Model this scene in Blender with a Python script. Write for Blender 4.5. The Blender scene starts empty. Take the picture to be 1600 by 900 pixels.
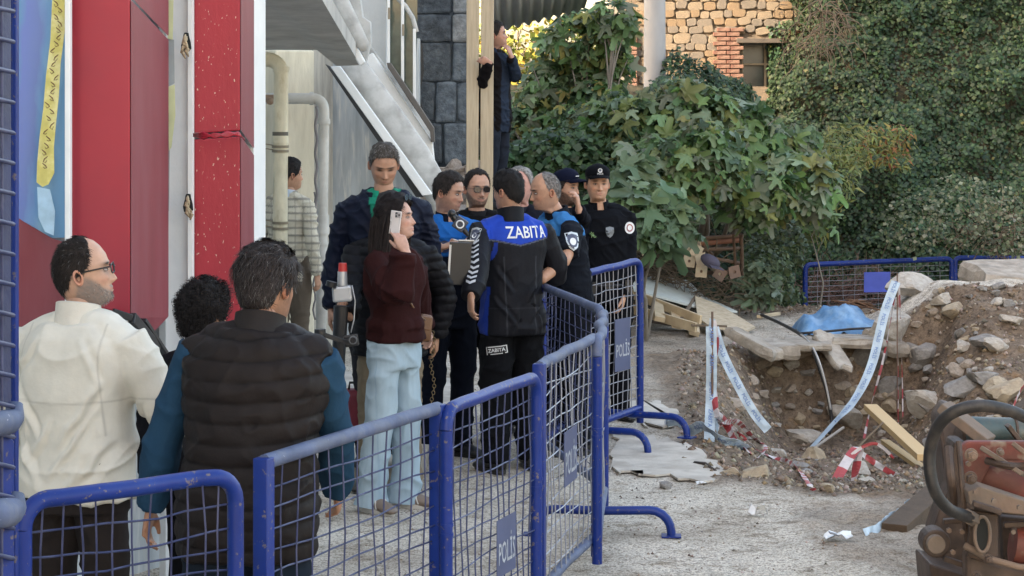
import bpy, bmesh, math, random
import numpy as np
from mathutils import Vector, Matrix, noise as mnoise
from mathutils.bvhtree import BVHTree
random.seed(7); rng = np.random.default_rng(7)
PI = math.pi
scene = bpy.context.scene
COL = scene.collection

# ------------------------------------------------------------------ camera
FOC, CH, HY = 3400.0, 2.17, 173.0           # focal length in photo pixels, camera height, eye level row
cam_d = bpy.data.cameras.new('camera'); cam = bpy.data.objects.new('camera', cam_d); COL.objects.link(cam)
cam_d.sensor_width = 36; cam_d.lens = 36*FOC/1600; cam_d.shift_y = -(450-HY)/1600
cam_d.clip_start = .1; cam_d.clip_end = 600
cam.location = (0, 0, CH); cam.rotation_euler = (PI/2, 0, 0)
scene.camera = cam
# ------------------------------------------------------------------ daylight
SUN_EL, SUN_AZ = math.radians(25), (-.8, -.6)      # horizontal direction towards the sun
w = bpy.data.worlds.new('World'); scene.world = w; w.use_nodes = True
nt = w.node_tree; bg = nt.nodes['Background']
sky = nt.nodes.new('ShaderNodeTexSky'); sky.sky_type = 'NISHITA'; sky.sun_disc = False
sky.sun_elevation = SUN_EL; sky.sun_rotation = math.atan2(SUN_AZ[0], SUN_AZ[1])
sky.dust_density = 4.0; sky.air_density = 1.0; sky.ozone_density = .6
haze_w = nt.nodes.new('ShaderNodeMix'); haze_w.data_type = 'RGBA'; haze_w.blend_type = 'MULTIPLY'; haze_w.inputs[0].default_value = 1
haze_w.inputs[7].default_value = (1.19, 1.0, .82, 1)
nt.links.new(sky.outputs[0], haze_w.inputs[6]); nt.links.new(haze_w.outputs[2], bg.inputs[0]); bg.inputs[1].default_value = .15
sd = bpy.data.lights.new('sun', 'SUN'); sun = bpy.data.objects.new('sun', sd); COL.objects.link(sun)
sd.energy = 2.0; sd.angle = math.radians(.6); sd.color = (1.0, .90, .74)
sun.rotation_euler = Vector((SUN_AZ[0]*math.cos(SUN_EL), SUN_AZ[1]*math.cos(SUN_EL), math.sin(SUN_EL))).to_track_quat('Z', 'Y').to_euler()
scene.view_settings.view_transform = 'Standard'; scene.view_settings.look = 'None'
scene.view_settings.exposure = 2.8; scene.view_settings.gamma = 1
scene.cycles.use_denoising = True
scene.cycles.max_bounces = 6; scene.cycles.diffuse_bounces = 3; scene.cycles.transparent_max_bounces = 8

# ------------------------------------------------------------------ helpers
def P(px, py, s):                     # a place in the street: photo column, row and pixels-per-metre there
    d = FOC/s
    return Vector(((px-800)/s, d, CH-(py-HY)/s))
def GP(px, py):                       # the same on flat ground
    s = (py-HY)/CH
    return Vector(((px-800)/s, FOC/s, 0))
def sstep(x, a=0., b=1.):
    t = np.clip((np.asarray(x, float)-a)/(b-a), 0, 1); return t*t*(3-2*t)
def vnoise(p, seed=0):                # smooth value noise in [0,1], p: (n,3)
    p = np.asarray(p, float); i = np.floor(p).astype(np.int64); f = p-i; f = f*f*(3-2*f)
    def h(x, y, z):
        n = (x*374761393 + y*668265263 + z*2147483647 + seed*974711) & 0xffffffff
        n = ((n ^ (n >> 13))*1274126177) & 0xffffffff
        n = ((n ^ (n >> 15))*2246822519) & 0xffffffff
        return ((n ^ (n >> 16)) & 0xffff)/65535.
    r = 0
    for dx in (0, 1):
        for dy in (0, 1):
            for dz in (0, 1):
                wgt = (f[:, 0] if dx else 1-f[:, 0])*(f[:, 1] if dy else 1-f[:, 1])*(f[:, 2] if dz else 1-f[:, 2])
                r = r+wgt*h(i[:, 0]+dx, i[:, 1]+dy, i[:, 2]+dz)
    return r
def fbm(p, oct=4, seed=0):
    p = np.asarray(p, float); a, r, t = 1., 0, 0
    for o in range(oct):
        r = r+a*vnoise(p*2**o+o*17.3, seed+o); t += a; a *= .5
    return r/t

class MB:                             # collects geometry for one mesh object
    def __init__(s): s.v = []; s.f = []; s.m = []; s.n = 0; s.c = []
    def add(s, verts, faces, mi=0, col=None):
        b = s.n; s.v.extend(map(tuple, verts)); s.n = len(s.v)
        s.f.extend([tuple(i+b for i in f) for f in faces]); s.m.extend([mi]*len(faces))
        s.c.extend([col if col is not None else (1, 1, 1)]*(s.n-b)); return s
    def box(s, c, size, rot=None, mi=0, taper=1.0, col=None):
        x, y, z = [q/2 for q in size]; V = []
        for dz in (-1, 1):
            t = taper if dz > 0 else 1
            V += [Vector((-x*t, -y*t, dz*z)), Vector((x*t, -y*t, dz*z)), Vector((x*t, y*t, dz*z)), Vector((-x*t, y*t, dz*z))]
        if rot is not None: V = [rot @ q for q in V]
        c = Vector(c); V = [q+c for q in V]
        return s.add(V, [(0, 3, 2, 1), (4, 5, 6, 7), (0, 1, 5, 4), (1, 2, 6, 5), (2, 3, 7, 6), (3, 0, 4, 7)], mi, col)
    def beam(s, a, b, wd, ht, up=(0, 0, 1), mi=0, col=None):   # box from a to b
        a, b = Vector(a), Vector(b); d = b-a; L = d.length; d.normalize()
        u = Vector(up); sdir = d.cross(u)
        if sdir.length < 1e-4: sdir = d.cross(Vector((1, 0, 0)))
        sdir.normalize(); u = sdir.cross(d)
        R = Matrix((sdir, d, u)).transposed()
        return s.box((a+b)/2, (wd, L, ht), R, mi, 1.0, col)
    def tube(s, pts, r, n=10, caps=True, mi=0, up=None, col=None):
        pts = [Vector(p) for p in pts]; k = len(pts)
        if isinstance(r, tuple) or not hasattr(r, '__len__'): r = [r]*k
        rr = [(q, q) if not hasattr(q, '__len__') else q for q in r]
        T = [(pts[min(i+1, k-1)]-pts[max(i-1, 0)]).normalized() for i in range(k)]
        u = Vector(up) if up is not None else (Vector((0, 0, 1)) if abs(T[0].z) < .9 else Vector((0, 1, 0)))
        x = (u-T[0]*u.dot(T[0])).normalized(); V = []
        for i in range(k):
            x = (x-T[i]*x.dot(T[i])).normalized(); y = T[i].cross(x)
            for j in range(n):
                a = 2*PI*j/n
                V.append(pts[i]+x*(math.cos(a)*rr[i][0])+y*(math.sin(a)*rr[i][1]))
        F = [(i*n+j, i*n+(j+1) % n, (i+1)*n+(j+1) % n, (i+1)*n+j) for i in range(k-1) for j in range(n)]
        if caps: F += [tuple(range(n-1, -1, -1)), tuple((k-1)*n+j for j in range(n))]
        return s.add(V, F, mi, col)
    def ball(s, c, r, n=10, m=6, rot=None, mi=0, col=None):
        if not hasattr(r, '__len__'): r = (r, r, r)
        V = []; c = Vector(c)
        for i in range(m+1):
            t = PI*i/m
            for j in range(n):
                a = 2*PI*j/n
                q = Vector((r[0]*math.sin(t)*math.cos(a), r[1]*math.sin(t)*math.sin(a), r[2]*math.cos(t)))
                V.append((rot @ q if rot is not None else q)+c)
        F = [(i*n+j, (i+1)*n+j, (i+1)*n+(j+1) % n, i*n+(j+1) % n) for i in range(m) for j in range(n)]
        return s.add(V, F, mi, col)
    def prism(s, poly, off, mi=0, col=None):       # polygon (3-D points) pushed along off
        n = len(poly); A = [Vector(p) for p in poly]; B = [p+Vector(off) for p in A]
        return s.add(A+B, [tuple(range(n)), tuple(range(2*n-1, n-1, -1))]+[(i, i+n, (i+1) % n+n, (i+1) % n) for i in range(n)], mi, col)
    def mesh(s, name, smooth=False):
        me = bpy.data.meshes.new(name); me.from_pydata(s.v, [], s.f); me.update()
        if any(s.m): me.polygons.foreach_set('material_index', s.m)
        if any(c != (1, 1, 1) for c in s.c):
            ca = me.color_attributes.new('tint', 'FLOAT_COLOR', 'POINT')
            ca.data.foreach_set('color', np.array([(*c, 1) for c in s.c], dtype=np.float32).ravel())
        if smooth: me.polygons.foreach_set('use_smooth', [True]*len(me.polygons))
        return me
def fix_normals(me):
    bm = bmesh.new(); bm.from_mesh(me); bmesh.ops.recalc_face_normals(bm, faces=bm.faces); bm.to_mesh(me); bm.free()
def bevel_mesh(me, w, seg=2, ang=.6):
    bm = bmesh.new(); bm.from_mesh(me)
    bmesh.ops.recalc_face_normals(bm, faces=bm.faces)
    es = [e for e in bm.edges if len(e.link_faces) == 2 and e.calc_face_angle(0) > ang]
    bmesh.ops.bevel(bm, geom=es, offset=w, segments=seg, affect='EDGES', profile=.5, clamp_overlap=True)
    bm.to_mesh(me); bm.free(); return me
def link(name, me, mats=None, parent=None, smooth=None, loc=None):
    if mats is not None and len(me.materials) == 0:
        for m in (mats if isinstance(mats, (list, tuple)) else [mats]): me.materials.append(m)
    o = bpy.data.objects.new(name, me); COL.objects.link(o)
    if parent is not None: o.parent = parent
    if loc is not None: o.location = loc
    if smooth: me.polygons.foreach_set('use_smooth', [True]*len(me.polygons))
    return o
def ob(name, mb, mats, parent=None, smooth=False, bevel=None, seg=2):
    """one mesh object, geometry given in world coordinates (moved to the parent's frame)"""
    me = mb.mesh(name, smooth) if isinstance(mb, MB) else mb
    if bevel: bevel_mesh(me, bevel, seg)
    elif isinstance(mb, MB): fix_normals(me)
    if parent is not None:
        me.transform(world_of(parent).inverted())
    o = link(name, me, mats, parent); 
    if smooth:
        me.polygons.foreach_set('use_smooth', [True]*len(me.polygons))
        if smooth == 'auto':
            try: me.set_sharp_from_angle(angle=.7)
            except Exception: pass
    return o
def world_of(o):
    m = o.matrix_basis.copy()
    while o.parent is not None: o = o.parent; m = o.matrix_basis @ m
    return m
def tag(o, label=None, cat=None, group=None, kind=None):
    if label: o['label'] = label
    if cat: o['category'] = cat
    if group: o['group'] = group
    if kind: o['kind'] = kind
    return o
def thing(name, label, cat, loc=(0, 0, 0), rz=0, group=None):
    o = bpy.data.objects.new(name, None); COL.objects.link(o); o.location = loc; o.rotation_euler = (0, 0, rz)
    o.empty_display_size = .2
    return tag(o, label, cat, group)

# ------------------------------------------------------------------ materials
MATS = {}
def lk(nt, a, b): nt.links.new(a, b)
def mat(name, color=(.5, .5, .5), rough=.7, metal=0., var=.15, vscale=6., color2=None, c2scale=3., c2amt=.5, c2lo=.45, c2hi=.6,
        bump=.2, bscale=40., bdist=.01, tint=False, stretch=(1, 1, 1), spec=.5, wave=None, trans=0., coat=0., sheen=0., color3=None, c3scale=20., c3lo=.6, c3hi=.7, object_space=True):
    if name in MATS: return MATS[name]
    m = bpy.data.materials.new(name); m.use_nodes = True; nt = m.node_tree; N = nt.nodes
    bs = N['Principled BSDF']; tc = N.new('ShaderNodeTexCoord'); mp = N.new('ShaderNodeMapping')
    mp.inputs['Scale'].default_value = stretch
    lk(nt, tc.outputs['Object'], mp.inputs[0])
    def noise(scale, det=4, rgh=.6):
        n = N.new('ShaderNodeTexNoise'); n.inputs['Scale'].default_value = scale; n.inputs['Detail'].default_value = det
        n.inputs['Roughness'].default_value = rgh
        lk(nt, mp.outputs[0], n.inputs['Vector']); return n
    def mix(a, b, fac, mode='MIX'):
        x = N.new('ShaderNodeMix'); x.data_type = 'RGBA'; x.blend_type = mode
        if isinstance(fac, (int, float)): x.inputs[0].default_value = fac
        else: lk(nt, fac, x.inputs[0])
        for s_, i in ((a, 6), (b, 7)):
            if isinstance(s_, tuple): x.inputs[i].default_value = (*s_, 1)
            else: lk(nt, s_, x.inputs[i])
        return x.outputs[2]
    def ramp(sock, lo, hi, amt=1.):
        r = N.new('ShaderNodeMapRange'); r.inputs[1].default_value = lo; r.inputs[2].default_value = hi; r.inputs[4].default_value = amt
        lk(nt, sock, r.inputs[0]); return r.outputs[0]
    if tint:
        at = N.new('ShaderNodeAttribute'); at.attribute_name = 'tint'; base = at.outputs['Color']
        if color != (1, 1, 1): base = mix(base, color, 1., 'MULTIPLY')
    else: base = tuple(color)
    if color2 is not None: base = mix(base, tuple(color2), ramp(noise(c2scale).outputs['Fac'], c2lo, c2hi, c2amt))
    if color3 is not None: base = mix(base, tuple(color3), ramp(noise(c3scale, 3).outputs['Fac'], c3lo, c3hi))
    if var:
        r = ramp(noise(vscale).outputs['Fac'], .3, .7, 1.); r2 = N.new('ShaderNodeMapRange')
        r2.inputs[3].default_value = 1-var; r2.inputs[4].default_value = 1+var*.6; lk(nt, r, r2.inputs[0])
        cb = N.new('ShaderNodeCombineColor')
        for i in range(3): lk(nt, r2.outputs[0], cb.inputs[i])
        base = mix(base, cb.outputs[0], 1., 'MULTIPLY')
    if isinstance(base, tuple): bs.inputs['Base Color'].default_value = (*base, 1)
    else: lk(nt, base, bs.inputs['Base Color'])
    bs.inputs['Roughness'].default_value = rough; bs.inputs['Metallic'].default_value = metal
    bs.inputs['Specular IOR Level'].default_value = spec; bs.inputs['Coat Weight'].default_value = coat
    bs.inputs['Sheen Weight'].default_value = sheen
    if trans: bs.inputs['Transmission Weight'].default_value = trans
    if bump:
        bn = N.new('ShaderNodeBump'); bn.inputs['Strength'].default_value = bump; bn.inputs['Distance'].default_value = bdist
        lk(nt, noise(bscale, 6, .65).outputs['Fac'], bn.inputs['Height']); lk(nt, bn.outputs[0], bs.inputs['Normal'])
        if wave:
            wv = N.new('ShaderNodeTexWave'); wv.inputs['Scale'].default_value = wave; wv.bands_direction = 'Z'
            wv.inputs['Distortion'].default_value = .4
            lk(nt, mp.outputs[0], wv.inputs['Vector'])
            b2 = N.new('ShaderNodeBump'); b2.inputs['Strength'].default_value = .3; b2.inputs['Distance'].default_value = .003
            lk(nt, wv.outputs['Fac'], b2.inputs['Height']); lk(nt, bn.outputs[0], b2.inputs['Normal']); lk(nt, b2.outputs[0], bs.inputs['Normal'])
    MATS[name] = m; return m
def leaf_mat(name, rough=.5, transl=.25):
    m = bpy.data.materials.new(name); m.use_nodes = True; nt = m.node_tree; N = nt.nodes; bs = N['Principled BSDF']
    at = N.new('ShaderNodeAttribute'); at.attribute_name = 'tint'; lk(nt, at.outputs['Color'], bs.inputs['Base Color'])
    bs.inputs['Roughness'].default_value = rough; bs.inputs['Specular IOR Level'].default_value = .35
    tr = N.new('ShaderNodeBsdfTranslucent'); mx = N.new('ShaderNodeMixShader'); mx.inputs[0].default_value = transl
    lk(nt, at.outputs['Color'], tr.inputs[0]); lk(nt, bs.outputs[0], mx.inputs[1]); lk(nt, tr.outputs[0], mx.inputs[2])
    lk(nt, mx.outputs[0], N['Material Output'].inputs[0]); return m
def np_mesh(name, V, F, cols=None, smooth=False):
    V = np.asarray(V, np.float32); F = np.asarray(F, np.int32); me = bpy.data.meshes.new(name)
    k = F.shape[1]; me.vertices.add(len(V)); me.vertices.foreach_set('co', V.ravel())
    me.loops.add(F.size); me.loops.foreach_set('vertex_index', F.ravel())
    me.polygons.add(len(F)); me.polygons.foreach_set('loop_start', np.arange(0, F.size, k, dtype=np.int32))
    me.update(calc_edges=True)
    if cols is not None:
        ca = me.color_attributes.new('tint', 'FLOAT_COLOR', 'POINT')
        c4 = np.ones((len(V), 4), np.float32); c4[:, :3] = cols; ca.data.foreach_set('color', c4.ravel())
    if smooth: me.polygons.foreach_set('use_smooth', np.ones(len(F), bool))
    me.validate(); return me
def text_bm(txt, size=1., extrude=0.):
    """flat lettering as a mesh (x right, y up), centred"""
    cu = bpy.data.curves.new('lettering', 'FONT'); cu.body = txt; cu.size = size; cu.align_x = 'CENTER'; cu.align_y = 'CENTER'
    cu.extrude = extrude; cu.resolution_u = 2; cu.offset = size*.012
    o = bpy.data.objects.new('lettering', cu); COL.objects.link(o)
    bpy.context.view_layer.update()
    me = bpy.data.meshes.new_from_object(o.evaluated_get(bpy.context.evaluated_depsgraph_get()))
    bpy.data.objects.remove(o); bpy.data.curves.remove(cu)
    return me
# ================================================================== GROUND
def poly_dist(x, y, pts):
    d = np.full(x.shape, 1e9)
    for (ax, ay), (bx, by) in zip(pts[:-1], pts[1:]):
        dx, dy = bx-ax, by-ay; t = np.clip(((x-ax)*dx+(y-ay)*dy)/(dx*dx+dy*dy), 0, 1)
        d = np.minimum(d, np.hypot(x-ax-t*dx, y-ay-t*dy))
    return d
def inside(x, y, pts):
    c = np.zeros(x.shape, bool); n = len(pts)
    for i in range(n):
        ax, ay = pts[i]; bx, by = pts[(i+1) % n]
        if ay == by: continue
        k = ((ay > y) != (by > y)) & (x < (bx-ax)*(y-ay)/(by-ay)+ax); c ^= k
    return c
_pit_front = [(1150, 538), (1118, 580), (1085, 640), (1105, 700), (1150, 748), (1290, 762), (1450, 780), (1900, 800)]
PIT_A = [tuple(GP(*q)[:2]) for q in _pit_front]
PIT_B = [tuple(GP(*q)[:2]) for q in [(1900, 536), (1400, 534), (1290, 537), (1150, 538)]]
PIT = PIT_A+PIT_B
def hill_start(x): return 23.6+6.2*sstep(x, 1.9, 3.9)
def G0(x, y):
    x = np.asarray(x, float); y = np.asarray(y, float)
    dw = .25*(fbm(np.stack([x*1.3, y*1.3, x*0], -1).reshape(-1, 3), 3, 5).reshape(x.shape)-.5)
    ins = inside(x+dw, y+dw, PIT)
    dA = poly_dist(x, y, PIT_A); dB = poly_dist(x, y, PIT_B)
    ramp = np.clip(.10+(y-12.6)/7.2, .1, 1)
    z = -.82*sstep(dA, 0, .6)*ramp*sstep(dB+dw*.5, .0, .35)*ins
    # mound of dug earth on the far side
    m = sstep(x+dw*2, 3.25, 4.3)*sstep(y, 15.6, 20.2)*(1-sstep(y, 21.2, 23.4))
    z = z*(1-m*.9)+m*(.46+.35*(fbm(np.stack([x*.8, y*.8, x*0], -1).reshape(-1, 3), 3, 8).reshape(x.shape)-.5))
    # ground falls away behind the slab
    z = z-.95*sstep(y, 23.5, 27.5)*sstep(x, 2.6, 3.6)
    hs = hill_start(x); up = 2.3+3.6*sstep(x, 3.6, 5.2)
    z = z+up*sstep(y-hs, 0, 3.8)+.9*sstep(y-hs, 4, 22)
    # the street drops a little where the nearest people stand
    return z
def dirtmask(x, y):
    x = np.asarray(x, float); y = np.asarray(y, float)
    ins = inside(x, y, PIT); d = np.minimum(poly_dist(x, y, PIT_A), poly_dist(x, y, PIT_B))
    m = np.where(ins, 1., 1-sstep(d, .0, .35))
    n = fbm(np.stack([x*.9, y*.35, x*0], -1).reshape(-1, 3), 4, 31).reshape(x.shape)
    # trodden earth left of the pit
    band = sstep(x, .9, 1.3)*sstep(y, 14.6, 15.6)*(1-sstep(y, 19.4, 20.0))
    m = np.maximum(m, band*sstep(n, .32, .5)*.9)
    m = np.maximum(m, sstep(y, 22.4, 23.4))
    m = np.maximum(m, .55*sstep(n, .53, .62)*sstep(x, .3, 1.))
    return m
def Gz(x, y): return float(G0(np.array([x]), np.array([y]))[0])
def detail(x, y, amp):
    p = np.stack([x, y, x*0], -1).reshape(-1, 3)
    a = (fbm(p*2.2, 4, 41)-.5)*.16 + (fbm(p*9., 3, 47)-.5)*.07 + (np.abs(fbm(p*22., 2, 49)-.5))*.05
    return a.reshape(x.shape)*amp
def grid(xs, ys):
    X, Y = np.meshgrid(xs, ys); dm = dirtmask(X, Y)
    Z = G0(X, Y)+detail(X, Y, dm)+(1-dm)*(fbm(np.stack([X*7, Y*7, X*0], -1).reshape(-1, 3), 3, 3).reshape(X.shape)-.5)*.02
    return X, Y, Z, dm
xs = np.unique(np.concatenate([np.linspace(-120, -6, 16), np.linspace(-6, -1.5, 30), np.arange(-1.5, 6.3, .028), np.linspace(6.3, 12, 40), np.linspace(12, 120, 16)]))
ys = np.unique(np.concatenate([np.linspace(-60, 5, 14), np.linspace(5, 9, 40), np.arange(9, 24, .055), np.linspace(24, 34, 60), np.linspace(34, 220, 20)]))
X, Y, Z, DM = grid(xs, ys); ny, nx = X.shape
idx = np.arange(nx*ny).reshape(ny, nx)
F = np.stack([idx[:-1, :-1], idx[:-1, 1:], idx[1:, 1:], idx[1:, :-1]], -1).reshape(-1, 4)
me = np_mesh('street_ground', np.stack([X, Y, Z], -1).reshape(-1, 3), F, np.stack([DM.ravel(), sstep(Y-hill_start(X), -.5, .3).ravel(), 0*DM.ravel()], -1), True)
mg = bpy.data.materials.new('ground_dust_and_earth'); mg.use_nodes = True; nt = mg.node_tree; N = nt.nodes; bs = N['Principled BSDF']
tc = N.new('ShaderNodeTexCoord'); at = N.new('ShaderNodeAttribute'); at.attribute_name = 'tint'
def _n(sc, det=5, rg=.6, st=None):
    n = N.new('ShaderNodeTexNoise'); n.inputs['Scale'].default_value = sc; n.inputs['Detail'].default_value = det; n.inputs['Roughness'].default_value = rg
    if st:
        mp = N.new('ShaderNodeMapping'); mp.inputs['Scale'].default_value = st; lk(nt, tc.outputs['Object'], mp.inputs[0]); lk(nt, mp.outputs[0], n.inputs['Vector'])
    else: lk(nt, tc.outputs['Object'], n.inputs['Vector'])
    return n.outputs['Fac']
def _r(s_, stops):
    r = N.new('ShaderNodeValToRGB'); lk(nt, s_, r.inputs[0]); e = r.color_ramp.elements
    e[0].position, e[0].color = stops[0][0], (*stops[0][1], 1); e[1].position, e[1].color = stops[-1][0], (*stops[-1][1], 1)
    for p_, c_ in stops[1:-1]: x = e.new(p_); x.color = (*c_, 1)
    return r.outputs[0]
def _mx(a, b, f, mode='MIX'):
    x = N.new('ShaderNodeMix'); x.data_type = 'RGBA'; x.blend_type = mode
    if isinstance(f, float): x.inputs[0].default_value = f
    else: lk(nt, f, x.inputs[0])
    lk(nt, a, x.inputs[6]); lk(nt, b, x.inputs[7]); return x.outputs[2]
pave = _r(_n(1.1, 6, .65), [(.3, (.33, .285, .23)), (.45, (.50, .455, .385)), (.58, (.62, .575, .50)), (.72, (.46, .39, .30))])
pave = _mx(pave, _r(_n(38, 4, .7), [(.36, (.38, .36, .34)), (.47, (1, 1, 1)), (.7, (1.2, 1.2, 1.18))]), .85, 'MULTIPLY')
pave = _mx(pave, _r(_n(6, 6, .75), [(.36, (.50, .46, .41)), (.48, (1, 1, 1)), (1., (1, 1, 1))]), .95, 'MULTIPLY')
pave = _mx(pave, _r(_n(95, 3, .8, (1, .6, 1)), [(.38, (.45, .42, .39)), (.5, (1, 1, 1)), (.64, (1.28, 1.28, 1.26))]), .9, 'MULTIPLY')
vor = N.new('ShaderNodeTexVoronoi'); vor.feature = 'DISTANCE_TO_EDGE'; vor.inputs['Scale'].default_value = .55
wp = N.new('ShaderNodeVectorMath'); wp.operation = 'ADD'
nn = N.new('ShaderNodeTexNoise'); nn.inputs['Scale'].default_value = 2.; nn.inputs['Detail'].default_value = 5; lk(nt, tc.outputs['Object'], nn.inputs['Vector'])
lk(nt, tc.outputs['Object'], wp.inputs[0]); lk(nt, nn.outputs['Color'], wp.inputs[1]); lk(nt, wp.outputs[0], vor.inputs['Vector'])
pave = _mx(pave, _r(vor.outputs['Distance'], [(0, (.4, .36, .32)), (.006, (.75, .73, .7)), (.011, (1, 1, 1))]), .35, 'MULTIPLY')
earth = _r(_n(2.3, 6, .7), [(.3, (.085, .060, .042)), (.45, (.14, .105, .076)), (.56, (.20, .155, .115)), (.68, (.20, .125, .065)), (.8, (.26, .21, .165))])
earth = _mx(earth, _r(_n(26, 5, .75), [(.33, (.40, .38, .36)), (.5, (1, 1, 1)), (.62, (1.3, 1.28, 1.25)), (.7, (1.7, 1.7, 1.68))]), .9, 'MULTIPLY')
sp_ = N.new('ShaderNodeSeparateColor'); lk(nt, at.outputs['Color'], sp_.inputs[0])
soil = _r(_n(5, 4), [(.3, (.018, .02, .012)), (.7, (.05, .045, .03))])  # soil colour darkened to stand for the shade under the plants
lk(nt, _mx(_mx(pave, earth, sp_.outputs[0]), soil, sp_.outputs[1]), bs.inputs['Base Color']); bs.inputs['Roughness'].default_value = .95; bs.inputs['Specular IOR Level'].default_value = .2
b1 = N.new('ShaderNodeBump'); b1.inputs['Strength'].default_value = .8; b1.inputs['Distance'].default_value = .025; lk(nt, _n(30, 6, .75), b1.inputs['Height'])
lk(nt, b1.outputs[0], bs.inputs['Normal'])
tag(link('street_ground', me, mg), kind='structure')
# ragged edge of a thin cement screed, lying over the street beside the pit
M_screed = mat('cement_screed', (.50, .465, .405), .95, var=.25, vscale=3, color2=(.30, .265, .22), c2scale=5, bump=.5, bscale=35, bdist=.01)
def flat_sheet(name, pix, th, z0=0., jit=.03, sub=4):
    pts = []
    n = len(pix)
    for i in range(n):
        a = GP(*pix[i]); b = GP(*pix[(i+1) % n])
        for k in range(sub):
            q = a.lerp(b, k/sub)+Vector((random.uniform(-jit, jit), random.uniform(-jit, jit)*3, 0)); pts.append(Vector((q.x, q.y, Gz(q.x, q.y)+z0)))
    mb = MB(); mb.prism(pts, (0, 0, th)); return mb
for pix in ([(962, 668), (1035, 690), (1085, 700), (1142, 742), (1120, 758), (1010, 748), (962, 735)],
            [(965, 640), (1000, 628), (1062, 640), (1068, 668), (1010, 668)]):
    o = ob('pavement_slab', flat_sheet('pavement_slab', pix, .012, .008, .05, 7), M_screed); tag(o, kind='structure')

# ================================================================== LEAVES
M_leaf = leaf_mat('leaf', .5, .22); M_fig = leaf_mat('fig_leaf', .42, .3)
def rand_frames(n, nrm, spread):
    """random leaf frames whose normals scatter about nrm (n,3)"""
    z = nrm+rng.normal(0, spread, (n, 3)); z /= np.linalg.norm(z, axis=1)[:, None]
    a = rng.normal(0, 1, (n, 3)); a[:, 2] -= .5
    x = a-(a*z).sum(1)[:, None]*z; x /= np.linalg.norm(x, axis=1)[:, None]
    y = np.cross(z, x); return x, y, z
IVY = np.array([(0, 0, 0), (.55, .5, -.08), (1.05, 0, -.18), (.55, -.5, -.08)]), np.array([(0, 1, 2, 3)])
LANCE = np.array([(0, 0, 0), (.35, .14, .03), (1.1, 0, -.2), (.35, -.14, .03)]), np.array([(0, 1, 2, 3)])
def _fig():
    P_ = [(0, 0, 0)]; out = []
    lobes = [(-2.15, .42), (-1.15, .80), (0, 1.05), (1.15, .80), (2.15, .42)]
    for k, (a, r) in enumerate(lobes):
        out += [(math.cos(a-.27)*r*.66, math.sin(a-.27)*r*.66, -.03), (math.cos(a-.19)*r*.92, math.sin(a-.19)*r*.92, -.12), (math.cos(a)*r, math.sin(a)*r, -.17),
                (math.cos(a+.19)*r*.92, math.sin(a+.19)*r*.92, -.12), (math.cos(a+.27)*r*.66, math.sin(a+.27)*r*.66, -.03)]
        if k < 4:
            b = (a+lobes[k+1][0])/2; out.append((math.cos(b)*.42, math.sin(b)*.42, .05))
    V = P_+out; n = len(out)
    Fq = [(0, i+1, i+2) for i in range(n-1)]+[(0, n, 1)]
    V = np.array(V); V[:, 0] += .25; return V, np.array(Fq)
FIG = _fig()
def scatter(pos, nrm, size, cols, shape, spread=.5, name='leaves', mat_=None, parent=None, objname=None, kind=None):
    LV, LF = shape; n = len(pos); x, y, z = rand_frames(n, nrm, spread)
    s_ = size[:, None, None]
    bend = LV[None, :, 2:3]*rng.uniform(.2, 2.2, (n, 1, 1))
    V = pos[:, None]+s_*(LV[None, :, 0:1]*x[:, None]+LV[None, :, 1:2]*y[:, None]+bend*z[:, None])
    k = len(LV); Fa = (LF[None]+np.arange(n)[:, None, None]*k).reshape(-1, LF.shape[1])
    C = np.repeat(cols, k, axis=0)
    me = np_mesh(name, V.reshape(-1, 3), Fa, C)
    o = link(objname or name, me, mat_ or M_leaf, parent)
    if kind: o['kind'] = kind
    return o
def pal(n, cs, jit=.25):
    cs = np.array(cs); c = cs[rng.integers(0, len(cs), n)]
    return np.clip(c*rng.uniform(1-jit, 1+jit, (n, 1))*rng.uniform(.92, 1.08, (n, 3)), .004, 1)
# ---- ivy covering the bank: a lumpy surface of leaves
def bank_normal(x, y):
    e = .15; dx = (G0(x+e, y)-G0(x-e, y))/(2*e); dy = (G0(x, y+e)-G0(x, y-e))/(2*e)
    n = np.stack([-dx, -dy, np.ones_like(x)], -1); return n/np.linalg.norm(n, axis=1)[:, None]
n = 150000
x = rng.uniform(1.6, 8.2, n); t = rng.uniform(-.02, 1.1, n)
y = hill_start(x)+t*3.9; z = G0(x, y); nr = bank_normal(x, y)
lump = fbm(np.stack([x*1.4, y*1.0, z*1.6], -1), 3, 61); lump2 = fbm(np.stack([x*4, y*4, z*4.2], -1), 2, 66)
gap = (lump*.6+lump2*.4) > .20
off = .05+1.35*np.clip(lump-.38, 0, 1)+.5*np.clip(lump2-.4, 0, 1)-rng.uniform(0, .22, n)**1.3
pos = np.stack([x, y, z], -1)+nr*off[:, None]
keep = gap & (pos[:, 0] > 1.6+rng.uniform(0, 1.2, n))
pos, nr2, lump_k = pos[keep], nr[keep], lump[keep]
m = len(pos); cols = pal(m, [(.026, .058, .030), (.034, .072, .034), (.022, .050, .030), (.045, .085, .034)], .4)
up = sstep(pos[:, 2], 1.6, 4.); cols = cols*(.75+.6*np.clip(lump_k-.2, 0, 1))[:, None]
cols[rng.random(m) < .008] = (.12, .13, .05)
zz = nr2*.8+np.array([0, -.35, .35])
o = scatter(pos, zz, rng.uniform(.035, .075, m), cols, IVY, .45, 'ivy', kind='stuff')
tag(o, 'dense dark green ivy blanketing the steep bank behind the pit', 'ivy')
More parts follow.
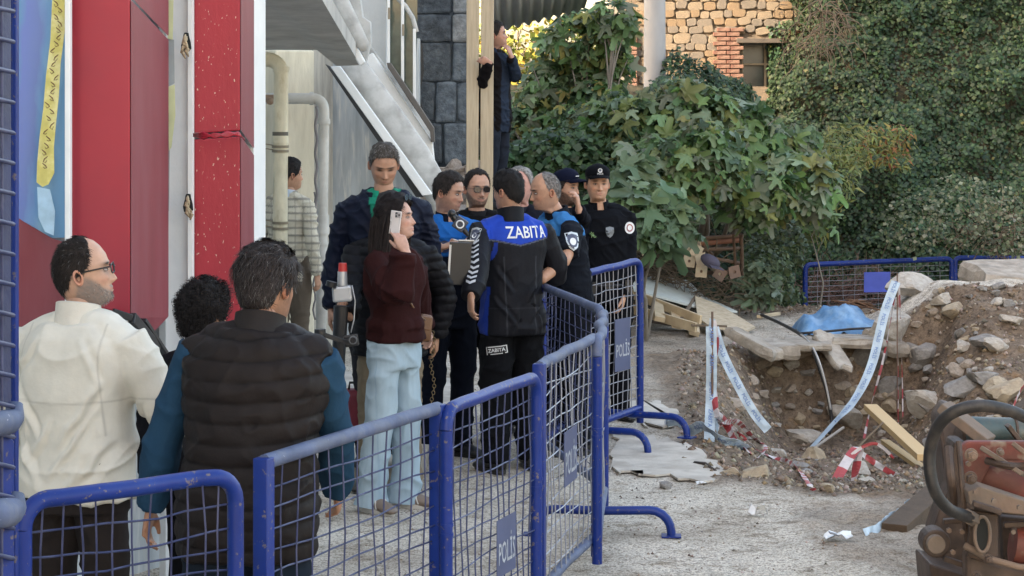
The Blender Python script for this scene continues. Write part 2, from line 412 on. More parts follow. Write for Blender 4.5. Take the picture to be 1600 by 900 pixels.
# soil skin under the ivy is the ground itself; twiggy bare stems hang in it
M_twig = mat('dry_twig', (.15, .115, .08), .9, bump=.3)
M_bark = mat('fig_bark', (.22, .20, .17), .85, color2=(.12, .1, .08), bump=.5, bscale=30)
def twigs(name, c, n, L, spread, label, r=.006, drop=0., up=1., cat='bush', kind='stuff', mt=None):
    mb = MB()
    for i in range(n):
        p = Vector(c)+Vector((random.gauss(0, spread[0]), random.gauss(0, spread[1]), random.gauss(0, spread[2])))
        d = Vector((random.gauss(0, .6), random.gauss(0, .4), up*random.uniform(.2, 1))).normalized(); pts = [p]
        for k in range(5):
            d = (d+Vector((random.gauss(0, .3), random.gauss(0, .3), random.gauss(0, .3)-drop))).normalized(); p = p+d*L/5; pts.append(p)
        mb.tube(pts, [r*(1-.15*k) for k in range(6)], 4, caps=False)
    o = ob(name, mb, mt or M_twig, smooth=True); tag(o, label, cat, kind=kind); return o
# ---- a shrub or tree as trunk/limbs + crown
def plant(name, label, cat, base, clumps, nleaf, lsize, colors, shape=FIG, mt=None, group=None, limbs=True, sp=.55, facing=(0, -.5, .75), seed=1, r0=.045):
    """clumps: list of (centre, (rx,ry,rz))"""
    t = thing(name, label, cat, base, 0, group)
    if limbs:
        mb = MB(); rs = random.Random(seed)
        for c, r in clumps:
            c = Vector(c); b = Vector(base)
            mid = b.lerp(c, .5)+Vector((rs.gauss(0, .12), rs.gauss(0, .12), rs.uniform(-.05, .15)))
            pts = [b, b.lerp(mid, .5)+Vector((rs.gauss(0, .05), 0, .04)), mid, mid.lerp(c, .6)+Vector((rs.gauss(0, .05), 0, 0)), c]
            mb.tube(pts, [r0, r0*.8, r0*.6, r0*.42, r0*.25], 7, caps=False)
            for k in range(5):
                e = c+Vector((rs.uniform(-1, 1)*r[0], rs.uniform(-1, .4)*r[1], rs.uniform(-.7, 1)*r[2]))*.9
                q = mid.lerp(c, rs.uniform(.2, .9)); mb.tube([q, q.lerp(e, .5)+Vector((0, 0, .05)), e], [r0*.3, r0*.2, r0*.1], 5, caps=False)
        ob('trunk', mb, M_bark, t, smooth=True)
    tot = sum(r[0]*r[2] for c, r in clumps); PP = []; NN = []; SH = []
    for c, r in clumps:
        k = int(nleaf*r[0]*r[2]/tot); d = rng.normal(0, 1, (k, 3)); d /= np.linalg.norm(d, axis=1)[:, None]
        rad = rng.uniform(.45, 1.08, k)**.6; q = d*rad[:, None]
        lum = fbm(q*3.1+np.array(c), 2, 71)
        q *= (.72+.55*lum)[:, None]
        PP.append(q*np.array(r)+np.array(c)); NN.append(d*.55+np.array(facing)); SH.append(.55+.6*rad*lum*1.3)
    PP = np.concatenate(PP); NN = np.concatenate(NN); m = len(PP)
    cols = pal(m, colors, .3)
    o = scatter(PP-np.array(base), NN, lsize*rng.uniform(.4, 1.25, m), cols, shape, sp, 'crown', mt or M_fig, t)
    return t
GR = [(.085, .16, .055), (.065, .13, .045), (.15, .235, .11), (.045, .09, .04), (.13, .20, .12), (.11, .19, .06)]
GRY = GR+[(.14, .19, .06), (.17, .19, .07), (.13, .17, .10), (.16, .20, .13)]
YL = [(.30, .26, .05), (.24, .25, .06), (.16, .20, .05), (.32, .24, .04), (.12, .16, .04)]
def PT(px, py, s): return tuple(P(px, py, s))
def base_at(px, s, dz=0):
    q = P(px, 300, s); return (q.x, q.y, Gz(q.x, q.y)+dz)
def CL(*a): return [(PT(px, py, s), (rx/s, rz/s*.9, rz/s)) for px, py, s, rx, rz in a]
plant('fig_tree', 'large fig tree with broad lobed grey green leaves above the pallets', 'tree', base_at(1085, 138),
      CL((1000, 205, 150, 60, 55), (1075, 175, 150, 70, 50), (1150, 215, 145, 75, 60), (1225, 245, 142, 62, 55), (1090, 250, 155, 85, 55), (1180, 300, 150, 75, 50),
         (1020, 280, 155, 60, 60), (960, 190, 148, 50, 45), (1255, 290, 148, 48, 55)), 2300, .165, GRY, seed=3)
plant('fig_sapling', 'low fig sapling with large pale leaves behind the police officers', 'tree', base_at(1010, 165),
      CL((1000, 330, 170, 50, 45), (1050, 345, 170, 52, 30), (1030, 366, 172, 34, 20), (985, 285, 165, 42, 40)), 190, .21, [(.10, .16, .085), (.085, .14, .075), (.13, .19, .09)], seed=5, r0=.02)
plant('fig_tree', 'tall fig tree beside the metal roof, backlight painted yellow into some leaves', 'tree', base_at(905, 145),
      CL((920, 60, 140, 68, 42), (870, 150, 138, 60, 55), (830, 200, 140, 55, 50), (960, 30, 142, 40, 32), (905, 205, 142, 55, 45), (885, 100, 138, 45, 35), (850, 215, 138, 50, 40), (935, 140, 140, 40, 45), (965, 100, 140, 30, 30)), 1700, .145, GRY+[(.2, .2, .06)], seed=8)  # the extra yellow puts backlight into the leaf colour
plant('yellow_tree', 'sunlit tree seen through the fig branches, sun glow put into its yellow leaves', 'tree', (.3, 34.6, 1.5),  # leaf yellow stands for foliage glowing in the sun
      [((.1, 34.6, 3.6), (1.0, .5, .8)), ((1.0, 34.9, 2.9), (.8, .5, .7)), ((-.5, 34.6, 2.7), (.8, .5, .7))], 2300, .11, YL, shape=IVY, seed=11)
brm = [(.05, .10, .045), (.065, .12, .05), (.045, .085, .045), (.085, .14, .06)]
plant('bramble_bush', 'low green bush filling the bank behind the bald officer', 'bush', base_at(860, 155),
      CL((800, 260, 150, 55, 45), (860, 250, 150, 60, 50), (920, 245, 150, 60, 50), (970, 300, 148, 50, 60), (840, 320, 158, 60, 40), (930, 350, 150, 60, 70)), 5200, .085, brm, shape=IVY, seed=13, limbs=False)
plant('leafy_shrub', 'dark shrub in the hollow above the rusty rack', 'bush', base_at(1130, 135),
      CL((1130, 330, 135, 75, 60), (1190, 340, 132, 60, 50), (1080, 320, 138, 50, 50)), 2600, .06, [(.04, .06, .03), (.055, .075, .035), (.09, .09, .05)], shape=IVY, seed=17, limbs=False)
plant('laurel_shrub', 'yellow green shrub with narrow leaves leaning out of the ivy', 'bush', base_at(1290, 128),
      CL((1290, 270, 130, 52, 62), (1320, 230, 128, 45, 40), (1265, 330, 130, 35, 50)), 1500, .12, [(.13, .16, .045), (.17, .18, .05), (.10, .14, .045)], shape=LANCE, seed=19, limbs=False)
plant('reddening_shrub', 'small shrub with yellow and rust coloured leaves amid the ivy', 'bush', base_at(1390, 122),
      CL((1385, 215, 124, 50, 22), (1360, 240, 124, 45, 18), (1400, 250, 124, 26, 18)), 650, .10, [(.20, .17, .05), (.24, .11, .05), (.14, .17, .05), (.16, .19, .05)], shape=LANCE, seed=23, limbs=False)
plant('bramble_bush', 'tangle of small leaved bramble at the foot of the ivy bank', 'bush', base_at(1230, 140),
      CL((1190, 420, 142, 50, 40), (1215, 465, 142, 36, 36), (1180, 400, 138, 35, 28), (1225, 380, 138, 40, 45)), 2300, .06, [(.075, .11, .045), (.10, .13, .06), (.055, .085, .04)], shape=IVY, seed=29, limbs=False)
plant('silvery_shrub', 'pale silvery leaved shrub behind the blue barriers', 'bush', base_at(1500, 124),
      CL((1500, 330, 122, 70, 60), (1570, 350, 122, 50, 60), (1430, 350, 122, 55, 50)), 1600, .055, [(.14, .16, .10), (.08, .11, .06), (.20, .22, .15), (.06, .09, .045)], shape=IVY, seed=31, limbs=False)
plant('fig_sapling', 'little fig shoot with pale green leaves beside the laurel shrub', 'tree', base_at(1280, 140),
      CL((1280, 345, 140, 28, 16),), 16, .17, [(.12, .19, .08)], seed=37, r0=.012)
plant('wild_shrub', 'grey green leaves spilling over the cobbles behind the pallets', 'bush', base_at(1190, 150),
      CL((1185, 455, 150, 32, 24), (1190, 425, 150, 25, 14)), 90, .13, [(.10, .14, .09), (.12, .16, .10)], seed=41, r0=.012)
twigs('dry_undergrowth', P(1290, 15, 120), 50, .5, (.2, .1, .12), 'bleached dry vine stems hanging off the top of the ivy', .008, .5, .2)
twigs('dry_undergrowth', P(1275, 60, 118), 50, .5, (.2, .15, .15), 'brown withered twigs at the crest of the ivy beside the stone house', .008, .5, .2)
twigs('dead_brushwood', P(1040, 425, 149), 220, .42, (.25, .12, .10), 'tangle of dead roots and twigs behind the pallets', .006, .1, .5)
twigs('dead_brushwood', P(1330, 470, 114), 320, .6, (.42, .15, .16), 'reddish brown brushwood behind the first rear barrier', .006, .1, .6, mt=mat('red_twig', (.15, .09, .075), .9, bump=.2))
twigs('dead_brushwood', P(1560, 380, 120), 110, .6, (.3, .15, .25), 'bare grey stems before the ivy at the end of the bank', .007, .1, .8)
twigs('dead_brushwood', P(1120, 462, 149), 160, .3, (.3, .12, .1), 'brown roots spilling down the earth under the prop plates', .005, .2, .3)

# ================================================================== STONE HOUSE ON THE BANK
M_stone = [mat('wall_stone_%s' % c, col, .9, var=.3, vscale=9, color2=c2, c2scale=12, bump=.7, bscale=28, bdist=.02) for c, col, c2 in
           (('cream', (.185, .150, .105), (.13, .10, .07)), ('ochre', (.175, .125, .075), (.12, .085, .05)), ('grey', (.14, .12, .095), (.09, .075, .06)))]
M_mortar = mat('lime_mortar', (.13, .10, .07), .95, var=.3, vscale=5, bump=.6, bscale=30, bdist=.02)
M_brick = mat('old_brick', (.12, .055, .038), .9, var=.3, vscale=20, color2=(.16, .11, .08), c2scale=8, bump=.5, bscale=40)
M_dark = mat('dark_void', (.012, .014, .013), .9, bump=0, var=0)
M_timber = mat('weathered_timber', (.42, .33, .22), .8, var=.2, vscale=3, stretch=(14, 14, 1), color2=(.30, .22, .14), c2scale=3, bump=.35, bscale=14)
house = thing('stone_house', 'old rubble stone house with brick trimmed window above the ivy', 'house', (3., 33.7, 2.2))
HS = 101.; hy = FOC/HS
def hx(px): return (px-800)/HS
def hz(py): return CH-(py-HY)/HS
wl = MB(); wx0, wx1 = hx(1160), hx(1240); wz0, wz1 = hz(135), hz(66)
for (a, b, c, d) in ((hx(972), wx0, 1.2, 7.5), (wx1, hx(1430), 1.2, 7.5), (wx0, wx1, wz1, 7.5), (wx0, wx1, 1.2, wz0)):
    wl.box(((a+b)/2, hy+.2, (c+d)/2), (b-a, .36, d-c))
ob('wall', wl, M_mortar, house)
def rock_mesh(name, seed, flat=.8, sub=2, rough=.28, cuts=5):
    bm = bmesh.new(); bmesh.ops.create_icosphere(bm, subdivisions=sub, radius=1.)
    rs = random.Random(seed); planes = []
    for k in range(cuts):
        nrm = Vector((rs.gauss(0, 1), rs.gauss(0, 1), rs.gauss(0, 1))).normalized(); planes.append((nrm, rs.uniform(.5, .78)))
    for v in bm.verts:
        co = v.co.copy()
        for nrm, d in planes:
            k = co.dot(nrm)
            if k > d: co -= nrm*(k-d)
        co *= 1+rough*(mnoise.noise(co*2.+Vector((seed*7.1, 0, 0))))*.6
        co.z *= flat; v.co = co
    me = bpy.data.meshes.new(name); bm.to_mesh(me); bm.free()
    me.polygons.foreach_set('use_smooth', [False]*len(me.polygons)); return me
# rubble courses; each stone its own object
def wall_stone(seed):
    r_ = random.Random(seed); n = r_.choice((7, 8, 9, 10)); pts = []
    for j in range(n):
        a = 2*PI*j/n+r_.uniform(-.18, .18); c, q = math.cos(a), math.sin(a)
        pts.append(Vector((math.copysign(abs(c)**.5, c)*r_.uniform(.84, 1.0), -.5, math.copysign(abs(q)**.5, q)*r_.uniform(.84, 1.0))))
    mb = MB(); mb.prism(pts, (0, 1.5, 0)); return bevel_mesh(mb.mesh('stone'), .13, 2)
st_bases = [wall_stone(300+i) for i in range(6)]
st_shared = {}
zc = hz(150); k = 0
while zc < hz(-20):
    hh = random.uniform(.10, .18); xx = hx(1002)+random.uniform(-.1, 0)
    while xx < hx(1330):
        wd = hh*random.uniform(1.0, 2.1)
        cx, cz = xx+wd/2, zc+hh/2+random.uniform(-.02, .02)
        inwin = wx0-.14 < cx+wd*.3 and cx-wd*.3 < wx1+.14 and wz0-.1 < cz < wz1+.12
        if not inwin:
            key = (random.randrange(6), random.randrange(3))
            if key not in st_shared:
                m2 = st_bases[key[0]].copy(); m2.materials.clear(); m2.materials.append(M_stone[key[1]]); st_shared[key] = m2
            o = bpy.data.objects.new('stone', st_shared[key]); COL.objects.link(o); o.parent = house
            o.location = Vector((cx, hy-.0, cz))-house.location; o.scale = (wd*.53, .06, hh*.545)
            o.rotation_euler = (0, random.choice((0, PI))+random.uniform(-.12, .12), 0)
        xx += wd*1.0
    zc += hh*.98
bk = MB(); bk.box((0, 0, 0), (.20, .06, .058)); bme = bevel_mesh(bk.mesh('brick'), .006, 1); bme.materials.append(M_brick)
for side, xa in ((-1, wx0), (1, wx1)):
    for r in range(15):
        for c in range(2):
            o = bpy.data.objects.new('brick', bme); COL.objects.link(o); o.parent = house
            o.location = Vector((xa+side*(.09+c*.21+(r % 2)*.06), hy-.07+random.uniform(0, .008), wz0-.12+r*.071))-house.location
            o.rotation_euler = (0, random.uniform(-.02, .02), 0)
for r in range(14):
    o = bpy.data.objects.new('brick', bme); COL.objects.link(o); o.parent = house
    o.location = Vector((hx(985), hy-.07, hz(140)+r*.071))-house.location
mb = MB(); mb.box(((wx0+wx1)/2, hy+.5, (wz0+wz1)/2), (wx1-wx0, .02, wz1-wz0)); wobj = ob('window', mb, mat('grimy_glass', (.04, .055, .05), .25, var=.5, vscale=4, spec=.8, bump=0), house)
mb = MB(); mb.box(((wx0+wx1)/2, hy-.02, wz1+.02), (wx1-wx0+.2, .22, .07)); ob('lintel', mb, mat('dark_beam', (.06, .05, .04), .9), house, bevel=.008)
mb = MB()
for xx in (wx0+.03, (wx0+wx1)/2, wx1-.03): mb.box((xx, hy+.38, (wz0+wz1)/2), (.035, .04, wz1-wz0))
mb.box(((wx0+wx1)/2, hy+.38, wz0+.35), (wx1-wx0, .035, .03)); ob('window_frame', mb, M_timber, house)
mb = MB(); mb.box(((wx0+wx1)/2+.4, hy+2.5, 6.5), (8, 5, 2.2)); ob('upper_storey', mb, M_mortar, house)
# pale corner pier and the grey pole
mb = MB(); q = P(962, 100, 112); mb.box((q.x, q.y, 3.0), (.24, .24, 4.4)); 
tag(ob('pier', mb, mat('cream_render', (.55, .50, .38), .9, color2=(.42, .38, .30), bump=.3), bevel=.012), 'cream rendered pier rising between fig leaves and the stone house', 'pier')
q = P(1023, 60, 122); mb = MB(); mb.tube([(q.x, q.y, 0.5), (q.x, q.y, 3), (q.x, q.y, 6.5)], [.15, .14, .12], 24)
tag(ob('utility_pole', mb, mat('pole_concrete', (.33, .335, .34), .7, var=.12, bump=.2, stretch=(1, 1, .3)), smooth='auto'), 'round grey concrete pole standing before the stone house', 'pole')
# ================================================================== BUILDINGS ON THE LEFT
M_white = mat('white_paint', (.55, .57, .57), .6, var=.1, vscale=3, color2=(.50, .52, .53), c2scale=5, color3=(.40, .27, .15), c3scale=9, c3lo=.70, c3hi=.74, bump=.15)
M_whiteclean = mat('white_metal_trim', (.72, .74, .74), .45, var=.06, bump=.05)
M_greywall = mat('weathered_render', (.50, .54, .56), .85, var=.15, vscale=2, stretch=(5, 5, .6), color2=(.29, .315, .33), c2scale=2.5, c2lo=.42, c2hi=.62, color3=(.66, .65, .60), c3scale=4, c3lo=.52, c3hi=.7, bump=.35, bscale=12)
M_mould = mat('stained_stucco', (.50, .51, .50), .85, var=.2, vscale=4, color2=(.17, .17, .16), c2scale=6, c2lo=.44, c2hi=.68, bump=.3, bscale=14)
M_soffit = mat('damp_soffit', (.42, .41, .38), .9, var=.2, vscale=2, color2=(.30, .29, .27), c2scale=3, bump=.25)
M_cream = mat('cream_column', (.66, .61, .47), .85, var=.15, vscale=2, stretch=(4, 4, .8), color2=(.46, .41, .30), c2scale=2.5, c2lo=.5, c2hi=.7, bump=.3, bscale=18)
M_red = mat('red_sheet', (.33, .017, .034), .42, var=.10, vscale=1.2, bump=.06, bscale=5, color2=(.28, .02, .038), c2scale=2)
M_redchip = mat('chipped_red_paint', (.33, .017, .032), .5, var=.1, vscale=1.5, color3=(.62, .45, .36), c3scale=48, c3lo=.655, c3hi=.68, stretch=(1.6, 1.6, .7), bump=.15, bscale=30)
M_redside = mat('faded_red_sheet', (.20, .030, .042), .5, var=.2, vscale=3, stretch=(2, 2, .4), color2=(.17, .045, .058), c2scale=3, bump=.08)  # darker, purpler red for the side panels and the low sheet
def zpx(py, s): return CH-(py-HY)/s
def vpanel(mb, pA, sA, pB, sB, ytop, ybot, th=.03, mi=0):
    """upright slab between two photo columns at their own distances; rows measured at A"""
    a = P(pA, HY, sA); b = P(pB, HY, sB); zt = zpx(ytop, (sA+sB)/2); zb = zpx(ybot, (sA+sB)/2)
    d = (b-a).normalized(); nrm = Vector((d.y, -d.x, 0))
    if nrm.y > 0: nrm = -nrm
    mb.prism([(a.x, a.y, zb), (b.x, b.y, zb), (b.x, b.y, zt), (a.x, a.y, zt)], -nrm*th, mi); return nrm
TOP = -260
tall = thing('shade_block', 'tall grey block behind the shop fronts, added out of view to shade the street', 'shade block', (-5.3, 10, 0))  # unseen tall mass, added and sized so its shade covers the street
mb = MB(); mb.box((-5.4, 11.5, 6.5), (5.5, 25.5, 13.)); ob('wall', mb, M_greywall, tall)
mb = MB(); mb.box((-5.4, 11.5, 13.1), (5.9, 25.9, .2)); ob('roof', mb, M_soffit, tall)
shop = thing('shop_front', 'red and white sheet metal shop front with a torn poster', 'shop front', (-1.9, 9.3, 0))
mb = MB(); vpanel(mb, -120, 384, 420, 318, TOP, 1300, .05)
for v in range(len(mb.v)): mb.v[v] = (mb.v[v][0]-.05, mb.v[v][1]+.30, mb.v[v][2])
ob('back_wall', mb, M_greywall, shop)
# printed poster behind the fence post
mp_ = bpy.data.materials.new('printed_poster'); mp_.use_nodes = True; nt = mp_.node_tree; N = nt.nodes; bs = N['Principled BSDF']; bs.inputs['Roughness'].default_value = .35
tc = N.new('ShaderNodeTexCoord'); sx = N.new('ShaderNodeSeparateXYZ'); lk(nt, tc.outputs['Generated'], sx.inputs[0])
nz = N.new('ShaderNodeTexNoise'); nz.inputs['Scale'].default_value = 3.; nz.inputs['Detail'].default_value = 5; mpp = N.new('ShaderNodeMapping'); mpp.inputs['Scale'].default_value = (1, 1, 2.2)
lk(nt, tc.outputs['Generated'], mpp.inputs[0]); lk(nt, mpp.outputs[0], nz.inputs['Vector'])
def _m(op, a, b):
    x = N.new('ShaderNodeMath'); x.operation = op
    for i, v in enumerate((a, b)):
        if isinstance(v, (int, float)): x.inputs[i].default_value = v
        else: lk(nt, v, x.inputs[i])
    return x.outputs[0]
warp = _m('ADD', sx.outputs[0], _m('MULTIPLY', _m('SUBTRACT', nz.outputs[0], .5), .35))
warp = _m('ADD', warp, _m('MULTIPLY', sx.outputs[2], -.30))
def _r2(s_, stops):
    r = N.new('ShaderNodeValToRGB'); lk(nt, s_, r.inputs[0]); e = r.color_ramp.elements
    e[0].position, e[0].color = stops[0][0], (*stops[0][1], 1); e[1].position, e[1].color = stops[-1][0], (*stops[-1][1], 1)
    for p_, c_ in stops[1:-1]: x = e.new(p_); x.color = (*c_, 1)
    return r.outputs[0]
blue = _r2(warp, [(.0, (.08, .22, .42)), (.12, (.10, .16, .45)), (.3, (.10, .17, .42)), (.42, (.12, .27, .50)), (.6, (.22, .42, .58)), (.75, (.10, .25, .42))])
lk(nt, blue, bs.inputs['Base Color'])
mb = MB(); vpanel(mb, 6, 377, 104, 374, -40, 372, .008); ob('poster', mb, mp_, shop)
# yellow torn band, red corner on the poster
ya = [(84, -40), (80, 10), (78, 60), (72, 120), (67, 170), (62, 215), (58, 255), (58, 285), (66, 292), (76, 288), (84, 270), (84, 230), (88, 190), (92, 150), (94, 100), (102, 40), (104, -40)]
mb = MB(); mb.prism([P(x+random.uniform(-1, 1), y, 378.5) for x, y in ya], (0, .002, 0)); ob('torn_yellow_print', mb, mat('poster_yellow', (.62, .56, .16), .5, var=.2, vscale=20, color2=(.70, .68, .40), c2scale=10, bump=0), shop)
mb = MB()
mb.prism([P(x, y, 378.6) for x, y in [(58, 292), (60, 340), (70, 362), (84, 368), (86, 330), (78, 296)]], (0, .002, 0)); ob('pale_print', mb, mat('poster_pale', (.35, .52, .66), .5, var=.2, vscale=14, bump=0), shop)
mb = MB()
rs = random.Random(4)
for k in range(26):
    y0 = -10+k*10.6; xb = 92-(y0/290)*24+rs.uniform(-5, 5); sg_ = rs.choice((-1, 1)); pts = [P(xb+sg_*4, y0, 379.2), P(xb-sg_*1, y0+4, 379.2), P(xb-sg_*3, y0+rs.uniform(6, 9), 379.2), P(xb+sg_*1, y0+rs.uniform(7, 11), 379.2), P(xb+sg_*3, y0+6, 379.2)]
    mb.tube(pts, [.0016, .0026, .002, .0016, .001], 4, caps=False)
ob('brown_scrawl', mb, mat('poster_brown', (.16, .08, .03), .6, bump=0, var=0), shop)
mb = MB(); mb.prism([P(x, y, 376.3) for x, y in [(6, 322), (36, 346), (80, 372), (104, 380), (104, 520), (6, 520)]], (0, .012, 0)); ob('red_sheet', mb, M_redside, shop)
# white trims
mb = MB(); vpanel(mb, 101, 380, 109, 380, TOP, 640, .05); ob('trim', mb, M_whiteclean, shop, bevel=.003)
# red cabinet one: front, side and upper box separated by a groove
def quad_slab(name, quads, th, mats_, parent, bev=.006):
    """a sheet metal skin: list of quads (4 world points each), thickened away from the street"""
    for k, (q, m) in enumerate(zip(quads, mats_)):
        mb = MB(); mb.prism(q, (0, th, 0)); ob(name, mb, m, parent, bevel=bev)
quad_slab('red_panel', [[P(109, TOP, 372), P(203, TOP, 372), P(203, 494, 372), P(180, 487, 372), P(109, 470, 372)]], .03, [M_red], shop)
quad_slab('red_side_panel', [[P(204.5, TOP, 372), P(262, TOP, 345), P(262, 56, 345), P(204.5, -4, 372)], [P(204.5, 0, 372), P(262, 61, 345), P(262, 496, 345), P(236, 523, 355), P(204.5, 498, 372)]], .03, [M_redside, M_redside], shop)
# black underside lip and awning arm
mb = MB(); mb.beam(P(176, 487, 374), P(206, 497, 372), .02, .03); mb.beam(P(206, 497, 372), P(246, 545, 360), .03, .05); mb.beam(P(222, 500, 366), P(262, 560, 356), .04, .02)
ob('awning_arm', mb, mat('black_iron', (.015, .015, .017), .5, bump=.1), shop, bevel=.004)
# white strip with torn film and rust holes
mb = MB(); vpanel(mb, 259, 338, 302, 334, TOP, 1000, .05); ob('white_post', mb, M_white, shop, bevel=.004)
mb = MB()
for q in ([(262, 60), (272, 62), (273, 130), (262, 136)], [(262, 200), (266, 205), (265, 250), (264, 330), (260, 330)], ):
    mb.prism([P(x, y, 340.) for x, y in q], (0, .001, 0))
ob('grey_film', mb, mat('grey_film', (.28, .31, .32), .5, bump=.1), shop)
mb = MB(); mb.prism([P(x, y, 340.3) for x, y in [(262, 136), (273, 132), (274, 180), (268, 230), (264, 236), (262, 180)]], (0, .001, 0)); mb.prism([P(x, y, 340.3) for x, y in [(262, 0), (271, 0), (270, 62), (262, 60)]], (0, .001, 0))
ob('yellowed_film', mb, mat('yellowed_film', (.50, .52, .30), .5, bump=.1), shop)
for k, (hx_, hy_) in enumerate(((291, 66), (294, 318))):
    mb = MB(); mb.prism([P(hx_+math.cos(a)*7*(1+.3*math.sin(3*a)), hy_+math.sin(a)*19*(1+.2*math.cos(2*a)), 341) for a in np.linspace(0, 2*PI, 14)[:-1]], (0, .002, 0))
    hole = ob('torn_hole', mb, M_dark, shop)
    mb = MB(); rs = random.Random(k+9)
    for j in range(9):
        p = P(hx_-1+rs.uniform(-3, 3), hy_-12+j*3., 343); mb.tube([p, p+Vector((rs.uniform(-.01, .015), -.012, -.015)), p+Vector((rs.uniform(-.02, .02), -.006, -.04))], [.004, .009, .003], 5)
    ob('burlap_stuffing', mb, mat('burlap', (.36, .30, .20), .95, bump=.5), hole, smooth=True)
# red column two with a bent seam
quad_slab('red_panel', [[P(303, TOP, 336), P(375, TOP, 336), P(375, 204, 336), P(303, 209, 336)], [P(303, 218, 336), P(375, 213, 336), P(375, 560, 336), P(303, 560, 336)]], .03, [M_redchip, M_redchip], shop)
quad_slab('red_side_panel', [[P(376, TOP, 336), P(396, TOP, 322), P(396, 232, 322), P(376, 204, 336)], [P(376, 213, 336), P(396, 242, 322), P(396, 560, 322), P(376, 560, 336)]], .03, [M_redside, M_redside], shop)
mb = MB()
for k in range(3):
    pts = [P(302, 213+k*2-4, 340), P(318, 208+k*4, 343), P(335, 215-k*3, 343), P(355, 207+k*3, 343), P(372, 211-k*2, 342), P(382, 217+k, 336)]
    mb.tube(pts, [.003, .008, .006, .009, .006, .003], 6)
ob('crumpled_seam', mb, M_red, shop, smooth=True)
mb = MB(); vpanel(mb, 397, 321, 415, 312, TOP, 900, .04); ob('trim', mb, M_whiteclean, shop, bevel=.004)
mb = MB(); vpanel(mb, 300, 338, 303.5, 337, TOP, 900, .02); ob('trim', mb, M_whiteclean, shop)

# ---------------- stair house behind
sh = thing('stair_house', 'weathered white and cream house with outside stairs and moulded flank', 'house', (-1.4, 19, 0))
mb = MB(); vpanel(mb, 430, 182, 492, 180, 78, 800, .3); ob('column', mb, M_cream, sh, bevel=.02)
mb = MB(); vpanel(mb, 489, 176, 520, 172, 78, 800, .3); ob('column', mb, mat('grey_cream_render', (.50, .47, .40), .85, var=.15, vscale=2, stretch=(4, 4, .8), color2=(.27, .25, .22), c2scale=3, bump=.3), sh)
mb = MB(); vpanel(mb, 512, 170, 655, 170, 60, 800, .25); ob('wall', mb, M_greywall, sh)
mb = MB(); vpanel(mb, 300, 168, 432, 168, -60, 800, .2); ob('wall', mb, M_soffit, sh)
mb = MB(); vpanel(mb, 410, 170, 433, 170, 168, 292, .02); win = ob('window', mb, mat('dark_pane', (.03, .035, .04), .3, bump=0, var=.2), sh)
mb = MB()
for y in (174, 205, 235, 262, 290): mb.beam(P(405, y, 173), P(434, y, 173), .02, .02)
ob('window_bar', mb, M_whiteclean, win)
mb = MB(); mb.prism([P(417, 205, 172), P(428, 205, 172), P(428, 222, 172), P(417, 222, 172)], (0, .01, 0)); ob('sticker', mb, mat('lime_sticker', (.55, .6, .2), .5, bump=0), win)
# soffit of the stair landing
A, B, C_, D, E, Fp = P(405, 78, 200), P(495, 78, 200), P(526, 103, 190), P(563, 102, 190), P(500, -6, 250), P(405, -6, 250)
mb = MB(); mb.prism([A, B, C_, D, E, Fp], (0, 0, .12)); ob('landing', mb, M_soffit, sh)
def band(name, poly, s, th, m, bev=.012, s2=None):
    mb = MB(); mb.prism([P(x, y, s if s2 is None else s+(s2-s)*(y/300.)) for x, y in poly], (0, th, 0)); return ob(name, mb, m, sh, bevel=bev)
band('landing_edge', [(498, -8), (512, -8), (571, 97), (562, 104)], 196, .1, M_whiteclean)
band('moulding', [(512, -8), (562, -8), (567, 26), (579, 34), (580, 66), (572, 97)], 193, .12, M_mould, .008)
mb = MB()                        # rounded roll of the stair flank
for (a, b, r) in (((536, 5), (574, 84), 15),):
    mb.tube([P(509, -40, 196), P(536, 8, 196), P(567, 70, 196), P(570, 80, 196)], [(12/193, .03), (12/193, .03), (10/193, .03), (.02, .02)], 14, up=(1, 0, .5))
ob('moulding_roll', mb, M_mould, sh, smooth=True)
band('lower_lip', [(516, 104), (531, 103), (676, 304), (660, 306)], 186, .10, M_whiteclean, .008)
band('shadow_gap', [(508, 100), (516, 104), (662, 308), (650, 308)], 183, .10, mat('grime', (.07, .07, .07), .9, bump=.2), .004)  # dark strip that paints in the shade below the lip
mb = MB(); mb.tube([P(548, 96, 184), P(552, 104, 184), P(612, 186, 184), P(650, 240, 184), P(684, 300, 184), P(700, 330, 184)], [(21/184, .035)]*6, 16, up=(1, 0, .65))
ob('moulding_roll', mb, M_mould, sh, smooth=True)
band('stringer', [(566, 92), (582, 82), (676, 222), (680, 262), (668, 246)], 180, .12, M_whiteclean, .01)
band('stringer', [(571, 74), (577, 68), (676, 208), (676, 224), (640, 170)], 177, .12, M_mould, .01)
mb = MB(); pts = [(604, 98), (610, 98), (640, 142), (678, 200), (679, 222), (673, 222), (672, 206), (606, 106)]
mb.prism([P(x, y, 181) for x, y in pts], (0, .14, 0)); ob('cap_rail', mb, mat('dark_cap', (.10, .09, .08), .7, bump=.2), sh, bevel=.006)
band('side_wall', [(556, -40), (604, -40), (604, 102), (676, 206), (676, 330), (640, 260), (572, 100)], 174, .2, M_white, .006)
